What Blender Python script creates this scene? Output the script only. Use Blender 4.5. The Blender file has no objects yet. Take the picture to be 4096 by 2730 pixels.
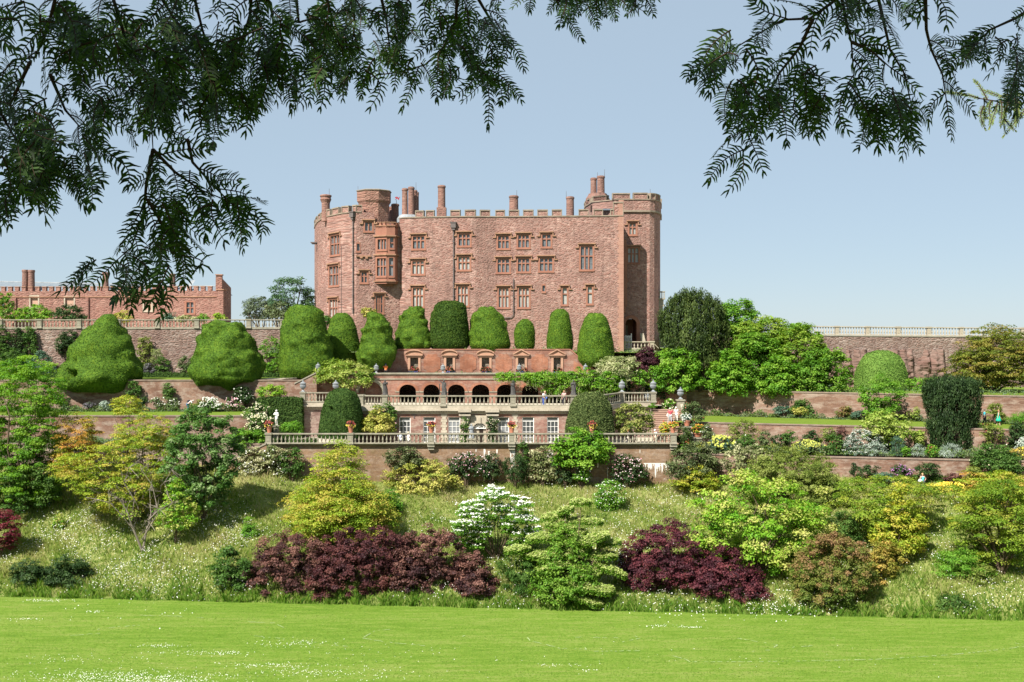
import bpy, math, random
import numpy as np
from mathutils import Vector, Matrix
R = math.radians
C = bpy.context.scene.collection
SC = bpy.context.scene
rng = np.random.default_rng(7)
random.seed(7)

# ------------------------------------------------------------------ camera, sky, sun, exposure
F, CX, CY, H = 4400.0, 2048.0, 1365.0, 21.4      # focal length in photo pixels, centre, eye height above the lawn
cam = bpy.data.cameras.new('camera'); cam.sensor_width = 36.0; cam.lens = 36.0 * F / 4096.0
cam.clip_start = 0.05; cam.clip_end = 6000
camo = bpy.data.objects.new('camera', cam); C.objects.link(camo)
camo.location = (0, 0, H); camo.rotation_euler = (R(90), 0, 0); SC.camera = camo
SUN = Vector((-0.56, -0.74, 1.0)).normalized()
W = bpy.data.worlds.new('World'); SC.world = W; W.use_nodes = True
wn = W.node_tree
sky = wn.nodes.new('ShaderNodeTexSky'); sky.sky_type = 'NISHITA'; sky.sun_disc = False
sky.sun_elevation = math.asin(SUN.z); sky.sun_rotation = math.atan2(SUN.x, SUN.y)
sky.air_density = 0.8; sky.dust_density = 0.2; sky.ozone_density = 1.0; sky.altitude = 0
bgn = wn.nodes['Background']; bgn.inputs[1].default_value = 0.068
hz = wn.nodes.new('ShaderNodeMix'); hz.data_type = 'RGBA'; hz.inputs[0].default_value = 0.78      # thin even summer haze evens out the sky
hz.inputs[7].default_value = (3.3, 4.12, 4.85, 1)
wn.links.new(sky.outputs[0], hz.inputs[6]); wn.links.new(hz.outputs[2], bgn.inputs[0])
sl = bpy.data.lights.new('sun', 'SUN'); sl.energy = 4.7; sl.angle = R(0.53); sl.color = (1.0, 0.945, 0.86)
so = bpy.data.objects.new('sun', sl); C.objects.link(so); so.location = (-60, -60, 120)
so.rotation_euler = SUN.to_track_quat('Z', 'Y').to_euler()
SC.view_settings.view_transform = 'Standard'; SC.view_settings.look = 'None'
SC.view_settings.exposure = 1.12; SC.view_settings.gamma = 1.0
SC.render.engine = 'CYCLES'
SC.cycles.max_bounces = 5; SC.cycles.diffuse_bounces = 3; SC.cycles.glossy_bounces = 2
SC.cycles.transmission_bounces = 3; SC.cycles.transparent_max_bounces = 4

# ------------------------------------------------------------------ helpers
def at(px, py, D): return Vector(((px - CX) / F * D, D, H - (py - CY) / F * D))
def X(px, D): return (px - CX) / F * D
def Z(py, D): return H - (py - CY) / F * D
ORG = {}
def tag(o, label=None, cat=None, group=None, kind=None):
    if label: o['label'] = label
    if cat: o['category'] = cat
    if group: o['group'] = group
    if kind: o['kind'] = kind
    return o
def thing(name, loc, label, cat, group=None):
    o = bpy.data.objects.new(name, None); C.objects.link(o); o.location = Vector(loc); o.empty_display_size = 0.3
    ORG[o.name] = Vector(loc); return tag(o, label, cat, group)
def link(name, me, mat, parent=None, origin=None):
    """link a mesh given in world coordinates as one object"""
    if origin is None: origin = ORG[parent.name] if parent else Vector((0, 0, 0))
    org = Vector(origin)
    if org.length > 0: me.transform(Matrix.Translation(-org))
    o = bpy.data.objects.new(name, me); C.objects.link(o)
    ORG[o.name] = org
    if parent: o.parent = parent
    else: o.location = org
    if mat:
        for m in (mat if isinstance(mat, (list, tuple)) else [mat]): me.materials.append(m)
    return o
def copy_tree(o, loc=None, parent=None):
    c = o.copy(); C.objects.link(c)
    if parent: c.parent = parent
    if loc is not None: c.location = loc
    for ch in list(o.children): copy_tree(ch, None, c)
    return c
class MB:
    def __init__(s): s.v = []; s.f = []
    def add(s, vs, fs):
        n = len(s.v); s.v += [tuple(v) for v in vs]; s.f += [tuple(i + n for i in f) for f in fs]; return s
    def box(s, x0, x1, y0, y1, z0, z1):
        return s.add([(x0,y0,z0),(x1,y0,z0),(x1,y1,z0),(x0,y1,z0),(x0,y0,z1),(x1,y0,z1),(x1,y1,z1),(x0,y1,z1)],
                     [(0,3,2,1),(4,5,6,7),(0,1,5,4),(1,2,6,5),(2,3,7,6),(3,0,4,7)])
    def bar(s, A, B, n0, n1, z0, z1, zb0=None, zb1=None):
        """box along plan segment A->B, from offset n0 to n1 along the outward normal"""
        A = Vector(A[:2]); B = Vector(B[:2]); d = (B - A).normalized(); n = Vector((d.y, -d.x))
        zb0 = z0 if zb0 is None else zb0; zb1 = z1 if zb1 is None else zb1
        p = [A + n*n1, B + n*n1, B + n*n0, A + n*n0]; zl = [z0, zb0, zb0, z0]; zh = [z1, zb1, zb1, z1]
        return s.add([(q.x, q.y, z) for q, z in zip(p, zl)] + [(q.x, q.y, z) for q, z in zip(p, zh)],
                     [(0,3,2,1),(4,5,6,7),(0,1,5,4),(1,2,6,5),(2,3,7,6),(3,0,4,7)])
    def prism(s, poly, z0, z1):
        n = len(poly); ar = sum(poly[i][0]*poly[(i+1)%n][1] - poly[(i+1)%n][0]*poly[i][1] for i in range(n))
        if ar < 0: poly = poly[::-1]
        return s.add([(p[0],p[1],z0) for p in poly] + [(p[0],p[1],z1) for p in poly],
              [tuple(range(n))[::-1], tuple(range(n, 2*n))] + [(i,(i+1)%n,(i+1)%n+n,i+n) for i in range(n)])
    def lathe(s, c, prof, n=10, a0=0.0):
        vs = []; fs = []
        for (r, z) in prof:
            for k in range(n):
                a = a0 + 2*math.pi*k/n; vs.append((c[0]+r*math.cos(a), c[1]+r*math.sin(a), c[2]+z))
        for j in range(len(prof)-1):
            for k in range(n):
                fs.append((j*n+k, j*n+(k+1)%n, (j+1)*n+(k+1)%n, (j+1)*n+k))
        fs.append(tuple(range(n))[::-1]); fs.append(tuple(range((len(prof)-1)*n, len(prof)*n)))
        return s.add(vs, fs)
    def tube(s, pts, rad, n=6):
        pts = [Vector(p) for p in pts]; vs = []; fs = []
        for i, p in enumerate(pts):
            t = (pts[min(i+1, len(pts)-1)] - pts[max(i-1, 0)]).normalized()
            a = t.cross(Vector((0.31, 0.95, 0.05))).normalized()
            if a.length < .5: a = t.cross(Vector((1, 0, 0))).normalized()
            b = t.cross(a)
            for k in range(n):
                w = 2*math.pi*k/n; q = p + (a*math.cos(w) + b*math.sin(w)) * rad[i]; vs.append(q)
        for j in range(len(pts)-1):
            for k in range(n): fs.append((j*n+k, j*n+(k+1)%n, (j+1)*n+(k+1)%n, (j+1)*n+k))
        fs.append(tuple(range(n))[::-1]); fs.append(tuple(range((len(pts)-1)*n, len(pts)*n)))
        return s.add(vs, fs)
    def mesh(s, name, smooth=False):
        me = bpy.data.meshes.new(name); me.from_pydata(s.v, [], s.f); me.update()
        if smooth: me.polygons.foreach_set('use_smooth', [True]*len(me.polygons))
        return me
    def build(s, name, mat, parent=None, smooth=False, origin=None):
        return link(name, s.mesh(name, smooth), mat, parent, origin)
def wall_panel(mb, A, B, z0, z1, holes=(), depth=0.4, z1b=None):
    """vertical wall face from A to B with real openings (s0,s1,za,zb) and their reveals; outward is to the right-hand rear of A->B"""
    A = Vector(A[:2]); B = Vector(B[:2]); L = (B-A).length; d = (B-A)/L; n = Vector((d.y, -d.x))
    ss = sorted({0.0, L} | {h[0] for h in holes} | {h[1] for h in holes})
    zs = sorted({z0, z1} | {h[2] for h in holes} | {h[3] for h in holes})
    P = lambda s_, z, o=0.0: (A.x + d.x*s_ - n.x*o, A.y + d.y*s_ - n.y*o, z)
    for i in range(len(ss)-1):
        for j in range(len(zs)-1):
            sm = (ss[i]+ss[i+1])/2; zm = (zs[j]+zs[j+1])/2
            if any(h[0] < sm < h[1] and h[2] < zm < h[3] for h in holes): continue
            top0 = top1 = zs[j+1]
            mb.add([P(ss[i],zs[j]), P(ss[i+1],zs[j]), P(ss[i+1],top1), P(ss[i],top0)], [(0,1,2,3)])
    for (a, b, c, e) in holes:
        q = [P(a,c),P(b,c),P(b,e),P(a,e),P(a,c,depth),P(b,c,depth),P(b,e,depth),P(a,e,depth)]
        mb.add(q, [(0,4,5,1),(1,5,6,2),(2,6,7,3),(3,7,4,0)])
def hit(A, B, px, row):
    """where the sight line of a photo pixel meets the vertical plane through A,B: (distance along A->B, z)"""
    A = Vector(A[:2]); B = Vector(B[:2]); d = (B-A).normalized(); k = (px-CX)/F
    # A + s d = D*(k,1)
    den = d.x - k*d.y; s = (k*A.y - A.x)/den; D = A.y + s*d.y
    return s, Z(row, D)
def quads_mesh(name, V, rnd=None, smooth=False):
    """V: (N,4,3) array of separate quads -> mesh; rnd: per-quad value stored as a face attribute"""
    N = len(V); me = bpy.data.meshes.new(name)
    me.vertices.add(N*4); me.vertices.foreach_set('co', V.reshape(-1).astype(np.float32))
    me.loops.add(N*4); me.loops.foreach_set('vertex_index', np.arange(N*4, dtype=np.int32))
    me.polygons.add(N); me.polygons.foreach_set('loop_start', np.arange(0, N*4, 4, dtype=np.int32))
    try: me.polygons.foreach_set('loop_total', np.full(N, 4, dtype=np.int32))
    except Exception: pass
    me.update(calc_edges=True)
    if rnd is not None:
        a = me.attributes.new('rnd', 'FLOAT', 'FACE'); a.data.foreach_set('value', rnd.astype(np.float32))
    return me
def unit(a): return a / np.maximum(np.linalg.norm(a, axis=-1, keepdims=True), 1e-9)
def leaf_quads(c, nrm, size, asp=0.6, g=None, along=None):
    """rhombic leaves at c facing nrm"""
    g = g or rng
    N = len(c); t = g.normal(size=(N, 3)) if along is None else along + g.normal(size=(N, 3))*0.25
    nrm = unit(nrm); t = t - nrm*np.sum(t*nrm, axis=1, keepdims=True); t = unit(t); b = np.cross(nrm, t)
    s = np.asarray(size).reshape(-1, 1) if np.ndim(size) else size
    L = t*s*0.5; Wd = b*s*0.5*asp; sag = nrm*s*0.12
    return np.stack([c - L - sag, c + Wd, c + L - sag, c - Wd], axis=1)

# ------------------------------------------------------------------ materials
def nmat(name):
    m = bpy.data.materials.new(name); m.use_nodes = True; nt = m.node_tree
    for n in list(nt.nodes): nt.nodes.remove(n)
    return m, nt, nt.nodes.new('ShaderNodeOutputMaterial')
def N_(nt, typ, **kw):
    n = nt.nodes.new('ShaderNode' + typ)
    for k, v in kw.items():
        if k.startswith('i_'):
            key = k[2:]; key = int(key) if key.isdigit() else key.replace('_', ' ')
            n.inputs[key].default_value = v
        else: setattr(n, k, v)
    return n
def ramp(nt, src, stops, interp='LINEAR'):
    r = nt.nodes.new('ShaderNodeValToRGB'); r.color_ramp.interpolation = interp
    el = r.color_ramp.elements
    while len(el) < len(stops): el.new(0.5)
    for e, (p, c) in zip(el, stops): e.position = p; e.color = (*c[:3], 1)
    nt.links.new(src, r.inputs[0]); return r.outputs[0]
def mixc(nt, fac, a, b, mode='MIX'):
    m = nt.nodes.new('ShaderNodeMix'); m.data_type = 'RGBA'; m.blend_type = mode
    for sock, v in ((m.inputs[0], fac), (m.inputs[6], a), (m.inputs[7], b)):
        if hasattr(v, 'is_linked') or hasattr(v, 'links'): nt.links.new(v, sock)
        else: sock.default_value = v if not isinstance(v, tuple) else (*v[:3], 1)
    return m.outputs[2]
def mth(nt, op, a, b=None, c=None):
    m = nt.nodes.new('ShaderNodeMath'); m.operation = op
    for i, v in enumerate((a, b, c)):
        if v is None: continue
        if hasattr(v, 'links'): nt.links.new(v, m.inputs[i])
        else: m.inputs[i].default_value = v
    return m.outputs[0]
def wallcoord(nt, su, sv):
    """(x+0.8y, z) in metres scaled: one continuous pattern round corners"""
    tc = nt.nodes.new('ShaderNodeTexCoord'); sp = nt.nodes.new('ShaderNodeSeparateXYZ'); nt.links.new(tc.outputs['Object'], sp.inputs[0])
    u = mth(nt, 'MULTIPLY_ADD', sp.outputs[1], 0.83, sp.outputs[0])
    cb = nt.nodes.new('ShaderNodeCombineXYZ')
    nt.links.new(mth(nt, 'MULTIPLY', u, su), cb.inputs[0]); nt.links.new(mth(nt, 'MULTIPLY', sp.outputs[2], sv), cb.inputs[1])
    return cb.outputs[0]
def noise(nt, vec, scale, detail=4, rough=0.55, out='Fac'):
    n = N_(nt, 'TexNoise', i_Scale=scale, i_Detail=detail, i_Roughness=rough)
    if vec is not None: nt.links.new(vec, n.inputs['Vector'])
    return n.outputs[out]
def objcoord(nt): return nt.nodes.new('ShaderNodeTexCoord').outputs['Object']
def bump(nt, h, strength, dist, nrm=None):
    b = N_(nt, 'Bump', i_Strength=strength, i_Distance=dist); nt.links.new(h, b.inputs['Height'])
    return b.outputs[0]
def bsdf(nt, out, col, rough=0.85, spec=0.25, nrm=None, metal=0.0):
    p = nt.nodes.new('ShaderNodeBsdfPrincipled')
    if hasattr(col, 'links'): nt.links.new(col, p.inputs['Base Color'])
    else: p.inputs['Base Color'].default_value = (*col[:3], 1)
    p.inputs['Roughness'].default_value = rough; p.inputs['Specular IOR Level'].default_value = spec
    p.inputs['Metallic'].default_value = metal
    if nrm is not None: nt.links.new(nrm, p.inputs['Normal'])
    nt.links.new(p.outputs[0], out.inputs[0]); return p
def m_plain(name, col, rough=0.7, spec=0.3, metal=0.0, var=0.12, scale=3.0):
    m, nt, out = nmat(name)
    n = noise(nt, objcoord(nt), scale, 5)
    c = mixc(nt, ramp(nt, n, [(0.3, (0, 0, 0)), (0.7, (1, 1, 1))]), tuple(x*(1-var) for x in col), tuple(min(1, x*(1+var)) for x in col))
    bsdf(nt, out, c, rough, spec, None, metal); return m
def m_rubble(name, cols, su=1.7, sv=4.2, mortar=(0.36, 0.27, 0.22), stain=None, bstr=0.9, stain_lo=0.5, bd=0.12):
    """coursed rubble: voronoi stones in the given colours, mortar, weather stains and relief"""
    m, nt, out = nmat(name)
    uv0 = wallcoord(nt, 1, 1)
    w = noise(nt, uv0, 0.9, 3, 0.6, 'Color'); wv = N_(nt, 'VectorMath', operation='MULTIPLY_ADD')
    nt.links.new(w, wv.inputs[0]); wv.inputs[1].default_value = (0.35, 0.12, 0); nt.links.new(uv0, wv.inputs[2])
    sc = N_(nt, 'VectorMath', operation='MULTIPLY'); nt.links.new(wv.outputs[0], sc.inputs[0]); sc.inputs[1].default_value = (su, sv, 1)
    v1 = N_(nt, 'TexVoronoi', i_Scale=1.0, i_Randomness=0.85); nt.links.new(sc.outputs[0], v1.inputs['Vector'])
    v2 = N_(nt, 'TexVoronoi', feature='DISTANCE_TO_EDGE', i_Scale=1.0, i_Randomness=0.85); nt.links.new(sc.outputs[0], v2.inputs['Vector'])
    sep = nt.nodes.new('ShaderNodeSeparateColor'); nt.links.new(v1.outputs['Color'], sep.inputs[0])
    k = len(cols); c = ramp(nt, sep.outputs[0], [((i + .5)/k, q) for i, q in enumerate(cols)])
    fine = noise(nt, uv0, 9, 5, 0.7)
    c = mixc(nt, ramp(nt, fine, [(0.3, (0, 0, 0)), (0.75, (1, 1, 1))]), mixc(nt, 0.28, c, (0.1, 0.055, 0.04)), c)
    c = mixc(nt, ramp(nt, v2.outputs['Distance'], [(0.0, (1, 1, 1)), (0.13, (0, 0, 0))]), c, mixc(nt, 0.55, c, mortar))
    big = noise(nt, uv0, 0.22, 6, 0.62)
    c = mixc(nt, mth(nt, 'MULTIPLY', ramp(nt, big, [(0.40, (0, 0, 0)), (0.62, (1, 1, 1))]), 0.7), c, stain or tuple(x*0.62 for x in cols[0]))
    st = noise(nt, uv0, 0.5, 6, 0.7)
    c = mixc(nt, mth(nt, 'MULTIPLY', ramp(nt, st, [(0.55, (0, 0, 0)), (0.8, (1, 1, 1))]), stain_lo), c, mortar)
    mp2 = N_(nt, 'Mapping'); mp2.inputs['Scale'].default_value = (2.0, 0.18, 1); nt.links.new(uv0, mp2.inputs[0]); dr = noise(nt, mp2.outputs[0], 0.8, 5, 0.7)
    c = mixc(nt, mth(nt, 'MULTIPLY', ramp(nt, dr, [(0.50, (0, 0, 0)), (0.68, (1, 1, 1))]), 0.5), c, mixc(nt, 0.75, c, (0.10, 0.065, 0.055)))
    hgt = mth(nt, 'ADD', mth(nt, 'MULTIPLY', ramp(nt, v2.outputs['Distance'], [(0.0, (0, 0, 0)), (0.25, (1, 1, 1))]), 0.7),
              mth(nt, 'ADD', mth(nt, 'MULTIPLY', sep.outputs[1], 0.7), mth(nt, 'MULTIPLY', fine, 0.8)))
    bsdf(nt, out, c, 0.95, 0.1, bump(nt, hgt, bstr, bd)); return m
def m_brick(name, c1, c2, mortar, white=0.3, moss=0.0, bw=0.23, bh=0.085):
    m, nt, out = nmat(name)
    uv = wallcoord(nt, 1, 1)
    b = N_(nt, 'TexBrick', i_Scale=1.0, i_Mortar_Size=0.008, i_Brick_Width=bw, i_Row_Height=bh, i_Bias=0.0)
    b.inputs['Color1'].default_value = (*c1, 1); b.inputs['Color2'].default_value = (*c2, 1); b.inputs['Mortar'].default_value = (*mortar, 1)
    nt.links.new(uv, b.inputs['Vector'])
    big = noise(nt, uv, 0.3, 6, 0.7); fine = noise(nt, uv, 4.5, 5, 0.75)
    mp = N_(nt, 'Mapping'); mp.inputs['Scale'].default_value = (1, 2.2, 1); mp.inputs['Location'].default_value = (37, 11, 0); nt.links.new(uv, mp.inputs[0])
    med = noise(nt, mp.outputs[0], 0.7, 7, 0.75)
    mp2 = N_(nt, 'Mapping'); mp2.inputs['Scale'].default_value = (3.0, 0.35, 1); nt.links.new(uv, mp2.inputs[0]); drip = noise(nt, mp2.outputs[0], 0.9, 5, 0.7)
    c = mixc(nt, mth(nt, 'MULTIPLY', ramp(nt, big, [(0.40, (0, 0, 0)), (0.60, (1, 1, 1))]), 0.75), b.outputs[0], tuple(x*0.42 for x in c1))
    c = mixc(nt, mth(nt, 'MULTIPLY', ramp(nt, drip, [(0.5, (0, 0, 0)), (0.7, (1, 1, 1))]), 0.5), c, tuple(x*0.5 for x in c2))
    c = mixc(nt, mth(nt, 'MULTIPLY', ramp(nt, med, [(0.46, (0, 0, 0)), (0.60, (1, 1, 1))]), white), c, (0.43, 0.36, 0.29))
    if moss:
        ms = noise(nt, uv, 0.6, 5, 0.6)
        c = mixc(nt, mth(nt, 'MULTIPLY', ramp(nt, ms, [(0.5, (0, 0, 0)), (0.7, (1, 1, 1))]), moss), c, (0.22, 0.17, 0.07))
    c = mixc(nt, ramp(nt, fine, [(0.35, (0, 0, 0)), (0.7, (1, 1, 1))]), mixc(nt, 0.42, c, (0.10, 0.06, 0.05)), c)
    bsdf(nt, out, c, 0.95, 0.1, bump(nt, mth(nt, 'ADD', fine, mth(nt, 'MULTIPLY', med, 1.5)), 0.5, 0.05)); return m
def m_stone(name, col, dark, lichen=(0.30, 0.28, 0.16), amt=0.5):
    m, nt, out = nmat(name)
    oc = objcoord(nt); n1 = noise(nt, oc, 1.1, 6, 0.7); n2 = noise(nt, oc, 5.0, 6, 0.7)
    c = mixc(nt, ramp(nt, n1, [(0.35, (0, 0, 0)), (0.65, (1, 1, 1))]), dark, col)
    c = mixc(nt, mth(nt, 'MULTIPLY', ramp(nt, n2, [(0.5, (0, 0, 0)), (0.72, (1, 1, 1))]), amt), c, lichen)
    bsdf(nt, out, c, 0.9, 0.15, bump(nt, n2, 0.4, 0.04)); return m
def m_leaf(name, cols, tr=0.32, spec=0.25, rough=0.6, scale=0.7):
    """leaves: colour picked per leaf from the list, part of the light passes through"""
    m, nt, out = nmat(name)
    a = N_(nt, 'Attribute', attribute_name='rnd'); k = len(cols)
    c = ramp(nt, a.outputs['Fac'], [((i + 0.5)/k, q) for i, q in enumerate(cols)])
    p = nt.nodes.new('ShaderNodeBsdfPrincipled'); nt.links.new(c, p.inputs['Base Color'])
    p.inputs['Roughness'].default_value = rough; p.inputs['Specular IOR Level'].default_value = spec
    t = nt.nodes.new('ShaderNodeBsdfTranslucent')
    hs = N_(nt, 'HueSaturation', i_Hue=0.49, i_Saturation=1.12, i_Value=1.35); nt.links.new(c, hs.inputs['Color']); nt.links.new(hs.outputs[0], t.inputs['Color'])
    mx = nt.nodes.new('ShaderNodeMixShader'); mx.inputs[0].default_value = tr
    nt.links.new(p.outputs[0], mx.inputs[1]); nt.links.new(t.outputs[0], mx.inputs[2]); nt.links.new(mx.outputs[0], out.inputs[0]); return m
def m_clip(name, c0, c1, c2, scale=7.0):
    """tightly clipped foliage surface: fine light and dark sprays with relief"""
    m, nt, out = nmat(name)
    oc = objcoord(nt); n1 = noise(nt, oc, scale, 4, 0.65); n2 = noise(nt, oc, 0.8, 4, 0.6)
    a = N_(nt, 'Attribute', attribute_name='rnd')
    f = mth(nt, 'ADD', mth(nt, 'MULTIPLY', n1, 0.55), mth(nt, 'ADD', mth(nt, 'MULTIPLY', n2, 0.3), mth(nt, 'MULTIPLY', a.outputs['Fac'], 0.25)))
    c = ramp(nt, f, [(0.32, c0), (0.52, c1), (0.76, c2)])
    bsdf(nt, out, c, 0.75, 0.15, bump(nt, n1, 0.9, 0.12)); return m
M = {}
M['castle'] = m_rubble('castle_stone', [(0.295,0.145,0.116),(0.365,0.193,0.157),(0.255,0.127,0.102),(0.46,0.29,0.24),(0.325,0.165,0.134),(0.225,0.125,0.106)], 2.4, 4.6, (0.47,0.345,0.29), (0.22,0.13,0.108), 0.6, 0.5)
M['ashlar'] = m_stone('red_ashlar', (0.32,0.148,0.10), (0.25,0.113,0.08), (0.32,0.21,0.15), 0.4)
M['coping'] = m_stone('pale_coping', (0.31,0.255,0.195), (0.19,0.15,0.115), (0.15,0.13,0.095), 0.55)
M['chimney'] = m_rubble('chimney_stone', [(0.27,0.135,0.105),(0.33,0.165,0.125),(0.22,0.12,0.095),(0.36,0.2,0.155)], 2.4, 5.5, (0.32,0.22,0.18), (0.16,0.1,0.085), 0.7, 0.35, 0.06)
M['barracks'] = m_rubble('wing_stone', [(0.27,0.125,0.1),(0.32,0.16,0.125),(0.24,0.11,0.088),(0.36,0.195,0.155)], 1.7, 4.0, (0.40,0.28,0.22), (0.28,0.15,0.12), 0.8, 0.4)
M['upperwall'] = m_rubble('terrace_rubble', [(0.22,0.145,0.115),(0.28,0.19,0.15),(0.19,0.125,0.1),(0.36,0.28,0.235)], 2.0, 5.0, (0.40,0.34,0.30), (0.16,0.095,0.08), 0.8, 0.6)
M['brick'] = m_brick('garden_brick', (0.26,0.132,0.085), (0.32,0.18,0.12), (0.32,0.26,0.205), 0.6)
M['brick_orange'] = m_brick('orange_brick', (0.40,0.145,0.075), (0.45,0.185,0.105), (0.36,0.21,0.15), 0.15)
M['brick_red'] = m_brick('arcade_brick', (0.31,0.13,0.088), (0.37,0.175,0.12), (0.33,0.235,0.19), 0.38)
M['brick_lime'] = m_brick('limed_brick', (0.28,0.165,0.135), (0.35,0.235,0.2), (0.40,0.36,0.335), 0.85)
M['brick_low'] = m_brick('lower_brick', (0.285,0.165,0.090), (0.345,0.212,0.125), (0.30,0.24,0.165), 0.45, 0.5)
M['stone'] = m_stone('balustrade_stone', (0.34,0.31,0.24), (0.21,0.195,0.145), (0.11,0.108,0.072), 0.6)
M['wallcap'] = m_stone('wall_coping', (0.27,0.20,0.155), (0.17,0.125,0.10), (0.34,0.29,0.23), 0.4)
M['stone_pale'] = m_stone('pale_stone', (0.45,0.40,0.315), (0.32,0.275,0.21), (0.2,0.175,0.12), 0.5)
M['lead'] = m_stone('lead', (0.30,0.32,0.335), (0.18,0.195,0.205), (0.42,0.43,0.42), 0.4)
M['lead_dark'] = m_stone('dark_lead', (0.10,0.095,0.09), (0.055,0.052,0.05), (0.17,0.16,0.15), 0.4)
M['marble'] = m_plain('white_marble', (0.72,0.70,0.66), 0.6, 0.3)
M['terracotta'] = m_plain('terracotta', (0.42,0.17,0.105), 0.85, 0.2, 0, 0.2)
M['slate'] = m_stone('slate', (0.17,0.20,0.225), (0.13,0.155,0.18), (0.22,0.245,0.26), 0.35)
M['iron'] = m_plain('lead_pipe', (0.12,0.10,0.095), 0.7, 0.3)
M['white'] = m_plain('white_paint', (0.78,0.77,0.73), 0.5, 0.4, 0, 0.05)
M['opening_shade'] = m_plain('dark_interior', (0.03,0.022,0.018), 0.95, 0.05)  # near-black that paints the shade in slits, vents, flues and openings
M['bark'] = m_plain('bark', (0.11,0.08,0.055), 0.95, 0.1, 0, 0.35, 6)
M['bark_grey'] = m_plain('grey_bark', (0.20,0.17,0.14), 0.95, 0.1, 0, 0.3, 6)
M['soil'] = m_plain('soil', (0.075,0.06,0.035), 0.98, 0.05, 0, 0.4, 2)
M['step'] = m_stone('steps', (0.36,0.24,0.18), (0.28,0.18,0.135), (0.4,0.32,0.25), 0.4)
def m_glass(name, base, lattice=(0.30,0.31,0.31), rough=0.25, gx=0.16, gz=0.2, lw=0.16):
    m, nt, out = nmat(name)
    uv = wallcoord(nt, 1/gx, 1/gz); b = N_(nt, 'TexBrick', offset=0.0, i_Scale=1.0, i_Mortar_Size=lw*0.5, i_Brick_Width=1.0, i_Row_Height=1.0)
    n = noise(nt, uv, 0.35, 3, 0.6)
    b.inputs['Mortar'].default_value = (*lattice, 1); nt.links.new(uv, b.inputs['Vector'])
    b.inputs['Color1'].default_value = (*base, 1); b.inputs['Color2'].default_value = tuple(x*0.8 for x in base) + (1,)
    c = mixc(nt, ramp(nt, n, [(0.35, (0, 0, 0)), (0.65, (1, 1, 1))]), tuple(x*0.75 for x in base), b.outputs[0])
    bsdf(nt, out, c, rough, 0.6); return m
M['leaded'] = m_glass('leaded_glass', (0.12,0.135,0.145), (0.27,0.28,0.28), 0.15)
M['blind'] = m_glass('blind_behind_glass', (0.40,0.40,0.37), (0.27,0.27,0.25), 0.35, 0.35, 0.4, 0.1)
M['sash'] = m_plain('sash_glass', (0.055,0.06,0.065), 0.12, 0.7)
M['sash_blind'] = m_plain('sash_with_blind', (0.19,0.20,0.21), 0.25, 0.5)
# ------------------------------------------------------------------ terrain
def lerp(a, b, t): return a + (b-a)*t
def y_edge(x): return 92.3 - 0.096*(x+43)
def y_top(x):
    x = np.asarray(x, float); return np.where(x > 16.0, 110.0 - 0.22*(x-16.0), 110.0)
def z_top(x): return np.interp(np.asarray(x, float), [-80,-30,-24,-18,15,18,30,45,80], [9.0,8.9,8.6,7.3,7.1,7.6,8.2,8.4,8.4])
def wob(x, y): return 0.22*np.sin(x*.31+y*.17)+0.15*np.sin(x*.73-y*.41+1)+0.09*np.sin(x*1.7+y*1.3)+0.05*np.sin(x*3.1-y*2.7)
def gz(x, y):
    x = np.asarray(x, float); y = np.asarray(y, float)
    t = np.clip((y - y_edge(x))/(y_top(x) - y_edge(x)), -1, 1.2); tt = np.clip(t, 0, 1.1)
    z = z_top(x)*(0.07*(1-np.exp(-tt*26)) + 0.93*tt**1.05) + wob(x, y)*np.clip(tt*8, 0, 1)*np.clip((1.02-tt)*6, 0, 1)
    return np.where(t <= 0, 0.0, z)
def bank_point(px, row):
    """the point of the bank a photo pixel looks at"""
    k = (px-CX)/F
    for D in np.arange(80, 112, 0.05):
        if H - (row-CY)/F*D <= float(gz(k*D, D)): return Vector((k*D, D, float(gz(k*D, D))))
    return Vector((k*111, 111, float(gz(k*111, 111))))
def sheet(name, poly, mat):
    me = bpy.data.meshes.new(name); me.from_pydata([tuple(p) for p in poly], [], [tuple(range(len(poly)))]); me.update()
    if me.polygons[0].normal.z < 0: me.flip_normals()
    return tag(link(name, me, mat), kind='structure')
def m_lawn(name, cols, streak=1.0, bright=1.0):
    m, nt, out = nmat(name)
    tc = objcoord(nt); mp = N_(nt, 'Mapping'); mp.inputs['Scale'].default_value = (0.16, 1, 1); nt.links.new(tc, mp.inputs[0])
    a = noise(nt, mp.outputs[0], 0.22, 3, 0.5); b = noise(nt, tc, 4.5, 6, 0.85); d = noise(nt, mp.outputs[0], 1.8, 6, 0.8)
    f = mth(nt, 'ADD', mth(nt, 'MULTIPLY', a, 0.12), mth(nt, 'ADD', mth(nt, 'MULTIPLY', b, 0.46), mth(nt, 'MULTIPLY', d, 0.46)))
    c = ramp(nt, f, [(0.44 + 0.033*i, q) for i, q in enumerate(cols)] if len(cols) == 5 else [(0.4 + 0.2*i/max(1, len(cols)-1), q) for i, q in enumerate(cols)])
    bsdf(nt, out, c, 0.9, 0.1, bump(nt, b, 0.8, 0.06)); return m
M['lawn'] = m_lawn('mown_lawn', [(0.082,0.156,0.014),(0.100,0.182,0.017),(0.119,0.200,0.022),(0.142,0.218,0.030),(0.18,0.228,0.05)])
M['terrace_lawn'] = m_lawn('terrace_grass', [(0.085,0.14,0.016),(0.115,0.175,0.02),(0.15,0.205,0.03)])
M['bankground'] = m_lawn('meadow_ground', [(0.10,0.14,0.03),(0.17,0.20,0.055),(0.25,0.24,0.10)])
M['gravel'] = m_plain('gravel', (0.42,0.37,0.29), 0.95, 0.05, 0, 0.2, 4)

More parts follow.
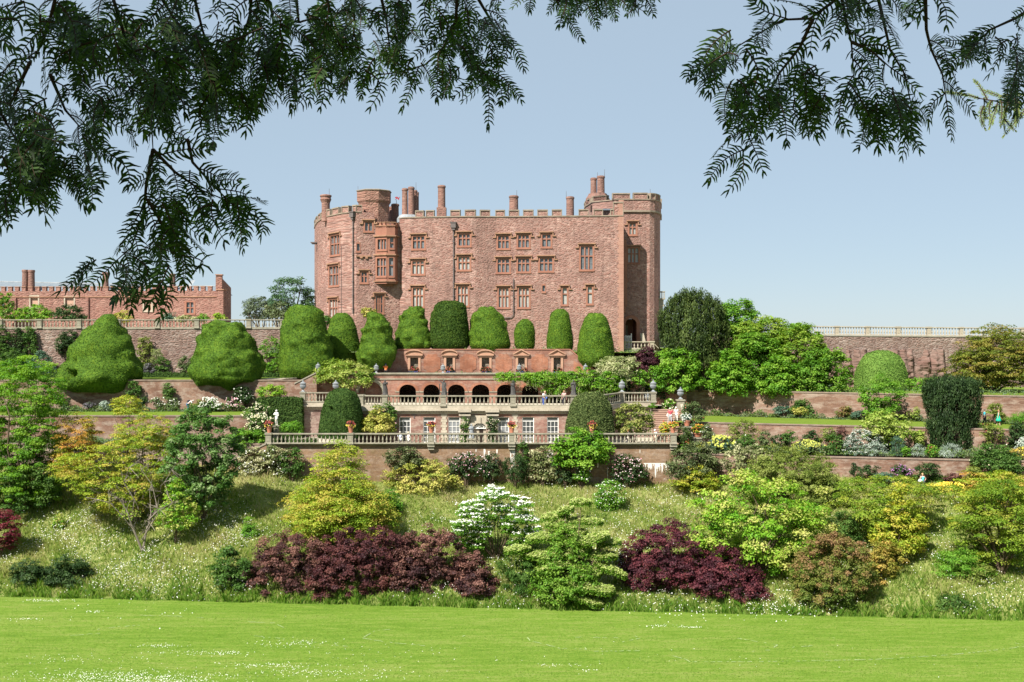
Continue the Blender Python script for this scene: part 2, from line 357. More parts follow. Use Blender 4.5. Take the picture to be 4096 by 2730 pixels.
# one lawn sheet to the horizon
sheet('lawn', [(-2500,50,0),(2500,50,0),(2500,3000,0),(-2500,3000,0)], M['lawn'])
def grid_mesh(name, xs, ys, zf, mat):
    Xg, Yg = np.meshgrid(xs, ys); Zg = zf(Xg, Yg); nx, ny = len(xs), len(ys)
    v = np.stack([Xg, Yg, Zg], -1).reshape(-1, 3); i = np.arange((ny-1)*(nx-1)); r, c = i//(nx-1), i % (nx-1); a = r*nx+c
    f = np.stack([a, a+1, a+1+nx, a+nx], 1)
    me = bpy.data.meshes.new(name); me.from_pydata(v.tolist(), [], f.tolist()); me.update()
    me.polygons.foreach_set('use_smooth', [True]*len(me.polygons)); return link(name, me, mat)
def bank_mesh():
    xs = np.arange(-110, 110.1, 0.6); ts = np.concatenate([np.linspace(-0.02, 0.12, 12), np.linspace(0.15, 1.02, 34)])
    Xg, T = np.meshgrid(xs, ts); Yg = y_edge(Xg) + T*(y_top(Xg)-y_edge(Xg)); Zg = gz(Xg, Yg) - np.where(T <= 0, 0.05, 0)
    nx, ny = len(xs), len(ts); v = np.stack([Xg, Yg, Zg], -1).reshape(-1, 3)
    i = np.arange((ny-1)*(nx-1)); r, c = i//(nx-1), i % (nx-1); a = r*nx+c; f = np.stack([a, a+1, a+1+nx, a+nx], 1)
    me = bpy.data.meshes.new('bank'); me.from_pydata(v.tolist(), [], f.tolist()); me.update()
    me.polygons.foreach_set('use_smooth', [True]*len(me.polygons)); tag(link('bank', me, M['bankground']), kind='structure')
bank_mesh()
# hillside the photograph was taken from
hx = np.linspace(-120, 120, 41); hy = np.concatenate([np.linspace(-60, 0, 14), np.linspace(3, 60, 20)])
tag(grid_mesh('hillside', hx, hy, lambda x, y: np.where(y < 0, 19.6 - 0.04*y, np.maximum(19.6 - 0.365*y, -0.3)), M['bankground']), kind='structure')

# terraces (ground sheets); every front edge is held by a retaining wall below
def R1(x): return 110.0 - 0.22*(x-16.0)
def R2(x): return 116.4 - 0.33*(x-19.0)
def R3(x): return 128.5 - 0.44*(x-19.0)
sheet('flower_bed', [(-110,110.3,11.0),(-24.6,110.3,11.0),(-24.6,115,11.0),(-110,115,11.0)], M['soil'])
sheet('terrace_lawn', [(-110,115.3,13.5),(-27.1,115.3,13.5),(-27.1,125,13.5),(-110,125,13.5)], M['terrace_lawn'])
sheet('terrace_lawn', [(-110,125.3,16.9),(-29,125.3,16.9),(-24,128,16.9),(-24,138,16.9),(-110,138,16.9)], M['terrace_lawn'])
sheet('terrace_path', [(-110,138.3,23.0),(-29,138.3,23.0),(-31,300,23.0),(-110,300,23.0)], M['gravel'])
sheet('terrace_path', [(-24.6,110.4,10.7),(16.0,110.4,10.7),(17.5,122,10.7),(-24.6,122,10.7)], M['gravel'])
sheet('terrace_path', [(-24,122.6,14.45),(X(1345,122),122.6,14.45),(X(1432,115.3),115.3,14.45),(X(2403,115.3),115.3,14.45),(X(2488,122),122.6,14.45),(18,122.6,14.05),(18,126.2,14.05),(-24,126.2,14.45)], M['gravel'])
sheet('terrace_path', [(-29,126.2,17.0),(14,126.2,17.0),(14,131.2,17.0),(-29,131.2,17.0)], M['gravel'])
sheet('hilltop', [(-24.5,131,20.0),(30,131,20.0),(30,142,20.0),(400,142,20.0),(400,900,16.0),(-400,900,16.0),(-400,142,20.0),(-24.5,142,20.0)], M['terrace_lawn'])
sheet('flower_bed', [(16.2,R1(16.2)+.3,10.1),(110,R1(110)+.3,10.1),(110,R2(110),10.6),(16.2,R2(16.2),10.6)], M['soil'])
sheet('terrace_lawn', [(17.5,R2(17.5)+.3,12.75),(110,R2(110)+.3,12.75),(110,R3(110),12.85),(17.5,R3(17.5),12.85)], M['terrace_lawn'])
sheet('terrace_lawn', [(14,R3(14)+.3,15.65),(110,R3(110)+.3,15.65),(110,141,15.5),(14,141,15.5)], M['terrace_lawn'])
sheet('terrace_path', [(22,141.3,22.2),(120,141.3,21.7),(160,400,20),(22,400,20)], M['gravel'])

# retaining walls
def retaining(label, pts, z0, z1, mat, cop=None, capw=0.45, caph=0.12, name='retaining_wall', z1s=None):
    e = thing(name, (pts[0][0], pts[0][1], z0), label, 'wall'); w = MB(); c = MB()
    z1s = z1s or [z1]*len(pts)
    for i, (A, B) in enumerate(zip(pts[:-1], pts[1:])):
        w.bar(A, B, -0.5, 0.0, z0, z1s[i]-caph, None, z1s[i+1]-caph)
        c.bar(A, B, -capw, 0.07, z1s[i]-caph+.002, z1s[i], z1s[i+1]-caph+.002, z1s[i+1])
    w.build('wall', mat, e); c.build('coping', cop or M['wallcap'], e); return e
retaining('low brick wall behind the yellow maple and glossy magnolia, below the flower border', [(-110,110),(-24.7,110)], 7.6, 11.15, M['brick_lime'])
retaining('brick retaining wall under the lawn strip with the person in jeans', [(-110,115),(-27,115),(-27,123)], 10.8, 13.62, M['brick'])
retaining('brick wall with two great lumpy yews hanging over its top', [(-110,125),(-34,125),(-29.5,125),(-22.3,125.2)], 13.3, 17.0, M['brick'])
e = retaining('tall rubble wall under the balustrade beside the slate-roofed wing', [(-110,138),(-28.8,138)], 16.6, 23.02, M['upperwall'], M['stone'])
retaining('lower brick wall carrying silver mounds and the big columnar yew', [(16.1,R1(16.1)),(110,R1(110))], 7.0, 10.2, M['brick'])
retaining('brick wall under the lawn strip beside the stone steps', [(18.6,R2(18.6)),(110,R2(110))], 10.2, 12.85, M['brick'])
retaining('brick wall overhung by the bright green evergreens', [(17.8,R3(17.8)),(110,R3(110))], 12.4, 15.75, M['brick'])
retaining('high rubble wall above the rock face, topped by a pale balustrade', [(21,141),(118,141)], 15.3, 22.2, M['upperwall'], M['stone'], z1s=[22.3, 21.55])
# sloping parapet on the left of the arcade and ramp wall beside the lower steps
def slope_wall(label, P0, P1, zb, mat, th=0.5):
    e = thing('sloping_wall', (P0.x, P0.y, zb), label, 'wall'); a = MB(); b = MB()
    a.bar(P0, P1, -th/2, th/2, zb, P0.z-.15, zb, P1.z-.15); b.bar(P0, P1, -th/2-.08, th/2+.08, P0.z-.148, P0.z, P1.z-.148, P1.z)
    a.build('wall', mat, e); b.build('coping', M['stone'], e); return e
slope_wall('sloping brick parapet rising to the lidded urn behind the yellow-green shrub', at(1180,1532,124.7), at(1268,1488,124.7), 12.5, M['brick'])
slope_wall('short brick ramp wall with pale coping descending from the flower pot pier', at(900,1850,109.7), at(1068,1771,109.7), 7.0, M['brick_low'])
# red rock outcrop under the right-hand wall
def rock():
    xs = np.linspace(at(3250,0,139).x, at(3830,0,139).x, 90); zs = np.linspace(15.2, 20.3, 40)
    A, B = np.meshgrid(xs, zs); u = (A-xs[0])/(xs[-1]-xs[0]); t = (B-15.2)/5.1
    from mathutils import noise as mn
    d = np.array([[1.5*mn.ridged_multi_fractal(Vector((a*.22+b_*.12, b_*.30-a*.05, 3.1)), 1.0, 2.1, 5, 1.0, 2.0)*.55 + .7*abs(mn.noise(Vector((a*.9, b_*1.4, 1.7)))) for a, b_ in zip(ra, rb)] for ra, rb in zip(A, B)]); d -= d.mean()
    edge = .10*np.sin(A*1.3)+.07*np.sin(A*3.1+1)+.05*np.sin(A*6.3); env = np.clip(np.minimum(u, 1-u)*5+edge*2, 0, 1)**.8*np.clip((1-t+edge*2.2)*1.7, 0, 1)**.8
    Y = 141.08 - np.maximum(.9 + .7*d, .1)*env - .05*(env > .02); v = np.stack([A, Y, B], -1).reshape(-1, 3).tolist(); nx, ny = 90, 40
    f = [(r*nx+c, r*nx+c+1, (r+1)*nx+c+1, (r+1)*nx+c) for r in range(ny-1) for c in range(nx-1)]
    me = bpy.data.meshes.new('rock_face'); me.from_pydata(v, [], f); me.update()
    tag(link('rock_face', me, m_rubble('red_rock', [(0.18,0.105,0.085),(0.22,0.135,0.11),(0.15,0.088,0.072),(0.26,0.175,0.145)], 1.1, 1.8, (0.2,0.15,0.125), (0.15,0.10,0.08), 0.8, 0.45)), kind='structure')
rock()

# ------------------------------------------------------------------ local wall frame: boxes measured along / out of / up a wall
class Frame:
    def __init__(s, A, B):
        s.A = Vector(A[:2]); s.B = Vector(B[:2]); s.L = (s.B-s.A).length; s.d = (s.B-s.A)/s.L; s.n = Vector((s.d.y, -s.d.x)); s.holes = []
    def p(s, a, o, z): return (s.A.x+s.d.x*a+s.n.x*o, s.A.y+s.d.y*a+s.n.y*o, z)
    def box(s, mb, a0, a1, o0, o1, z0, z1):
        q = [s.p(a0,o1,z0),s.p(a1,o1,z0),s.p(a1,o0,z0),s.p(a0,o0,z0),s.p(a0,o1,z1),s.p(a1,o1,z1),s.p(a1,o0,z1),s.p(a0,o0,z1)]
        mb.add(q, [(0,3,2,1),(4,5,6,7),(0,1,5,4),(1,2,6,5),(2,3,7,6),(3,0,4,7)])
    def rect(s, px0, r0, px1, r1):
        a0, _ = hit(s.A, s.B, px0, 0); a1, _ = hit(s.A, s.B, px1, 0); _, zt = hit(s.A, s.B, (px0+px1)/2, r0); _, zb = hit(s.A, s.B, (px0+px1)/2, r1)
        return a0, a1, zb, zt
    def window(s, par, px0, r0, px1, r1, nc, tr, glass, hood=True, ring=0.24, sm=None, ringmat=None, reveal=.34, ringz=None):
        a0, a1, zb, zt = s.rect(px0, r0, px1, r1); sm = sm or M['ashlar']
        s.holes.append((a0, a1, zb, zt)); f = MB()
        s.box(f, a0-ring, a0, -.02, .035, zb-.12, zt+.2); s.box(f, a1, a1+ring, -.02, .035, zb-.12, zt+.2)
        s.box(f, a0, a1, -.02, .033, zt, zt+.2); s.box(f, a0-ring-.03, a1+ring+.03, -.02, .10, zb-.28, zb-.122); s.box(f, a0, a1, -reveal, .031, zb-.12, zb)
        mw = 0.085
        for k in range(1, nc):
            c = a0 + (a1-a0)*k/nc; s.box(f, c-mw, c+mw, -.28, -.08, zb, zt)
        if tr:
            _, zr = hit(s.A, s.B, (px0+px1)/2, tr); s.box(f, a0, a1, -.277, -.084, zr-.07, zr+.07)
        w = f.build('window', sm, par)
        g = MB(); s.box(g, a0, a1, -.32, -.24, zb, zt); g.build('pane', glass, w)
        if hood:
            h = MB(); e = ring+.16; s.box(h, a0-e, a1+e, -.02, .26, zt+.30, zt+.46)
            for q in (a0-e, a1+e-.14):
                s.box(h, q, q+.14, -.02, .18, zt-.22, zt+.298)
            s.box(h, a0-e-.3, a0-e, -.02, .18, zt-.22, zt-.08); s.box(h, a1+e, a1+e+.3, -.02, .18, zt-.22, zt-.08)
            h.build('hood_mould', M['coping_red'], w)
        return w
    def wall(s, mb, z0, z1, depth=.34): wall_panel(mb, s.A, s.B, z0, z1, s.holes, depth)
M['coping_red'] = m_stone('hood_stone', (0.36,0.20,0.13), (0.24,0.13,0.085), (0.34,0.28,0.17), 0.4)
def V2(px, D): return Vector(((px-CX)/F*D, D))

# ------------------------------------------------------------------ the castle
def build_castle():
    K = thing('castle', (0, 150, 20.0), 'tall red stone castle with crenellated walls, round chimneys and leaded windows', 'castle')
    wall = MB(); cop = MB()
    # --- rounded tower at one end, then the flat stretch behind the oriel
    T = [V2(p, d) for p, d in ((1258,168),(1262,163),(1272,158.5),(1286,155.2),(1308,152.0),(1368,148.2),(1425,146.6),(1497,146.9),(1600,148.0))]
    fr = [Frame(a, b) for a, b in zip(T[:-1], T[1:])]
    G, B_ = M['leaded'], M['blind']
    fr[4].window(K, 1322,943,1358,1019, 3, 976, G); fr[4].window(K, 1317,1066,1354,1142, 3, 1098, G); fr[4].window(K, 1318,1200,1350,1268, 3, 1232, B_)
    fr[6].window(K, 1460,891,1488,924, 2, None, G); fr[6].window(K, 1427.5,976,1438.5,1004, 1, None, G, False, .12)
    fr[6].window(K, 1446,1091,1467,1130, 2, 1106, G); fr[7].window(K, 1504,1183,1530,1251, 3, 1216, G)
    zg = 38.55
    for i, f in enumerate(fr): f.wall(wall, 17.0, zg if i < 7 else 37.3)
    # --- the long front
    P = [V2(p, d) for p, d in ((1598,148.05),(1612,147.5),(1640,147.1),(1720,146.5),(1900,145.8),(1985,146.2),(2493,145.0))]
    fs = [Frame(a, b) for a, b in zip(P[:-1], P[1:])]
    fs[2].window(K, 1652,947,1697,995, 3, 963, G); fs[2].window(K, 1650,1046,1695,1096, 3, 1059, B_); fs[2].window(K, 1652,1153,1692,1227, 3, 1183, B_)
    fs[3].window(K, 1835,938,1879,983, 3, 954, G); fs[3].window(K, 1834,1029,1878,1079, 3, 1050, B_); fs[3].window(K, 1832,1147,1871,1223, 3, 1179, B_)
    w = fs[5]
    for (x0, y0, x1, y1, nc, tr, g) in ((207,663,302,770,3,700,G),(387,655,482,762,3,692,G),(603,650,677,755,2,687,G),(203,870,305,985,3,907,G),(385,865,485,978,3,905,G),
            (582,862,692,972,3,900,G),(948,755,1053,960,3,840,G),(213,1130,300,1298,3,1198,B_),(393,1128,482,1298,3,1192,B_),(785,1128,822,1273,1,1180,B_),(1010,1118,1047,1265,1,1172,B_)):
        w.window(K, 1900+x0/2.24, 650+y0/2.24, 1900+x1/2.24, 650+y1/2.24, nc, 650+tr/2.24, g)
    w.window(K, 2169.5, 1143, 2180, 1166, 1, None, G, False, .1)
    zf = 37.85
    for f in fs: f.wall(wall, 17.0, zf)
    # pale quoin strip at the corner
    q = MB(); L = fs[5].L
    for k in range(46):
        ww = .6 if k % 2 else .75; fs[5].box(q, L-ww, L+.05, -.3, .045, 17+k*.5, 17.49+k*.5)
    q.build('quoins', m_stone('quoin_stone', (0.36,0.205,0.155), (0.30,0.16,0.12), (0.42,0.29,0.23), 0.5), K)
    # --- recessed tower on the far side with its rounded corner
    S = [V2(p, d) for p, d in ((2455,149.6),(2598,149.8),(2617,150.3),(2630,151.3),(2638,152.8),(2641,155),(2641,160))]
    ft = [Frame(a, b) for a, b in zip(S[:-1], S[1:])]; zt = 39.9
    ft[0].window(K, 2517.5,895,2543,938, 2, 910, B_); ft[0].window(K, 2512.5,994,2553,1050, 3, 1016, B_)
    a0, a1, zb, zh = ft[0].rect(2501.5, 1275, 2546, 1366); ft[0].holes.append((a0, a1, zb, zh))
    for f in ft: f.wall(wall, 17.0, zt, 0.5)
    # arched head of the doorway
    r = (a1-a0)/2; cz = zh-r; cm = (a0+a1)/2; ar = MB()
    for k in range(12):
        t0, t1 = math.pi*k/12, math.pi*(k+1)/12
        xa, za, xb, zbb = cm+r*math.cos(t0), cz+r*math.sin(t0), cm+r*math.cos(t1), cz+r*math.sin(t1)
        wall.add([ft[0].p(xa,0,za), ft[0].p(xb,0,zbb), ft[0].p(xb,0,zh), ft[0].p(xa,0,zh)], [(0,3,2,1)])
        ring = lambda q, t, o: ft[0].p(cm+q*math.cos(t), o, cz+q*math.sin(t))
        ar.add([ring(r,t0,.09),ring(r,t1,.09),ring(r+.45,t1,.09),ring(r+.45,t0,.09),ring(r,t0,-.5),ring(r,t1,-.5),ring(r+.45,t1,-.01),ring(r+.45,t0,-.01)],
               [(0,1,2,3),(0,4,5,1),(2,6,7,3)])
    ft[0].box(ar, a0-.42, a0, -.05, .088, zb, cz); ft[0].box(ar, a1, a1+.42, -.05, .088, zb, cz)
    dw = ar.build('doorway', M['ashlar'], K)
    g = MB(); ft[0].box(g, a0-.6, a1+.6, -3.2, -3.0, zb, zh); ft[0].box(g, a0-.6, a0-.02, -3.0, -.5, zb, zh); ft[0].box(g, a1+.02, a1+.6, -3.0, -.5, zb, zh); ft[0].box(g, a0-.6, a1+.6, -3.0, -.5, zh+.01, zh+.2)
    ft[0].box(g, a0, a1, -3.0, -.5, zb-.2, zb); g.build('porch_recess', M['ashlar'], dw)
    g = MB(); ft[0].box(g, a0+.1, a1-.8, -2.98, -2.9, zb, zb+2.2); g.build('inner_door', M['stone_pale'], dw)
    # string course and parapet of the far tower
    for f in ft: f.box(cop, -.03, f.L+.03, -.1, .22, 38.95, 39.2)
    par = MB()
    for f in ft[:]: f.box(par, 0, f.L, -.5, .12, 39.2, 40.6)
    par.build('parapet', M['castle'], K)
    def merlon_px(f, px0, px1, z0, z1, th=.5, o=0.0, cap=.16):
        x0, _ = hit(f.A, f.B, px0, 0); x1, _ = hit(f.A, f.B, px1, 0); merlon(f, x0, x1, z0, z1, th, o, cap)
    def merlon(f, x0, x1, z0, z1, th=.5, o=0.0, cap=.16):
        q = MB(); f.box(q, x0, x1, -th, o, z0, z1); mo = q.build('merlon', M['castle'], K); q = MB(); f.box(q, x0-.1, x1+.1, -th-.1, o+.11, z1, z1+cap)
        for x in (x0-.1, x1): f.box(q, x, x+.1, -th-.05, o+.08, z0+.142, z1-.001)
        q.build('coping', M['coping'], mo)
    def gaps(f, z, th=.5, o=0.0): f.box(cop, -.02, f.L+.02, -th-.1, o+.1, z, z+.14)
    for f in ft: gaps(f, 40.6, .5, .12)
    merlon_px(ft[0], 2452, 2519-2, 40.6, 41.35, .5, .12); merlon_px(ft[0], 2535, 2587, 40.6, 41.42, .5, .12)
    merlon(ft[1], .15, ft[1].L, 40.6, 41.4, .5, .12); merlon(ft[2], 0, ft[2].L, 40.6, 41.4, .5, .12); merlon(ft[3], 0, ft[3].L*.7, 40.6, 41.4, .5, .12); merlon(ft[5], 1, 3, 40.6, 41.4, .5, .12)
    # octagonal turret end behind the front parapet, with a square opening
    O = [V2(p, d) for p, d in ((2338,161),(2342,157.5),(2371,152.4),(2458,150.2))]
    for A, Bp in zip(O[:-1], O[1:]):
        f = Frame(A, Bp); f.wall(wall, 34, 40.6); gaps(f, 40.6); merlon(f, .15, f.L*.62, 40.6, 41.3)
    f = Frame(O[1], O[2]); par = MB(); f.box(par, f.L*.72, f.L*.9, -.02, .03, 39.4, 40.3)
    f = Frame(O[2], O[3]); merlon(f, f.L*.0, f.L*.62, 40.6, 41.3)
    # front parapet: stepped merlons measured one by one
    for (a, b) in ((1664,1692),(1706,1734),(1804,1838),(1862,1899),(1923,1958),(1984,2016),(2038,2073),(2095,2131),(2152,2188),(2210,2245),(2317,2351),(2377,2409),(2444,2453)):
        m = (a+b)/2; pr = (1612,1640,1720,1900,1985,2493); i = next(k for k in range(6) if m < pr[k] or k == 5)
        merlon_px(fs[i], a, b, zf, zf+.82)
    merlon_px(fs[5], 2455, 2491, zf, zf+1.75)
    for f in fs: gaps(f, zf)
    # tower parapet
    for i, (a, b) in ((3,(1287,1299)),(4,(1309,1320)),(4,(1331,1354)),(5,(1370,1394)),(5,(1413,1424)),(6,(1426,1446))):
        merlon_px(fr[i], a, b, zg, zg+.85)
    for k in (0, 1, 2): merlon(fr[k], fr[k].L*.2, fr[k].L*.7, zg, zg+.85)
    for f in fr[:6]: gaps(f, zg)
    x1, _ = hit(fr[6].A, fr[6].B, 1446, 0); fr[6].box(cop, 0, x1, -.6, .1, zg, zg+.14)
    par.build('wall_opening', M['opening_shade'], K); cop.build('parapet_coping', M['coping'], K)
    # --- octagonal stair turret with a deeper crown
    tu = MB(); c = V2(1496, 149.4); rt = 2.15
    oct_ = lambda r: [(c.x+r*math.cos(R(22.5+45*k)), c.y+r*math.sin(R(22.5+45*k))) for k in range(8)]
    tu.prism(oct_(rt), 34, 39.95)
    fl = [(rt, 39.95), (rt+.22, 40.3), (rt+.22, 41.6)]
    tu.lathe((c.x, c.y, 0), fl, 8, R(22.5))
    t = tu.build('turret', m_rubble('turret_stone', [(0.31,0.145,0.115),(0.38,0.19,0.145),(0.28,0.135,0.105),(0.42,0.23,0.175)], 1.9, 4.4, (0.37,0.26,0.2), (0.22,0.13,0.1), 0.9, 0.4), K)
    e = MB(); e.lathe((c.x, c.y, 41.6), [(rt+.3, 0), (rt+.34, .1), (rt+.1, .2)], 8, R(22.5)); e.build('turret_cap', M['coping'], t)
    e = MB(); e.box(c.x-.72, c.x-.5, c.y-2.06, c.y-1.9, 37.0, 38.0); e.build('arrow_slit', M['opening_shade'], t)
    # curved shoulder wall behind the oriel and lead roof of the round chimney base
    e = MB(); sp = []
    for k in range(9):
        u = k/8; sp.append((at(1558+u*36, 0, 150.2).x, 38.9 - 3.2*u**0.55))
    for (xa, za), (xb, zb2) in zip(sp[:-1], sp[1:]): e.bar((xa,150.5),(xb,150.5), -.6, 0, 33, za, 33, zb2)
    e.build('shoulder_wall', M['chimney'], K)
    # --- oriel
    a, b, cc, d = V2(1498,147.0), V2(1546,146.35), V2(1580,146.6), V2(1592,148.0)
    fa, fb, fc = Frame(a, b), Frame(b, cc), Frame(cc, d); ow = MB(); oc = MB()
    zl = lambda row: Z(row, 146.2)
    z0, zs1, zs2, ztop = zl(1124), zl(1019), zl(943), zl(903)
    body = MB()
    wl = []
    for f, lst in ((fa, ((1511,958,1545,998,3,None,M['leaded']),(1508,1034,1544,1104,3,1066,M['leaded']))), (fb, ((1560,951,1574.5,992,1,972,M['sash_blind']),(1556,1032,1573,1104,1,1062,M['sash_blind'])))):
        for (p0, r0, p1, r1, nc, tr, gl) in lst: wl.append((f, p0, r0, p1, r1, nc, tr, gl))
    # windows first (they cut the openings), then the walls
    parts = []
    for (f, p0, r0, p1, r1, nc, tr, gl) in wl: parts.append(f.window(K, p0, r0, p1, r1, nc, tr, gl, False, .1))
    for f in (fa, fb, fc): f.wall(body, z0, ztop, .3)
    for f in (fa, fb, fc):
        f.box(oc, -.1, f.L+.1, -.2, .2, zs2-.1, zs2+.08); f.box(oc, -.1, f.L+.1, -.2, .18, zs1-.08, zs1+.1); f.box(oc, -.1, f.L+.1, -.2, .16, z0-.1, z0+.05)
        n = 3 if f is fa else 2
        for k in range(n):
            x0 = f.L*(k+.1)/n; x1 = f.L*(k+.68)/n; f.box(body, x0, x1, -.3, 0, ztop, ztop+.42); f.box(oc, x0-.07, x1+.07, -.36, .07, ztop+.42, ztop+.52)
        f.box(oc, 0, f.L, -.36, .07, ztop-.02, ztop+.08)
    mid = (a+b+cc+d)/4
    back = V2(1530,150.2)
    for k in range(5):    # stepped corbel under the bay
        s0 = 1-.2*k; poly = [(back.x+(p.x-back.x)*s0, back.y+(p.y-back.y)*s0) for p in (a, b, cc, d)]
        body.prism(poly, z0-.1-.27*(k+1), z0-.1-.27*k-.04); 
        s1 = s0-.1; poly = [(back.x+(p.x-back.x)*s1, back.y+(p.y-back.y)*s1) for p in (a, b, cc, d)]
        body.prism(poly, z0-.1-.27*k-.04, z0-.1-.27*k)
    body.prism([(p.x, p.y) for p in (a, b, cc, d)], ztop-.3, ztop-.1); body.prism([(p.x, p.y) for p in (a+(mid-a)*.05, b+(mid-b)*.05, cc+(mid-cc)*.05, d)], z0-.05, z0+.02)
    orl = body.build('oriel', M['ashlar'], K); oc.build('oriel_strings', M['coping_red'], orl)
    # --- bay seen edge-on on the return wall
    rx = fs[5].B.x; e = MB()
    for (zz0, zz1, o) in ((26.0,29.2,.62),(29.2,29.6,.75),(29.6,32.0,.62),(32.0,32.3,.75),(32.3,34.9,.55),(25.2,26.0,.4)): e.box(rx-.2, rx+o, 146.0, 148.9, zz0, zz1)
    e.build('side_bay', M['ashlar'], K)
    # body closing: return wall, back and roof
    wall.bar((rx, 145.0), (rx, 150), -.5, 0, 17, zf); 
    Wl = [(p.x, p.y) for p in T] + [(p.x, p.y) for p in P[1:]] + [(rx, 172), (-24, 172)]
    wall.build('wall', M['castle'], K)
    e = MB(); e.prism([(q[0]*.985, q[1]+.6) for q in Wl], 36.4, 36.7); e.prism([(rx-3,150.4),(S[1].x,150.4),(S[4].x-.4,153),(S[5].x-.4,165),(rx-3,165)], 39.3, 39.5); e.build('roof', M['slate'], K)
    e = MB(); e.bar((-24,172),(rx,172), -.5, 0, 17, 38); e.bar((S[-1].x,160),(S[-1].x,170), -.5, 0, 17, 39.9); e.build('wall', M['castle'], K)
    # --- chimneys
    def chim(px, hw, top, bot, D, flare=False, square=False):
        c = at(px, bot, D); r = hw/F*D; h = (bot-top)/F*D; m = MB(); z0 = c.z-1.2; h += 1.2
        if flare: prof = [(r,0),(r*.96,h*.62),(r*1.0,h*.7),(r*1.22,h*.78),(r*1.34,h*.82),(r*1.22,h*.86),(r*1.2,h*.9),(r*1.4,h*.94),(r*1.36,h*.98),(r*1.0,h)]
        else: prof = [(r*1.04,0),(r*.97,h-.35),(r*1.0,h-.34),(r*1.1,h-.28),(r*1.1,h-.1),(r*1.0,h-.06),(r*.95,h)]
        m.lathe((c.x, c.y, z0), prof, 16)
        if square: m.box(c.x-r*1.25, c.x+r*1.25, c.y-r*1.25, c.y+r*1.25, z0, z0+2.2)
        o = m.build('chimney', M['chimney'], K)
        mm = MB(); mm.lathe((c.x, c.y, z0+h+.002), [(r*.72,0),(r*.7,.03)], 12); mm.build('flue', M['opening_shade'], o); return o
    chim(1303,17,780,852,152.5,True); chim(1580.5,15,817,890,152.2); chim(1566,9,828,885,153.5)
    chim(1619.5,11.5,755,862,149.6); chim(1645,12.5,749,862,149.6); chim(1660,9,762,862,151); chim(1669,6.5,770,862,152)
    chim(1766.5,15,743,862,148.6,False,True); chim(2055,18,784,850,149); chim(2280.5,15.5,788,866,148.8)
    chim(2374.5,12.5,713,778,156.5); chim(2403.5,15,705,776,156.2)
    e = MB(); c = at(2391,796,156.3); e.lathe((c.x,c.y,c.z-.6), [(1.7,0),(1.7,.6),(1.35,1.1),(1.3,1.3)], 8); e.build('chimney_base', M['chimney'], K)
    e = MB(); c = at(1633,872,149.6); e.lathe((c.x,c.y,c.z-.1), [(1.55,-.6),(1.55,0),(1.3,.3),(1.1,.45)], 16); e.build('lead_roof', M['lead'], K)
    # --- pipes with hopper heads
    def pipe(f, px, r0, r1, hop=True, w=.085):
        s0, zt_ = hit(f.A, f.B, px, r0); _, zb_ = hit(f.A, f.B, px, r1); m = MB(); m.tube([f.p(s0,.16,zb_), f.p(s0,.16,zt_)], [w,w], 6)
        for k in range(int((zt_-zb_)/1.8)): f.box(m, s0-w*1.5, s0+w*1.5, .05, .27, zb_+.6+k*1.8, zb_+.72+k*1.8)
        if hop: f.box(m, s0-.34, s0+.34, .04, .5, zt_-.3, zt_+.35); f.box(m, s0-.42, s0+.42, .03, .56, zt_+.35, zt_+.47); f.box(m, s0-.2, s0+.2, .05, .4, zt_-.6, zt_-.3)
        m.build('drainpipe', M['iron'], K)
    pipe(fr[5], 1415, 862, 1256); pipe(fs[3], 1815, 904, 1205); pipe(fs[5], 2054, 1115, 1262, False, .06)
    m = MB(); f = fs[5]; s0, z_ = hit(f.A, f.B, 2054, 1262); m.tube([f.p(s0,.14,z_), f.p(s0-.4,.14,z_-.3), f.p(s0-1.3,.14,z_-.34)], [.06]*3, 6); m.build('drainpipe', M['iron'], K)
    m = MB(); f = fr[4]; s0, z_ = hit(f.A, f.B, 1366, 985); _, z2 = hit(f.A, f.B, 1366, 1255); m.tube([f.p(f.L-.1,.06,z2), f.p(f.L-.1,.06,z_)], [.03]*2, 4); m.build('cable', M['iron'], K)
    # --- lightning rods and the little red beast of the weather vane
    m = MB()
    for (px, top, bot, D) in ((1317,755,782,152.5),(1432,745,790,149),(1664,730,765,150),(2390,690,712,156.3),(2418,678,706,156),(2601,757,790,151),(2067,762,786,149),(2265,765,790,149)):
        m.tube([at(px,bot+4,D), at(px,top,D)], [.035,.02], 4)
    m.build('lightning_rods', M['iron'], K)
    m = MB(); m.tube([at(1585.5,840,151), at(1585.5,800,151)], [.04,.03], 5)
    v = m.build('weather_vane', M['iron'], K); c = at(1590,794,151); s = .034
    body = [(-9,-7),(-6,-7),(-4,-2),(2,-2),(3,-7),(6,-7),(7,0),(10,3),(10.5,6),(8.5,6.5),(8,3),(5,2),(1,4),(0,7),(-3,4),(-5,8),(-7,4),(-10,6),(-10,2),(-7,1),(-7,-3)]
    m = MB(); n = len(body); vs = [(c.x+p[0]*s, c.y-.02, c.z+p[1]*s) for p in body] + [(c.x+p[0]*s, c.y+.02, c.z+p[1]*s) for p in body]
    m.add(vs, [tuple(range(n))[::-1], tuple(range(n,2*n))] + [(i,(i+1)%n,(i+1)%n+n,i+n) for i in range(n)]); m.build('vane_beast', m_plain('vane_red', (0.30,0.03,0.04), .5), v)
    # small metal canopy and carved balcony on the outer flanks
    m = MB(); c = at(1262,972,160); m.box(c.x-.65, c.x+.3, c.y-.5, c.y+.5, c.z-.05, c.z+.08); m.box(c.x-.5, c.x+.2, c.y-.4, c.y+.4, c.z-.2, c.z-.05); m.build('canopy', M['iron'], K)
    c = at(2646,1195,153); m = MB()
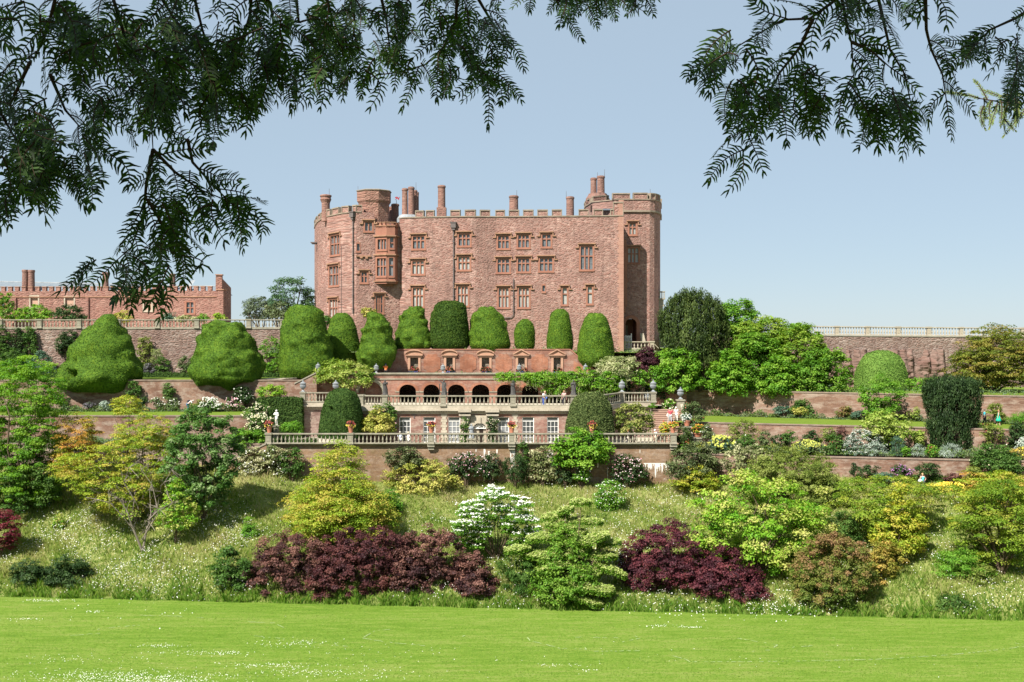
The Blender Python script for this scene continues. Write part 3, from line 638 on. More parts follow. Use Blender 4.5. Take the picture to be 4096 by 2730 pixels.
    m.box(c.x-.6, c.x+.42, c.y-.9, c.y+.9, c.z-.15, c.z+.02); m.box(c.x-.6, c.x+.2, c.y-.7, c.y+.7, c.z-.9, c.z-.15); m.box(c.x-.6, c.x+.3, c.y-.8, c.y+.8, c.z-1.1, c.z-.9)
    m.box(c.x-.6, c.x+.12, c.y-.6, c.y-.2, 20.5, c.z-1.1); m.box(c.x-.6, c.x+.12, c.y+.2, c.y+.6, 20.5, c.z-1.1)
    for k in range(4): m.tube([(c.x-.35+.22*k, c.y-.8, c.z), (c.x-.35+.22*k, c.y-.8, c.z+.85)], [.06,.05], 6)
    m.box(c.x-.6, c.x+.4, c.y-.88, c.y+.85, c.z+.85, c.z+.98); m.build('stone_porch', M['stone'], K)
    # carved stone brackets under the slit window
    m = MB(); f = fr[6]
    for (p0, p1, r0, r1) in ((1424,1484,1023,1028),(1440,1450,1028,1034),(1461,1471,1028,1036)):
        a0, a1, zb, zt2 = f.rect(p0, r0, p1, r1); f.box(m, a0, a1, -.02, .2, zb, zt2)
    m.build('stone_ledge', M['coping_red'], K)
build_castle()

# ------------------------------------------------------------------ the long wing with a slate roof
def build_wing():
    K = thing('castle_wing', (at(450,1290,166).x, 166, 23.0), 'long low red stone wing with slate roof and tiny battlements', 'building')
    A, B = V2(-160, 166.5), V2(872, 165.0); f = Frame(A, B); zt = Z(1157, 165.6)
    # blind panels and windows along the front
    wall = MB()
    for (p0, r0, p1, r1, g) in ((-14,1186,18,1232,M['leaded']),(122,1187,152,1228,None),(261,1190,295,1224,None),(576,1208,606,1242,None),(746,1210,774,1253,M['leaded'])):
        if g: f.window(K, p0, r0, p1, r1, 2, (r0+r1)/2, g, False, .3, M['ashlar'])
        else: f.window(K, p0, r0, p1, r1, 1, None, m_plain('blind_panel', (0.42,0.27,0.2), .95, .1), False, .2, M['stone_pale'], None, .15)
    f.wall(wall, 21, zt-.55); par = MB(); cop = MB()
    f.box(par, 0, f.L, -.5, 0, zt-.55, zt-.3); f.box(cop, 0, f.L, -.5, .12, zt-1.25, zt-1.12)
    pitch = 28/F*165.5; n = int(f.L/pitch)
    for k in range(n):
        q = MB(); f.box(q, k*pitch, k*pitch+pitch*.58, -.5, 0, zt-.3, zt+.3); mo = q.build('merlon', M['barracks'], K); q = MB(); f.box(q, k*pitch-.06, k*pitch+pitch*.58+.06, -.56, .06, zt+.3, zt+.4); q.build('coping', M['coping_red'], mo)
    wall.build('wall', M['barracks'], K); par.build('parapet', M['barracks'], K); cop.build('parapet_coping', M['coping_red'], K)
    # slate roof
    e = MB(); a = f.p(0,-.5,zt-.6); b = f.p(f.L-.6,-.5,zt-.6); c = f.p(f.L-1.2,-5.0,Z(1147,170)); d = f.p(0,-5.0,Z(1126,171.5)); g = f.p(f.L-.6,-9.6,zt-.6); h = f.p(0,-9.6,zt-.6)
    e.add([a,b,c,d,g,h], [(0,1,2,3),(2,4,5,3),(1,4,2),(0,3,5)]); rf = e.build('roof', M['slate'], K)
    e = MB(); e.tube([c, d], [.12,.12], 6); e.build('ridge', M['lead'], rf)
    e = MB(); s = hit(A, B, 722, 0)[0]; e.add([f.p(s,-.62,zt-.45), f.p(s+.7,-.62,zt-.45), f.p(s+1.1,-3.6,zt+1.5), f.p(s+.5,-3.6,zt+1.5)], [(0,1,2,3)]); e.build('roof_light', M['lead'], rf)
    # end gable tower and buttress
    e = MB(); x0 = B.x; x1 = at(908,0,171).x
    e.box(x0-.1, x0+.9, 164.6, 166.2, 21, zt-.2); e.bar((x0+.25,165.4),(x1,173.5), -.7, 0, 21, zt+1.9, 21, zt+.55); e.bar((x0-.35,165.2),(x0+.5,165.3), -.9, 0, 21, zt+2.05); e.build('gable', M['barracks'], K)
    e = MB(); e.bar((x0-.45,165.15),(x0+.6,165.25), -1.0, .1, zt+2.05, zt+2.2); e.box(x0-.2, x0+1.0, 164.5, 166.3, zt-.2, zt-.05); e.build('gable_coping', M['coping_red'], K)
    def chim(px, hw, top, D):
        c = at(px, top, D); r = hw/F*D; m = MB(); h = c.z-(zt-.6); m.lathe((c.x, c.y, zt-.6), [(r*1.05,0),(r*.95,h-.4),(r*1.08,h-.3),(r*1.08,h-.08),(r,h)], 14); m.build('chimney', M['chimney'], K)
    chim(101,12,1080,167.5); chim(126,12.5,1081,167.5); chim(422,12,1090,167.5); chim(690,12,1096,168)
    # buttress strips
    e = MB()
    for px in (60, 350, 500): s = hit(A, B, px, 0)[0]; e = MB(); f.box(e, s-.25, s+.25, -.02, .25, 21, zt-1.3); e.build('buttress', M['barracks'], K)
build_wing()
# ------------------------------------------------------------------ balustrades
BAL = [(.11,0),(.11,.06),(.065,.09),(.075,.16),(.118,.27),(.125,.33),(.10,.43),(.06,.56),(.05,.66),(.075,.69),(.05,.72),(.10,.76),(.10,.82)]
def baluster_mesh(h, fat=1.0):
    m = MB(); m.lathe((0,0,0), [(r*fat*.78, z/.82*h) for r, z in BAL], 8); return m.mesh('baluster', False)
def balustrade(label, piers, nb, z0, h=1.05, mat=None, fat=1.0, pw=.28, zs=None, group=None, pier_skip=(), ext=None, pshow=True):
    """piers: plan points; nb: balusters per bay"""
    mat = mat or M['stone']; e = thing('balustrade', (piers[0][0], piers[0][1], z0), label, 'balustrade', group)
    zs = zs or [z0]*len(piers); rail = MB(); pl = MB(); hb = h-.25; me = None; proto = None; pproto = None
    for i, (A, B) in enumerate(zip(piers[:-1], piers[1:])):
        f = Frame(A, B); L = f.L
        rail.bar(A, B, -.17, .17, zs[i]+h-.11, zs[i]+h, zs[i+1]+h-.11, zs[i+1]+h); rail.bar(A, B, -.11, .11, zs[i]+h-.145, zs[i]+h-.111, zs[i+1]+h-.145, zs[i+1]+h-.111)
        pl.bar(A, B, -.19, .19, zs[i], zs[i]+.11, zs[i+1], zs[i+1]+.11)
        for k in range(nb[i]):
            t = (k+.5)/nb[i]; a = pw + (L-2*pw)*t; q = f.p(a, 0, lerp(zs[i], zs[i+1], a/L)+.108)
            if me is None: me = baluster_mesh(hb, fat); me.materials.append(mat)
            o = bpy.data.objects.new('baluster', me); C.objects.link(o); o.parent = e; o.location = Vector(q)-e.location; ORG[o.name] = Vector(q)
    rail.build('rail', mat, e); pl.build('plinth', mat, e)
    pm = MB(); pm.box(-pw,pw,-pw,pw,-.02,h-.13); pm.box(-pw-.07,pw+.07,-pw-.07,pw+.07,h-.13,h+.05); pm.box(-pw-.06,pw+.06,-pw-.06,pw+.06,-.021,.16)
    pm.box(-pw*.62,pw*.62,-pw-.025,-pw,.26,h-.26); pmesh = pm.mesh('pier'); pmesh.materials.append(mat)
    for i, A in enumerate(piers):
        if i in pier_skip: continue
        o = bpy.data.objects.new('pier', pmesh); C.objects.link(o); o.parent = e; o.location = Vector((A[0], A[1], zs[i]))-e.location
        f = Frame(*(piers[i:i+2] if i+1 < len(piers) else piers[i-1:i+1])); o.rotation_euler = (0, 0, math.atan2(f.d.y, f.d.x))
    return e
LOWP = [1077,1403,1725,2047,2368,2692]; LZ = 11.15
low = retaining('tall lower brick wall carrying the front balustrade with flower pots', [(X(1060,110),110),(X(2702,110),110)], 6.3, LZ, M['brick_low'], M['stone'], .5, .14, 'retaining_wall')
b = MB()   # stone brackets under the piers and lime run-off stains as real thin plaster
for px in LOWP: x = X(px,110); b.box(x-.36,x+.36,109.55,109.999,LZ-.3,LZ+.005); b.box(x-.3,x+.3,109.7,109.999,LZ-.6,LZ-.3)
b.build('bracket', M['stone'], low)
g = np.random.default_rng(5); b = MB()
for k in range(120):
    px = g.choice([g.uniform(2590,2680), g.uniform(2585,2685), g.uniform(2040,2060), g.uniform(1930,1960), g.uniform(2190,2215), g.uniform(1900,2600)]); x = X(px,110)
    z1 = Z(g.uniform(1853,1860) if px > 2580 else g.uniform(1795,1880), 110); L = abs(g.normal(0,.55))+.15; w = g.uniform(.03,.10)
    b.add([(x-w,109.99,z1),(x+w,109.99,z1),(x+w*.8,109.988,z1-L*.6),(x,109.988,z1-L),(x-w*.7,109.988,z1-L*.7)], [(0,4,3,2,1)])
x0, x1 = X(2575,110), X(2690,110); z1 = Z(1853,110); b.add([(x0,109.991,z1-.1),(x1,109.991,z1-.1),(x1,109.991,z1),(x0,109.991,z1)], [(0,1,2,3)])
b.build('lime_run', m_plain('lime_run', (0.66,0.62,0.56), .95, .05, 0, .2, 5), low)
balustrade('long front stone balustrade with flower pots on its piers', [(X(p,110),109.78) for p in LOWP], [19]*5, LZ)
AV = [(1540,115.2),(1773,115.0),(2052,115.0),(2293,115.2)]; AZ = 14.62
balustrade('stone balustrade over the orangery carrying dark lead statues', [(X(1212,122),122),(X(1345,122),122),(X(1446,115.6),115.6)]+[(X(p,d),d-.15) for p, d in AV]+[(X(2396,115.4),115.4),(X(2488,122),122),(X(2613,122),122)],
           [9,9,6,14,16,14,6,9,9], AZ, 1.1, M['stone'], .95)
balustrade('distant balustrade in front of the slate-roofed wing', [(X(p,138),138.15) for p in (-158,0,158,316,473,630,787,995,1130)], [10]*7+[9], 23.03, 1.08)
PR = [2985,3108,3225,3348,3470,3593,3715,3845,4090,4215]
balustrade('pale balustrade along the high wall, open sky behind it', [(X(p,141.2),141.2) for p in PR], [9,9,10,10,10,10,10,17,9], 22.3, 1.12, M['stone_pale'], .95, .22, [lerp(22.27,21.95,(p-2985)/1200) for p in PR])
def small_terrace():
    e = thing('door_terrace', (X(2550,147),147,19.4), 'small stone landing before the arched castle door', 'landing')
    m = MB(); m.box(X(2492,147),X(2612,147),146.6,149.5,19.6,20.35); m.build('landing', M['stone'], e)
small_terrace()
balustrade('short balustrade below the arched castle door', [(X(2495,146.8),146.8),(X(2608,146.8),146.8),(X(2634,146.8),146.8)], [7,0], 20.37, .98, M['stone_pale'], 1.0, .25, [20.37,20.37,19.5], pier_skip=(2,))
def gate():
    e = thing('iron_gate', at(2497,1369,148.4), 'low grey railing gate in the castle doorway', 'gate'); m = MB()
    for k in range(10): x = X(2499+k*2.7,148.4); m.tube([(x,148.4,20.3),(x,148.4,22.15)], [.03,.03], 5)
    m.box(X(2498,148.4),X(2525,148.4),148.37,148.43,21.95,22.02); m.build('bars', M['white'], e)
    m = MB(); m.tube([(X(2525,148.4),148.4,20.3),(X(2525,148.4),148.4,22.4)], [.07,.07], 6); m.build('post', M['white'], e)
gate()
m = MB(); c = at(2576,1372,148.9); m.add([(c.x-.3,c.y-.12,c.z),(c.x+.25,c.y-.12,c.z),(c.x+.25,c.y+.12,c.z),(c.x-.3,c.y+.12,c.z),(c.x-.55,c.y,c.z+1.25),(c.x-.05,c.y,c.z+1.3),(c.x-.05,c.y+.3,c.z+1.3),(c.x-.55,c.y+.3,c.z+1.25)], [(0,3,2,1),(4,5,6,7),(0,1,5,4),(1,2,6,5),(2,3,7,6),(3,0,4,7)])
tag(m.build('stone_slab', M['stone_pale'], None, False, c), 'pale leaning stone slab beside the arched castle door', 'slab')

# ------------------------------------------------------------------ orangery with tall sash windows, under the statues
def arch_fill(mb, f, a0, a1, zs, zt, n=12, o=0.0):
    """wall between a round arch springing at zs and the top zt of its rectangular opening"""
    r = (a1-a0)/2; c = (a0+a1)/2; k = min(1.0, (zt-zs)/r)
    for i in range(n):
        t0, t1 = math.pi*i/n, math.pi*(i+1)/n; xa, xb = c+r*math.cos(t0), c+r*math.cos(t1); za, zb = zs+r*k*math.sin(t0), zs+r*k*math.sin(t1)
        mb.add([f.p(xa,o,za), f.p(xb,o,zb), f.p(xb,o,zt), f.p(xa,o,zt)], [(0,3,2,1)])
        mb.add([f.p(xa,o,za), f.p(xb,o,zb), f.p(xb,o-.6,zb), f.p(xa,o-.6,za)], [(0,1,2,3)])
def arch_ring(mb, f, a0, a1, zs, w, o0, o1, n=14, k=1.0):
    r = (a1-a0)/2; c = (a0+a1)/2
    P = lambda q, t, o: f.p(c+q*math.cos(t), o, zs+q*k*math.sin(t))
    for i in range(n):
        t0, t1 = math.pi*i/n, math.pi*(i+1)/n
        mb.add([P(r,t0,o1),P(r,t1,o1),P(r+w,t1,o1),P(r+w,t0,o1),P(r,t0,o0),P(r,t1,o0),P(r+w,t1,o0),P(r+w,t0,o0)], [(0,1,2,3),(0,4,5,1),(2,6,7,3)])
def orangery():
    K = thing('orangery', (-2, 115, 10.7), 'brick orangery front with white sash windows and a stone portal', 'building')
    y = 115.0; xl, xr = X(1430,115), X(2405,115); f = Frame((xl,y),(xr,y)); wall = MB()
    for (p0, p1, g) in ((1597,1642,'sash'),(1693,1741,'sash'),(1793,1841,'sash_blind'),(1991,2036,'sash_blind'),(2089,2136,'sash'),(2188,2234,'sash')):
        a0, a1, zb, zt = f.rect(p0, 1669, p1, 1775); zb = 10.75; f.holes.append((a0, a1, zb, zt)); fr_ = MB(); zf = f.rect(p0, 1687, p1, 1775)[3]
        for a in (a0, a1-.07): f.box(fr_, a, a+.07, -.2, -.08, zb, zt)
        f.box(fr_, a0+.07, a1-.07, -.2, -.08, zf, zf+.07); f.box(fr_, a0+.07, a1-.07, -.2, -.08, zt-.06, zt); f.box(fr_, a0+.07, a1-.07, -.2, -.05, zb, zb+.1)
        for k in (1, 2): c = a0+(a1-a0)*k/3; f.box(fr_, c-.02, c+.02, -.19, -.1, zb+.1, zf)
        for k in (1, 2, 3): z = lerp(zb, zf, k/4)+.02; f.box(fr_, a0+.07, a1-.07, -.188, -.102, z-.018, z+.018)
        w = fr_.build('window', M['white'], K)
        q = MB(); f.box(q, a0, a1, -.17, -.14, zb, zf); q.build('pane', M[g], w); q = MB(); f.box(q, a0, a1, -.17, -.14, zf+.001, zt); q.build('fanlight', M['sash'], w)
    # flat gauged arches of redder brick over each window
    la = MB()
    for h in f.holes: f.box(la, h[0]-.25, h[1]+.25, -.02, .012, h[3]+.003, h[3]+.45)
    a0, a1, zb, zt = f.rect(1893, 1692, 1944, 1775); zb = 10.75; f.holes.append((a0, a1, zb, zt))
    wall_panel(wall, f.A, f.B, 10.4, 14.0, f.holes, .25)
    zs = f.rect(1893, 1714, 1944, 1775)[3]; arch_fill(wall, f, a0, a1, zs, zt)
    # diagonal and side wings behind the clipped evergreens
    for A, B in (((X(1205,122),122.2),(X(1345,122),122.2)),((X(1345,122),122.2),(xl,y)),((xr,y),(X(2488,122),122.2)),((X(2488,122),122.2),(X(2618,122),122.2)),((X(2618,122),122.2),(X(2600,126),127))): q = MB(); wall_panel(q, A, B, 10.3, 14.0); q.build('side_wall', M['brick_lime'], K)
    wall.build('wall', M['brick_pink'], K); la.build('window_lintel', M['brick_red'], K)
    # cornice with dentils, running round the breaks
    co = MB(); de = MB(); run = [(X(1200,122),122.2),(X(1345,122),122.2),(xl,y),(xr,y),(X(2488,122),122.2),(X(2620,122),122.2)]
    for A, B in zip(run[:-1], run[1:]):
        g = Frame(A, B); g.box(co, -.05, g.L+.05, -.6, .10, 13.78, 13.95); g.box(co, -.08, g.L+.08, -.6, .45, 14.12, 14.3); g.box(co, -.06, g.L+.06, -.6, .34, 14.302, 14.62); g.box(co, -.04, g.L+.04, -.6, .16, 13.952, 14.118)
        for k in range(int(g.L/.26)): g.box(de, k*.26, k*.26+.14, .16, .32, 13.97, 14.116)
    c_ = co.build('cornice', M['stone_pale'], K); de.build('dentils', M['stone_pale'], c_)
    # quoin strips
    q = MB()
    for p0, p1 in ((1768,1784),(2054,2067)):
        x0, x1, _, _ = f.rect(p0, 0, p1, 1)
        for k in range(11): s = .0 if k % 2 else .12; f.box(q, x0-s, x1+s, -.01, .05, 10.7+k*.28, 10.96+k*.28)
    q.build('quoins', M['stone_pale'], K)
    # stone portal: pilasters, panel and rusticated arch with a scrolled iron fan
    po = MB(); pc = MB()
    for p0, p1 in ((1846,1874),(1954,1986)):
        po = MB()
        x0, x1, _, _ = f.rect(p0, 0, p1, 1); f.box(po, x0, x1, 0, .4, 10.7, 13.2); f.box(po, x0-.12, x1+.12, 0, .5, 12.5, 12.72); f.box(po, x0-.08, x1+.08, 0, .46, 13.2, 13.45); f.box(po, x0-.16, x1+.16, 0, .56, 13.45, 13.62); f.box(po, x0-.24, x1+.24, 0, .72, 13.62, 13.779); f.box(po, x0-.3, x1+.3, .45, .86, 14.0, 14.32)
        f.box(po, x0-.1, x1+.1, 0, .5, 10.7, 11.1); po.build('pilaster', M['stone_pale'], K)
    x0, x1, _, zz = f.rect(1874, 1633, 1954, 1634); f.box(pc, x0, x1, 0, .10, zt+.35, 13.62); f.box(pc, x0, a0-.35, 0, .101, 10.7, zt+.35); f.box(pc, a1+.35, x1, 0, .101, 10.7, zt+.35)
    f.box(pc, x0+.2, x1-.2, .1, .14, 13.0, 13.5)
    arch_ring(pc, f, a0, a1, zs, .55, -.3, .16, 10, (zt-zs)/((a1-a0)/2)); f.box(pc, (a0+a1)/2-.13, (a0+a1)/2+.13, 0, .26, zt-.05, zt+.6)
    pt = pc.build('portal', M['stone_pale'], K)
    q = MB(); c = (a0+a1)/2; r = (a1-a0)/2
    for t in range(9):
        a = math.pi*t/8; q.tube([f.p(c+.15*math.cos(a),-.1,zs+.15*math.sin(a)), f.p(c+r*.97*math.cos(a),-.1,zs+(zt-zs)*.95*math.sin(a))], [.025,.025], 4)
    for rr in (.35, .62, .95):
        q.tube([f.p(c+r*rr*math.cos(math.pi*t/16),-.1,zs+(zt-zs)*rr*math.sin(math.pi*t/16)) for t in range(17)], [.028]*17, 4)
    for t in range(8):
        a = math.pi*(t+.5)/8; cx_, cz_ = c+r*.75*math.cos(a), zs+(zt-zs)*.75*math.sin(a); q.tube([f.p(cx_+.16*math.cos(b_), -.1, cz_+.12*math.sin(b_)) for b_ in np.linspace(0,6.28,9)], [.022]*9, 4)
    f.box(q, a0, a1, -.14, -.06, zs-.05, zs+.04); q.build('scrolled_fan', M['white'], pt)
    q = MB(); f.box(q, a0, a1, -.28, -.24, zb, zt); q.build('door', M['stone_pale'], pt); q = MB(); f.box(q, c-.05, c+.35, -.235, -.2, zb, zb+1.5); q.build('door_opening', M['opening_shade'], pt)
    # small iron tie plates and vents
    q = MB()
    for px, w in ((1657,.16),): a, z = hit(f.A, f.B, px, 1660); f.box(q, a-.05, a+.05, 0, .06, z-.35, z+.35); f.box(q, a-.28, a+.28, 0, .055, z+.0, z+.1)
    q.build('tie_plate', M['iron'], K); q = MB()
    for px in (1652,1761,2068,2175): a, z = hit(f.A, f.B, px, 1643); f.box(q, a-.14, a+.14, -.01, .012, z-.12, z+.12)
    q.build('vent', M['opening_shade'], K)
M['brick_pink'] = m_brick('orangery_brick', (0.33,0.145,0.105), (0.38,0.2,0.155), (0.38,0.32,0.285), 0.68)
orangery()
def stone_end_pier():
    e = thing('corner_pier', (X(2612,122),121.8,10.4), 'tall pale corner pier of the terrace beside the stone steps', 'pier'); m = MB()
    for k in range(11): s = .0 if k % 2 else .06; m.box(X(2604,121.8)-s, X(2619,121.8)+.02, 121.4, 122.0, 10.4+k*.31, 10.69+k*.31)
    m.build('blocks', M['stone_pale'], e)
stone_end_pier()

# ------------------------------------------------------------------ arcade of dark arches, above it the niche wall
def arcade():
    K = thing('arcade', (-4, 126, 14.3), 'orange brick arcade of round dark arches with a pale parapet', 'arcade')
    y = 126.0; f = Frame((X(1400,y),y),(X(2425,y),y)); wall = MB(); ring = MB(); imp = MB()
    top = Z(1500,y)
    sp = [(1597,1664),(1694,1757),(1792,1859),(1888,1957),(1988,2056),(2088,2154),(2188,2254)]
    fills = []
    for p0, p1 in sp:
        a0, a1, _, zt = f.rect(p0, 1539, p1, 1600); zs = f.rect(p0, 1566, p1, 1600)[3]; f.holes.append((a0, a1, 14.2, zt)); fills.append((a0, a1, zs, zt))
    a0, a1, _, zt = f.rect(1436, 1527, 1528, 1600); zs = f.rect(1436, 1568, 1528, 1600)[3]; f.holes.append((a0, a1, 14.2, zt)); fills.append((a0, a1, zs, zt))
    wall_panel(wall, f.A, f.B, 14.0, top, f.holes, .6)
    for i, (a0, a1, zs, zt) in enumerate(fills):
        arch_fill(wall, f, a0, a1, zs, zt)
        k = (zt-zs)/((a1-a0)/2); ring = MB(); arch_ring(ring, f, a0, a1, zs, .32 if i < 7 else .38, -.05, .05 if i < 7 else .1, 14, k); ring.build('arch_ring', M['brick_orange'] if i < 7 else M['stone'], K)
        f.box(imp, a0-.45, a0, -.03, .08, zs-.12, zs); f.box(imp, a1, a1+.45, -.03, .08, zs-.12, zs)
    wall.build('wall', M['brick_red'], K); imp.build('impost', M['stone'], K)
    q = MB(); a0, a1, zs, zt = fills[-1]; f.box(q, a0-.3, a1+.3, -.9, -.6, 14, zt+.3); q.build('blind_arch_wall', M['brick_red'], K)
    q = MB(); q.box(X(1190,126.3),X(1401,126.3),126.05,126.5,13.4,top-.3); q.build('end_wall', M['brick_red'], K)
    # dark loggia behind
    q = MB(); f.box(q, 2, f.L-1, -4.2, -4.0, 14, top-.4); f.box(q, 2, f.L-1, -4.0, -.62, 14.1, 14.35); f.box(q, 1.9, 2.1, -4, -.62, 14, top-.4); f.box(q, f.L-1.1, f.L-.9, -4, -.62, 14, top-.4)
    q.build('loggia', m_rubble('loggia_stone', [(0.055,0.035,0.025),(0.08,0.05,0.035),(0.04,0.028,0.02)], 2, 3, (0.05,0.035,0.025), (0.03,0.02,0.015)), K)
    q = MB(); f.box(q, -.1, f.L+.1, -4.4, .12, top-.02, top+.1); f.box(q, -.12, f.L+.12, -.7, .2, top+.102, top+.22); f.box(q, -.1, f.L+.1, -.02, .1, top-.55, top-.42); q.build('cornice', M['stone'], K)
arcade()
slope_wall('sloping brick parapet falling from the last lidded urn on the arcade', at(2345,1497,125.8), at(2420,1560,125.0), 14, M['brick_red'])
def niche_wall():
    K = thing('niche_wall', (-3, 131, 17.0), 'salmon brick wall with pedimented niches under the clipped yews', 'wall')
    y = 131.0; xl, xr = X(1600,y), X(2275,y); zt = Z(1400,y); f = Frame((xl,y),(xr,y)); wall = MB(); st = MB(); pan = MB()
    nich = [(1641,1673,0),(1785,1811,0),(1927,1957,0),(2072,2099,1),(2214,2243,1)]
    for p0, p1, tri in nich:
        a0, a1, _, z1 = f.rect(p0, 1432, p1, 1495); f.holes.append((a0, a1, 17.0, z1))
        for a in (a0-.28, a1): f.box(st, a, a+.28, -.02, .1, 17.0, z1+.06)
        f.box(st, a0-.45, a1+.45, -.02, .16, z1+.06, z1+.26); f.box(st, a0-.55, a1+.55, -.02, .3, z1+.262, z1+.36); c = (a0+a1)/2; w = (a1-a0)/2+.6
        n = 8
        if tri: pts = [(c-w, 0), (c, .55), (c+w, 0)]
        else: pts = [(c-w*math.cos(math.pi*k/n), .5*math.sin(math.pi*k/n)) for k in range(n+1)]
        for (xa, ha), (xb, hb) in zip(pts[:-1], pts[1:]):
            st.add([f.p(xa,.28,z1+.36+ha-.0), f.p(xb,.28,z1+.36+hb), f.p(xb,.28,z1+.50+hb), f.p(xa,.28,z1+.50+ha), f.p(xa,0,z1+.36+ha), f.p(xb,0,z1+.36+hb), f.p(xb,0,z1+.5+hb), f.p(xa,0,z1+.5+ha)], [(0,1,2,3),(3,2,6,7),(0,4,5,1)])
            st.add([f.p(xa,.1,z1+.362), f.p(xb,.1,z1+.362), f.p(xb,.1,z1+.36+hb), f.p(xa,.1,z1+.36+ha)], [(0,1,2,3)])
    f.wall(wall, 16.8, zt, .45)
    # the ends slope down and away
    for A, B, za, zb in ((( X(1420,130),130),(xl,y),Z(1492,130),zt),((xr,y),(X(2400,130),130),zt,Z(1500,130))):
        A = Vector(A); B = Vector(B); n = 6
        for k in range(n):
            p, q = A.lerp(B, k/n), A.lerp(B, (k+1)/n); ea = lerp(za, zb, k/n); eb = lerp(za, zb, (k+1)/n); wall.add([(p.x,p.y,16.5),(q.x,q.y,16.5),(q.x,q.y,eb),(p.x,p.y,ea)], [(0,1,2,3)])
    cop = MB(); f.box(cop, -.1, f.L+.1, -.6, .08, zt, zt+.1); cop.bar((X(1420,130),130),(xl-.1,y), -.5, .08, Z(1492,130), Z(1492,130)+.1, zt, zt+.1); cop.bar((xr+.1,y),(X(2400,130),130), -.5, .08, zt, zt+.1, Z(1500,130), Z(1500,130)+.1)
    wall.build('wall', M['brick_red'], K); cop.build('coping', M['ashlar'], K)
    nw = st.build('niche_surround', m_stone('niche_stone', (0.42,0.25,0.17), (0.33,0.19,0.13), (0.45,0.33,0.23), .4), K)
    q = MB()
    for h in f.holes: f.box(q, h[0], h[1], -.5, -.45, h[2], h[3])
    q.build('niche_back', m_rubble('niche_rubble', [(0.28,0.24,0.18),(0.34,0.3,0.24),(0.2,0.17,0.13)], 4, 6, (0.4,0.36,0.3), (0.15,0.13,0.1)), nw)
    for p0, p1 in ((1695,1762),(1840,1905),(1982,2048),(2126,2192)):
        a0, a1, zb, zh = f.rect(p0, 1418, p1, 1491); r = .45; w = (a1-a0)
        poly = [(a0+r,zb),(a1-r,zb)] + [(a1-r*math.cos(t)*.9, zb+r*math.sin(t)) for t in np.linspace(.2,1.5,4)][::-1] + [(a1,zb+r),(a1,zh-r)] + [(a1-r*.3,zh-r*.5),(a1-r,zh),(a0+r,zh),(a0+r*.3,zh-r*.5),(a0,zh-r),(a0,zb+r)]
        poly = [(a0+r,zb),(a1-r,zb),(a1-r*.75,zb+r*.6),(a1,zb+r),(a1,zh-r),(a1-r*.75,zh-r*.6),(a1-r,zh),(a0+r,zh),(a0+r*.75,zh-r*.6),(a0,zh-r),(a0,zb+r),(a0+r*.75,zb+r*.6)]
        n = len(poly); pan.add([f.p(x,.05,z) for x, z in poly]+[f.p(x,0,z) for x, z in poly], [tuple(range(n))]+[(i,i+n,(i+1)%n+n,(i+1)%n) for i in range(n)])
        for (xa, za), (xb, zb2) in zip(poly, poly[1:]+poly[:1]): pass
    pan.build('brick_panel', M['brick_orange'], K)
    q = MB(); A = Vector((xr,y)); B = Vector((X(2400,130),130)); g = Frame(A, B); q.add([g.p(.6,.05,17.1), g.p(3.6,.05,17.1), g.p(3.1,.05,17.6), g.p(.6,.05,19.1)], [(0,1,2,3)]); q.build('brick_panel', M['brick_orange'], K)
niche_wall()

# ------------------------------------------------------------------ stone steps
def steps():
    e = thing('stone_steps', (X(2685,114),113,10.6), 'broad flight of brown stone steps with a couple descending', 'steps'); m = MB(); n = 18
    for k in range(n):
        y0 = 113.3 + k*.47; z = 10.6 + (k+1)*.178; xl = lerp(14.95,15.5,k/n); xr = lerp(18.3,18.75,k/n)
        m.box(xl, xr, y0, y0+.47+(0 if k < n-1 else 4), 10.2, z)
        m.box(xl, xr, y0-.04, y0-.001, z-.06, z-.003)
    m.build('treads', M['step'], e)
    b = MB(); b.bar((18.35,113.0),(18.9,121.8), -.22, .25, 10.2, 11.2, 10.2, 14.4); b.build('parapet', M['brick'], e); b = MB(); b.bar((18.35,112.95),(18.9,121.85), -.28, .32, 11.2, 11.32, 14.4, 14.52); b.build('coping', M['stone_pale'], e)
    b = MB(); b.box(13.6,20,125.9,126.3,12,17.2); b.build('end_wall', M['brick_red'], e)
steps()

# ------------------------------------------------------------------ lead urns with lids
def urn_proto():
    e = thing('lidded_urn', (0,0,0), 'lead urn', 'urn', 'lidded lead urns on the terrace parapets')
    m = MB(); m.box(-.24,.24,-.24,.24,0,.1); m.lathe((0,0,.1), [(.2,0),(.17,.06),(.08,.16),(.1,.22),(.22,.3)], 14); m.build('foot', M['lead'], e)
    m = MB(); m.lathe((0,0,.4), [(.2,0),(.32,.12),(.38,.3),(.36,.48),(.34,.58),(.43,.66),(.43,.72),(.3,.74)], 16)
    for k in range(16):
        a = 2*math.pi*k/16; m.tube([(.3*math.cos(a),.3*math.sin(a),.5),(.385*math.cos(a),.385*math.sin(a),.72),(.36*math.cos(a),.36*math.sin(a),.95)], [.02,.04,.02], 4)
    b = m.build('bowl', M['lead'], e); m = MB(); m.lathe((0,0,1.12), [(.34,0),(.3,.08),(.2,.16),(.12,.22),(.06,.25),(.1,.32),(.06,.4),(.0,.46)], 14); m.build('lid', M['lead'], b); return e
U = urn_proto()
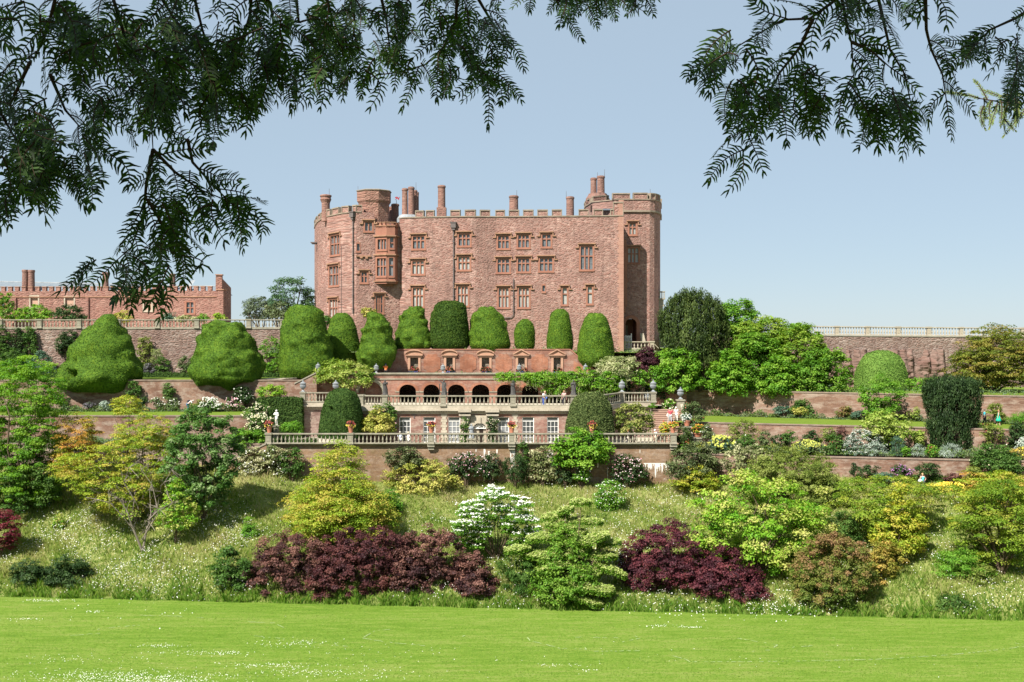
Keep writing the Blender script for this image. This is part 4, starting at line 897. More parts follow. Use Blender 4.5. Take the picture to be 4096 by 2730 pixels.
urns = [(1279,1478,125.9,18.5,'grey lidded urn at the top of the sloping brick parapet',.68),(1505,1489,126,17.8,'grey lidded urn on the arcade parapet near the person in orange',.68),(1772,1490,126,17.8,'grey lidded urn on the arcade parapet above the second statue',.68),
        (2077,1489,126,17.8,'grey lidded urn at the edge of the hanging wisteria',.68),(2342,1494,126,17.8,'grey lidded urn on the arcade beside the last clipped yew',.68),
        (1212,1567,122,None,'grey lidded urn on the balustrade corner above the square hedge',.84),(1343,1567,122,None,'grey lidded urn rising over the dense clipped dome',.84),
        (2488,1560,122,None,'grey lidded urn where the balustrade turns inward by the steps',.86),(2613,1562,122,None,'grey lidded urn on the outer balustrade corner beside the steps',.86),
        (2722,1597,121.9,None,'grey lidded urn on the lone stone gatepost at the head of the steps',.86),(1243,1576,125,None,'half hidden grey urn behind the balusters above the square hedge',.8),(2590,1576,125,None,'grey urn standing behind the balusters near the steps',.8)]
for i, (px, row, D, z, lab, s) in enumerate(urns):
    o = U if i == 0 else copy_tree(U); p = at(px, row, D)
    if D == 122: p.z = AZ+1.155
    if row == 1576: p.z = 14.46
    if D == 126: p.z = Z(1500,126)+.222
    if row == 1478: p.z = at(1268,1488,124.7).z-.02; p.y = 124.7; p.x = X(1272,124.7)
    if px == 2722: p.z = 14.97
    o.location = p; o['label'] = lab; o.scale = (s,)*3
def post(label, px, D, z0, z1, w=.38):
    x = X(px,D); e = thing('gatepost', (x,D,z0), label, 'post'); m = MB(); m.box(x-w,x+w,D-w,D+w,z0,z1-.2); m.build('shaft', M['stone'], e); m = MB(); m.box(x-w-.1,x+w+.1,D-w-.1,D+w+.1,z1-.2,z1-.05); m.lathe((x,D,z1-.05), [(w,0),(.1,.05)], 4, R(45)); m.build('cap', M['stone'], e)
post('square stone gatepost with a lidded urn at the head of the steps', 2722, 121.9, 12.7, 14.97)
p_ = at(1243,1576,125); post('low stone block under the half hidden urn', 1243, 125, 14.3, 14.46, .3); post('low stone block under the urn near the steps', 2590, 125, 14.0, 14.46, .3)
# ------------------------------------------------------------------ foliage
PROF = {
 'ball': lambda t: np.sqrt(np.clip(1-(2*t-1)**2, 0, 1)),
 'dome': lambda t: np.sqrt(np.clip(1-t**2.2, 0, 1))*(0.80+0.20*np.clip(t*5, 0, 1)),
 'egg': lambda t: np.sqrt(np.clip(1-(np.abs(t-.38)/np.where(t < .38, .46, .62))**2, 0, 1)),
 'cone': lambda t: np.clip((1-t)*1.12, 0, 1)**.85*(0.7+0.3*np.clip(t*6, 0, 1)),
 'vase': lambda t: (0.38+0.62*np.clip(t/.62, 0, 1))*np.sqrt(np.clip(1-np.clip((t-.62)/.38, 0, 1)**2, 0, 1)),
 'umbrella': lambda t: (0.55+0.45*np.clip(t/.45, 0, 1))*np.sqrt(np.clip(1-np.clip((t-.45)/.55, 0, 1)**2, 0, 1)),
 'column': lambda t: np.sqrt(np.clip(1-np.clip((t-.75)/.25, 0, 1)**2, 0, 1))*(.8+.2*t),
 'wall': lambda t: np.sqrt(np.clip(1-np.clip((t-.6)/.4, 0, 1)**2, 0, 1)),
}
def clump_centres(g, base, w, d, h, prof, ncl, shell, lump):
    P = PROF[prof]; out = []; ph = g.uniform(0, 6.28, 8)
    while len(out) < ncl:
        u, v = g.uniform(-1, 1, 2); t = g.uniform(0, 1); r = math.hypot(u, v); th = math.atan2(v, u)
        q = float(P(np.float64(t)))*(1 + lump*(math.sin(2*th+ph[0]+3*t)+math.sin(3*th+ph[1]-5*t)*.7+math.sin(5*th+ph[2]+9*t)*.6))
        if r > q: continue
        if r < q*shell and t < .8 and g.random() < .75: continue
        out.append((base[0]+u*w/2, base[1]+v*d/2, base[2]+t*h))
    return np.array(out)
def crown_quads(g, base, w, d, h, prof='ball', leaf=.16, dens=3.2, cr=.7, flat=.6, asp=.6, shell=.55, lump=.10, topb=0.0, up=.7, upright=False, ncl=None, outw=.35, zmin=None, per=1.0):
    cw, cd, ch = max(w-cr*.75, .4*w), max(d-cr*.75, .4*d), max(h-cr*flat*1.0, .5*h)
    ncl = ncl or int(max(8, 2.6*(w*h+.5*w*d)/(cr*cr*math.pi*min(max(flat, .4), 1.1))*per))
    cc = clump_centres(g, (base[0], base[1], base[2]+cr*flat*.5), cw, cd, ch, prof, ncl, shell, lump)
    N = int(1.35*dens*w*h/(leaf*leaf*max(asp,.4)*.5)); k = g.integers(0, ncl, N); rs = cr*g.uniform(.55, 1.25, ncl)
    dr = unit(g.normal(size=(N, 3))); flip = (dr[:, 2] < 0) & (g.random(N) < .62); dr[flip, 2] *= -1
    rad = g.random(N)**.38
    pos = cc[k] + dr*(rs[k]*rad)[:, None]*np.array([1, 1, flat])
    if flat < .45:   # horizontal sprays droop at their rims
        pos[:, 2] -= 0.22*rs[k]*rad**2*np.linalg.norm(dr[:, :2], axis=1)
    cen = np.array([base[0], base[1], base[2]+h*.35]); outv = unit(pos-cen)
    nrm = unit(dr*.5 + np.array([0, 0, up]) + outv*outw + g.normal(size=(N, 3))*.5)
    if isinstance(zmin, str): pos[:, 2] = np.maximum(pos[:, 2], gz(pos[:, 0], pos[:, 1])+.08+g.random(N)*.3)
    elif zmin is not None: pos[:, 2] = np.maximum(pos[:, 2], zmin+g.random(N)*.15)
    crn = g.random(ncl); t = np.clip((pos[:, 2]-base[2])/h, 0, 1)
    rnd = np.clip(.66*crn[k] + .34*g.random(N) + topb*(t-.5)*2*g.random(N), 0, 1)
    sz = leaf*g.uniform(.45, 1.45, N)
    al = np.tile([0, 0, 1.6], (N, 1)) + outv*.5 if upright else None
    if upright: nrm = unit(outv*np.array([1, 1, .2]) + g.normal(size=(N, 3))*.55)
    return leaf_quads(pos, nrm, sz, asp, g, al), rnd, cc, rs
def stems(g, foot, cc, base_r, n=7, wig=.12, low=.0, sides=5):
    m = MB(); foot = Vector(foot); idx = g.choice(len(cc), min(n, len(cc)), replace=False)
    for i in idx:
        e = Vector(cc[i]); L = (e-foot).length; p1 = foot.lerp(e, .35); p1.z = foot.z+(e.z-foot.z)*.5; p2 = foot.lerp(e, .7); p2.z = foot.z+(e.z-foot.z)*.8
        w_ = lambda: Vector(g.normal(0, wig*L*.3, 3)*np.array([1, 1, .4]))
        r = base_r*g.uniform(.6, 1); m.tube([foot+Vector(g.normal(0, base_r*.8, 3)*np.array([1,1,0]))-Vector((0,0,.3)), p1+w_(), p2+w_(), e], [r, r*.7, r*.42, r*.14], sides)
        if g.random() < .8:
            j = int(g.integers(len(cc))); q = Vector(cc[j])
            if (q-p2).length < L: m.tube([p2, p2.lerp(q, .5)+w_()*.5, q], [r*.4, r*.25, r*.1], 4)
    return m
SEED = [100]
def plant(name, label, cat, box, D, mat, prof='ball', leaf=.16, dens=3.2, cr=.7, flat=.6, foot=None, trunk=None, depth=.8, fl=None, group=None, stem_mat=None, nst=7, dz=0.0, ground=None, parts=None, **kw):
    """box: x0,y0,x1,y1 of the crown in the photo; D: depth in metres or 'bank'; foot: (px,row) of the trunk's foot"""
    SEED[0] += 1; g = np.random.default_rng(SEED[0]); x0, y0, x1, y1 = box; pc = (x0+x1)/2
    if D == 'bank':
        fp = bank_point(*(foot or (pc, y1-4))); D = fp.y + dz; lowz = None
        if foot is None: lowz = fp.z - .1; D = fp.y + max(dz, 0)*.5 + .30*(x1-x0)/F*fp.y*depth
        gzv = float(gz(X(pc, D), D)); bank = True
    else:
        bank = False; lowz = None; fp = at(*(foot or (pc, y1)), D); gzv = fp.z if ground is None else ground
    w, h = (x1-x0)/F*D*1.06, (y1-y0)/F*D*1.07; b = at(pc, y1, D); d = w*depth
    if lowz is not None: b.z = lowz; h = (Z(y0, D)-lowz)*1.05; fp = Vector((b.x, D, gzv))
    root = thing(name, (fp.x, D, gzv), label, cat, group)
    V, rnd, cc, rs = crown_quads(g, b, w, d, h, prof, leaf, dens, cr, flat, zmin=('bank' if bank else gzv if foot is None else None), **kw)
    tree = 'tree' in name or 'acer' in name or 'maple' in name or trunk
    o = link('crown' if tree else 'foliage', quads_mesh('crown', V, rnd), M[mat], root)
    st = stems(g, (fp.x, D, gzv), cc, trunk or .05, nst, sides=6 if trunk else 4); st.build('trunk' if tree else 'stem', stem_mat or M['bark'], root)
    if fl:    # blossom scattered over the outer side
        n, fs, fm = fl[:3]; bias = fl[3] if len(fl) > 3 else .0; fn = fl[4] if len(fl) > 4 else 'blossom'
        k = g.integers(0, len(cc), n*3); dr = unit(g.normal(size=(n*3, 3))); dr[:, 2] = np.abs(dr[:, 2])*.9+.05; dr[:, 1] = -np.abs(dr[:, 1])
        p = cc[k]+dr*(rs[k])[:, None]*np.array([1.02, 1.02, flat*1.08]); t = (p[:, 2]-b.z)/h; p = p[np.argsort(-(t*bias+g.random(n*3)))[:n]]
        p[:, 2] = np.maximum(p[:, 2], (gz(p[:, 0], p[:, 1]) if bank else gzv)+.15)
        nr = unit(np.array([-.2, -.7, .75])+g.normal(size=(n, 3))*.4); q1 = leaf_quads(p, nr, fs*g.uniform(.7, 1.25, n), 1.0, g)
        q2 = leaf_quads(p+np.array([0, -.01, .012]), unit(nr+g.normal(size=(n, 3))*.7), fs*g.uniform(.7, 1.2, n), .8, g)
        link(fn, quads_mesh(fn, np.concatenate([q1, q2]), g.random(2*n)), M[fm], root)
    return root
# ------------------------------------------------------------------ clipped shapes
def clipped(label, rows, D, mat, lumps=30, amp=.16, sig=(.35, .9), tufts=9000, ts=.12, name='clipped_yew', cat='topiary', group=None, dents=(), depth=.92, jit=.5, hang=0):
    SEED[0] += 1; g = np.random.default_rng(SEED[0]); rows = sorted(rows)
    rr = np.array([r[0] for r in rows], float); xl = np.array([r[1] for r in rows], float); xr = np.array([r[2] for r in rows], float)
    nt, na = 64, 110; s = np.linspace(0, 1, nt); q = rr[0] + (rr[-1]-rr[0])*(s**1.35)
    hw = np.interp(q, rr, (xr-xl)/2)/F*D; cx = (np.interp(q, rr, (xl+xr)/2)-CX)/F*D; z = H-(q-CY)/F*D
    hw = np.convolve(np.pad(hw, 2, 'edge'), np.ones(5)/5, 'valid'); hw[0] = .02; hw[1] = min(hw[1], hw[2]*.6)
    a = np.linspace(0, 2*np.pi, na, endpoint=False); Xg = cx[:, None]+hw[:, None]*np.cos(a); Yg = D+hw[:, None]*depth*np.sin(a); Zg = np.repeat(z[:, None], na, 1)
    P = np.stack([Xg, Yg, Zg], -1); ctr = np.array([cx.mean(), D, z.mean()])
    def normals(P):
        da = np.roll(P, -1, 1)-np.roll(P, 1, 1); ds = np.gradient(P, axis=0); n = np.cross(ds, da); n = unit(n); sg = np.sign(np.sum(n*(P-ctr), -1, keepdims=True)); return n*np.where(sg == 0, 1, sg)
    Nn = normals(P); disp = np.zeros((nt, na)); mx = np.zeros((nt, na))
    for k in range(lumps):
        i, j = g.integers(2, nt), g.integers(0, na); sg = g.uniform(*sig); d2 = np.sum(((P-P[i, j])*np.array([1, 1, g.uniform(1., 2.0)]))**2, -1)/sg**2; e_ = amp*g.uniform(.35, 1)*np.exp(-d2*1.2); mx = np.maximum(mx, e_) if k % 3 else mx; disp += 0 if k % 3 else (-.35*amp*np.exp(-d2*2.5))
    disp += mx*1.15 - amp*.30
    disp += .05*np.sin(P[..., 0]*2.1+P[..., 2]*1.7)*np.sin(P[..., 1]*1.9)
    for (px, row, rad, dep) in dents:
        c = at(px, row, D); c = np.array([c.x, D-np.interp(row, rr, (xr-xl)/2)/F*D*.8, c.z]); d2 = np.sum(((P-c)*np.array([1, .5, 1]))**2, -1)/rad**2; disp -= dep*np.exp(-d2**4)
    P = P + Nn*disp[..., None]; Nn = normals(P)
    me_v = P.reshape(-1, 3); i = np.arange((nt-1)*na); r, c = i//na, i % na; A = r*na+c; Bq = r*na+(c+1) % na
    # tufts on the surface break the outline
    ar = np.linalg.norm(np.cross(P[1:]-P[:-1], (np.roll(P, -1, 1)-P)[:-1]), axis=-1).reshape(-1); ar *= (P[:-1, :, 1].reshape(-1) < D+1.2*hw.max()*.5)
    pick = g.choice(len(ar), tufts, p=ar/ar.sum()); pr, pcx = pick//na, pick % na; fu, fv = g.random((2, tufts, 1))
    p0 = P[pr, pcx]*(1-fu)*(1-fv)+P[pr, (pcx+1) % na]*fu*(1-fv)+P[pr+1, pcx]*(1-fu)*fv+P[pr+1, (pcx+1) % na]*fu*fv; n0 = Nn[pr, pcx]
    V = leaf_quads(p0+n0*g.uniform(-.02, .07, (tufts, 1)), unit(n0+g.normal(size=(tufts, 3))*jit), ts*g.uniform(.6, 1.3, tufts), .55, g)
    me = bpy.data.meshes.new(name); nv = len(me_v); quads = np.stack([A, A+na, Bq+na, Bq], 1)
    allv = np.concatenate([me_v, V.reshape(-1, 3)]); allf = np.concatenate([quads, np.arange(tufts*4).reshape(-1, 4)+nv]); NF = len(allf)
    me.vertices.add(len(allv)); me.vertices.foreach_set('co', allv.reshape(-1).astype(np.float32)); me.loops.add(NF*4); me.loops.foreach_set('vertex_index', allf.reshape(-1).astype(np.int32))
    me.polygons.add(NF); me.polygons.foreach_set('loop_start', np.arange(0, NF*4, 4, dtype=np.int32)); me.update(calc_edges=True)
    sm = np.zeros(NF, bool); sm[:len(quads)] = True; me.polygons.foreach_set('use_smooth', sm)
    at_ = me.attributes.new('rnd', 'FLOAT', 'FACE'); at_.data.foreach_set('value', np.concatenate([np.full(len(quads), .35), g.random(tufts)]).astype(np.float32))
    o = link(name, me, M[mat], None, (cx.mean(), D, float(z.min()))); return tag(o, label, cat, group)
def hedge(label, x0, x1, y0, y1, z0, z1, mat, tufts=6000, ts=.13, name='clipped_hedge', rough=.05):
    SEED[0] += 1; g = np.random.default_rng(SEED[0]); w, d, h = x1-x0, y1-y0, z1-z0; A = np.array([w*h, w*d, d*h, d*h]); k = g.choice(4, tufts, p=A/A.sum()); u, v = g.random((2, tufts))
    p = np.zeros((tufts, 3)); n = np.zeros((tufts, 3))
    p[:] = np.stack([x0+u*w, np.where(k == 0, y0, y0+v*d), np.where(k == 1, z1, z0+v*h)], -1)
    for kk, xx, s in ((2, x0, -1), (3, x1, 1)): m_ = k == kk; p[m_] = np.stack([np.full(m_.sum(), xx), y0+u[m_]*d, z0+v[m_]*h], -1); n[m_] = (s, 0, 0)
    n[k == 0] = (0, -1, 0); n[k == 1] = (0, 0, 1); p += n*g.normal(0, rough, (tufts, 1)); p[:, 2] += .04*np.sin(p[:, 0]*3)+.03*np.sin(p[:, 0]*7+1)
    V = leaf_quads(p, unit(n+g.normal(size=(tufts, 3))*.6), ts*g.uniform(.6, 1.4, tufts), .6, g); b = MB(); b.box(x0+.05, x1-.05, y0+.05, y1-.05, z0, z1-.06)
    bx = np.array(b.v)[np.array(b.f)]; o = link(name, quads_mesh(name, np.concatenate([bx, V]), np.concatenate([np.full(6, .2), g.random(tufts)])), M[mat], None, (x0, y0, z0)); return tag(o, label, 'hedge')
# ------------------------------------------------------------------ palettes
def L(name, cols, tr=.32, **k): M[name] = m_leaf('leaf_'+name, cols, tr, **k)
L('bright', [(.06,.17,.010),(.10,.245,.014),(.16,.32,.025),(.24,.38,.05)], .3)
L('fresh', [(.06,.17,.014),(.10,.25,.02),(.15,.31,.03),(.20,.35,.045)])
L('mid', [(.035,.085,.014),(.055,.13,.02),(.085,.17,.03),(.13,.22,.05)])
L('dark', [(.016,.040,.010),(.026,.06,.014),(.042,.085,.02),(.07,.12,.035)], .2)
L('gloss', [(.045,.115,.018),(.07,.165,.028),(.11,.215,.045),(.25,.34,.14)], .28, spec=.3, rough=.5)
L('lime', [(.13,.30,.016),(.20,.38,.025),(.29,.43,.045),(.40,.47,.10)])
L('limegold', [(.09,.25,.014),(.15,.33,.02),(.24,.40,.035),(.38,.44,.09),(.46,.44,.14)])
L('gold', [(.13,.22,.015),(.25,.33,.025),(.38,.41,.045),(.48,.40,.07)])
L('acer', [(.10,.19,.012),(.17,.28,.02),(.26,.35,.03),(.36,.39,.05),(.42,.38,.07),(.42,.30,.07)])
L('acergreen', [(.08,.16,.012),(.15,.25,.02),(.25,.33,.035),(.36,.36,.06)])
L('acerorange', [(.15,.20,.012),(.28,.28,.03),(.44,.31,.06),(.50,.24,.06)])
L('olive', [(.085,.13,.018),(.145,.20,.032),(.21,.26,.052),(.30,.34,.095)])
L('purple', [(.035,.011,.018),(.065,.017,.025),(.11,.026,.036),(.17,.045,.05)], .22)
L('brownp', [(.035,.015,.018),(.065,.027,.026),(.11,.048,.040),(.17,.08,.062),(.24,.12,.09)], .22)
L('red', [(.07,.012,.02),(.13,.02,.032),(.22,.032,.05),(.10,.055,.025)], .3)
L('pinkbrown', [(.07,.12,.018),(.12,.175,.028),(.18,.20,.04),(.23,.18,.06),(.28,.165,.08)])
L('cream', [(.12,.18,.05),(.25,.30,.11),(.42,.44,.22),(.50,.50,.30)])
L('tier', [(.08,.19,.016),(.13,.26,.026),(.20,.32,.045)])
L('tiertop', [(.24,.36,.06),(.38,.45,.13),(.50,.53,.22)])
L('silver', [(.17,.23,.17),(.26,.33,.26),(.34,.41,.34),(.42,.48,.41)], .2)
L('varieg', [(.07,.11,.03),(.16,.19,.06),(.30,.31,.15),(.48,.46,.27)], .2)
L('vargold', [(.12,.17,.02),(.28,.31,.05),(.45,.43,.10),(.52,.46,.14)], .25)
L('euph', [(.25,.34,.03),(.42,.47,.05),(.52,.52,.09)])
L('bluegreen', [(.05,.11,.07),(.08,.16,.10),(.12,.2,.13)])
L('ivy', [(.014,.035,.012),(.03,.06,.018),(.05,.09,.025),(.10,.14,.05)], .15)
L('grass', [(.10,.19,.022),(.17,.26,.04),(.26,.32,.075),(.36,.36,.14),(.45,.40,.21)], .45)
L('edge', [(.07,.17,.015),(.12,.24,.024),(.18,.30,.04),(.26,.33,.08)], .45)
L('white_f', [(.72,.72,.62),(.80,.80,.76)], .25)
L('cream_f', [(.72,.66,.42),(.80,.76,.60)], .25)
L('pink_f', [(.68,.33,.40),(.75,.55,.58),(.8,.7,.7)], .25)
L('red_f', [(.36,.04,.04),(.42,.12,.07),(.22,.06,.04)], .2)
L('mauve_f', [(.35,.13,.35),(.45,.22,.42)], .2)
L('yellow_f', [(.72,.55,.06),(.78,.66,.12)], .25)
L('orange_f', [(.6,.2,.03),(.65,.4,.04),(.5,.05,.03)], .2)
L('irish', [(.022,.042,.009),(.036,.064,.013),(.062,.10,.02),(.11,.15,.035)], .15)
L('irishdark', [(.013,.032,.009),(.022,.05,.013),(.038,.075,.02),(.06,.105,.032)], .15)
L('needles', [(.016,.036,.008),(.028,.065,.012),(.05,.11,.018)], .45)
L('canopy', [(.012,.025,.008),(.02,.04,.01)], .3)
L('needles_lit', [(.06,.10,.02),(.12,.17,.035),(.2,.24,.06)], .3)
M['yew'] = m_clip('clipped_yew_leaf', (.013,.034,.004), (.058,.122,.009), (.16,.235,.018), 4.5)
M['yewshag'] = m_clip('shaggy_yew_leaf', (.009,.024,.004), (.035,.075,.009), (.10,.155,.02), 4)
M['box_clip'] = m_clip('clipped_box_leaf', (.012,.03,.007), (.035,.075,.013), (.085,.14,.028), 3.5)
M['boxlight'] = m_clip('light_clipped_leaf', (.04,.09,.014), (.10,.185,.03), (.18,.28,.055), 4)
M['looseclip'] = m_clip('loose_clipped_leaf', (.02,.04,.011), (.065,.095,.026), (.15,.185,.06), 3.5)
L('purplebrown', [(.038,.014,.018),(.07,.023,.026),(.11,.036,.034),(.15,.055,.045)], .22)
L('varieg_dark', [(.03,.05,.015),(.07,.10,.03),(.13,.16,.06),(.26,.27,.14)], .2)
L('gold_dull', [(.16,.19,.02),(.28,.27,.045),(.38,.32,.07),(.45,.30,.08)])
L('vargold_dark', [(.06,.11,.015),(.13,.19,.03),(.24,.28,.06),(.32,.32,.10)], .25)
L('vargold_green', [(.10,.19,.02),(.20,.30,.04),(.32,.40,.08),(.42,.46,.14)], .3)
L('bluef', [(.08,.08,.3),(.15,.15,.42)], .2)
L('mid_rose', [(.05,.09,.03),(.09,.14,.045),(.14,.19,.07),(.2,.24,.1)])
L('fresh2', [(.085,.18,.014),(.14,.26,.022),(.21,.32,.035),(.28,.37,.06)])
L('bright2', [(.05,.14,.010),(.085,.21,.014),(.14,.28,.025),(.21,.34,.045)], .3)
L('purple2', [(.04,.014,.02),(.07,.022,.03),(.11,.035,.045)], .2)
L('greytree', [(.07,.10,.055),(.11,.15,.085),(.16,.20,.12)])
L('greytree2', [(.09,.13,.05),(.13,.17,.075),(.18,.21,.10)])
L('greentree', [(.045,.10,.045),(.075,.15,.065),(.11,.19,.085)])
L('acerolive', [(.07,.11,.012),(.13,.17,.02),(.22,.23,.035),(.27,.20,.05)])
L('mauve', [(.14,.13,.15),(.2,.18,.22),(.1,.13,.08)])
L('euph_f', [(.42,.46,.08),(.55,.56,.14)], .2)
PROF['vasecol'] = lambda t: (0.74+0.26*np.clip(t/.7, 0, 1))*np.sqrt(np.clip(1-np.clip((t-.93)/.09, 0, 1)**2, 0, 1))
L('cover', [(.05,.11,.02),(.09,.16,.03),(.14,.2,.05),(.1,.16,.1),(.2,.22,.1)])
L('lawnblade', [(.07,.15,.012),(.105,.19,.018),(.145,.22,.028),(.20,.26,.05)], .35)
L('fresh3', [(.075,.20,.016),(.125,.28,.022),(.18,.34,.032),(.24,.38,.05)], .4)
# ------------------------------------------------------------------ people and statues: one skinned surface each
def skin_mesh(name, verts, edges, rad, root=0, sub=2):
    me = bpy.data.meshes.new(name+'_s'); me.from_pydata([tuple(v) for v in verts], edges, []); me.update()
    o = bpy.data.objects.new(name+'_s', me); C.objects.link(o); md = o.modifiers.new('s', 'SKIN'); md.use_smooth_shade = True
    for i, r in enumerate(rad):
        d = me.skin_vertices[0].data[i]; d.radius = (r, r) if not isinstance(r, tuple) else r; d.use_root = (i == root)
    if sub: sb = o.modifiers.new('u', 'SUBSURF'); sb.levels = sub; sb.render_levels = sub
    dg = bpy.context.evaluated_depsgraph_get(); dg.update(); ev = o.evaluated_get(dg); out = bpy.data.meshes.new_from_object(ev); out.name = name
    bpy.data.objects.remove(o); bpy.data.meshes.remove(me); return out
def J(pose):
    """joint positions for a figure of height 1, facing -y"""
    j = dict(pel=(0,0,.525), spi=(0,.0,.62), che=(0,-.005,.735), nek=(0,.0,.825), hd0=(0,-.012,.875), hd1=(0,-.012,.935), nos=(0,-.066,.897))
    for s, k in ((-1,'l'),(1,'r')):
        j['sh'+k] = (s*.105,0,.79); j['el'+k] = (s*.135,.015,.635); j['wr'+k] = (s*.14,-.035,.50); j['pa'+k] = (s*.14,-.05,.455)
        j['hi'+k] = (s*.05,0,.50); j['kn'+k] = (s*.055,-.012,.285); j['an'+k] = (s*.055,.012,.045); j['to'+k] = (s*.065,-.075,.018)
    j.update(pose); return {k: Vector(v) for k, v in j.items()}
RAD = dict(pel=.078, spi=.07, che=.083, nek=.032, hd0=.05, hd1=.052, nos=.008, sh=.042, el=.027, wr=.018, pa=.02, hi=.06, kn=.038, an=.024, to=.02)
def rad_of(k): return RAD.get(k, RAD.get(k[:-1], .03))
ED = [('pel','spi'),('spi','che'),('che','nek'),('nek','hd0'),('hd0','hd1'),('hd0','nos')] + [(a+k,b+k) for k in 'lr' for a, b in (('sh','el'),('el','wr'),('wr','pa'),('hi','kn'),('kn','an'),('an','to'))] + [('che','shl'),('che','shr'),('pel','hil'),('pel','hir')]
def skel(j, edges, scale=1.0, extra=0.0, rmul=None):
    ks = [];
    for e in edges:
        for k in e:
            if k not in ks: ks.append(k)
    ix = {k: i for i, k in enumerate(ks)}
    return [j[k]*scale for k in ks], [(ix[a], ix[b]) for a, b in edges], [rad_of(k)*scale*(1+extra)*((rmul or {}).get(k, 1)) for k in ks]
def hand_fingers(j, v, e, r, scale, k):
    """five unequal, slightly curled fingers on the palm"""
    w, p = j['wr'+k], j['pa'+k]; d = (p-w).normalized(); side = d.cross(Vector((0,1,0)));
    side = side.normalized() if side.length > .1 else Vector((1,0,0)); n = d.cross(side); ip = None
    for i, q in enumerate(v):
        if (q - p*scale).length < 1e-6: ip = i
    for f_, (o, L) in enumerate(((-.014,.034),(-.005,.04),(.004,.037),(.012,.029))):
        a = p+side*o+d*.012; b = a+d*L*.55+n*.004; c = b+d*L*.4+n*.012; i0 = len(v)
        v += [a*scale, b*scale, c*scale]; e += [(ip,i0),(i0,i0+1),(i0+1,i0+2)]; r += [.0055*scale,.005*scale,.004*scale]
    a = p-side*.018-d*.012; b = a-side*.012+d*.018; i0 = len(v); v += [a*scale, b*scale]; e += [(ip,i0),(i0,i0+1)]; r += [.006*scale,.0045*scale]
def rotz(me, a): me.transform(Matrix.Rotation(a, 4, 'Z'))
SKIN = m_plain('skin', (0.55,0.33,0.25), .6, .3, 0, .05)
def cloth(name, col): return m_plain(name, col, .9, .1, 0, .15, 9)
def person(label, base, h, face, pose, top=None, legs=None, hair=(0.1,0.07,0.05), sleeve=True, skirt=None, hat=None, bag=None, shoes=(0.08,0.07,0.06), prop=None, long_trouser=True):
    e = thing('person', base, label, 'person'); j = J(pose); a = R(face)
    def put(nm, me, mat, par=e):
        rotz(me, a); me.transform(Matrix.Translation(Vector(base))); return link(nm, me, mat, par)
    v, ed, r = skel(j, ED, h)
    for k in 'lr': hand_fingers(j, v, ed, r, h, k)
    put('body', skin_mesh('body', v, ed, r, 0, 1), SKIN)
    if top:
        E = [('pel','spi'),('spi','che'),('che','shl'),('che','shr')] + ([('shl','ell'),('shr','elr')] if sleeve else [])
        v, ed, r = skel(j, E, h, .16, {'ell':1.05,'elr':1.05,'pel':1.03}); put('shirt', skin_mesh('shirt', v, ed, r, 0, 2), top)
    if legs:
        E = [('pel','hil'),('pel','hir'),('hil','knl'),('hir','knr')] + ([('knl','anl'),('knr','anr')] if long_trouser else [])
        v, ed, r = skel(j, E, h, .14, {'anl':1.35,'anr':1.35,'knl':1.05,'knr':1.05}); put('trousers', skin_mesh('trousers', v, ed, r, 0, 2), legs)
    if skirt:
        p = j['pel']*h; m = MB(); m.lathe((p.x,p.y,p.z), [(.17*h,-.24*h),(.15*h,-.15*h),(.1*h,-.02*h),(.085*h,.08*h)], 14); put('skirt', m.mesh('skirt', True), skirt)
    m = MB(); hd = j['hd1']*h; b0 = j['hd0']*h; up = (hd-b0).normalized(); n = 9
    if hat: m.lathe((hd.x,hd.y,hd.z), [(.085*h,.0),(.062*h,.006*h),(.058*h,.03*h),(.03*h,.052*h),(.0,.056*h)], 12); put('cap', m.mesh('cap', True), hat)
    else:
        q = hd+up*.008*h+Vector((0,.012*h,0)); m.lathe((q.x,q.y,q.z), [(.045*h,-.055*h),(.058*h,-.03*h),(.06*h,.0),(.05*h,.03*h),(.028*h,.047*h),(0,.05*h)], 12); put('hair', m.mesh('hair', True), m_plain('hair', hair, .6, .3, 0, .2))
    m = MB()
    for k in 'lr':
        p, t = j['an'+k]*h, j['to'+k]*h; d = t-p; s = Vector((.03*h,0,0)); z0 = 0.004; m.tube([(p.x,p.y+.02*h,max(p.z*.55,.02)),(t.x,t.y-.01*h,max(t.z*.8,.02))], [.032*h,.03*h], 7)
    put('shoes', m.mesh('shoes', True), m_plain('shoe', shoes, .6, .3))
    if bag:
        lo, sz, col = bag; m = MB(); q = Vector(lo)*h; m.tube([q+Vector((0,0,-.12*h)), q+Vector((0,0,-.05*h)), q+Vector((0,0,.06*h)), q+Vector((0,0,.10*h))], [.03*h*sz,.075*h*sz,.06*h*sz,.02*h*sz], 8)
        m.tube([q+Vector((0,0,.08*h)), j['shl']*h+Vector((0,0,.03*h))], [.008*h,.008*h], 4); put('bag', m.mesh('bag', True), cloth('bag_cloth', col))
    if prop: prop(e, j, h, put)
    return e
def cane(e, j, h, put):
    m = MB(); w = j['pal']*h; m.tube([(w.x,w.y,w.z+.02), (w.x-.02,w.y-.12,.0)], [.02,.016], 6); put('walking_stick', m.mesh('walking_stick'), M['white'])
def camera_prop(e, j, h, put):
    p = (j['wrl']+j['wrr'])*.5*h; m = MB(); m.box(p.x-.07,p.x+.07,p.y-.06,p.y+.02,p.z-.03,p.z+.07); m.lathe((p.x,p.y-.06,p.z+.02), [(.04,0),(.04,.02)], 8); put('camera', m.mesh('camera'), M['iron'])
WALK = dict(knl=(-.055,-.07,.29), anl=(-.055,-.06,.06), tol=(-.06,-.14,.03), knr=(.055,.02,.29), anr=(.055,.11,.065), tor=(.06,.05,.02), wrl=(-.13,.04,.51), pal=(-.13,.05,.465), wrr=(.13,-.1,.53), par=(.13,-.13,.495))
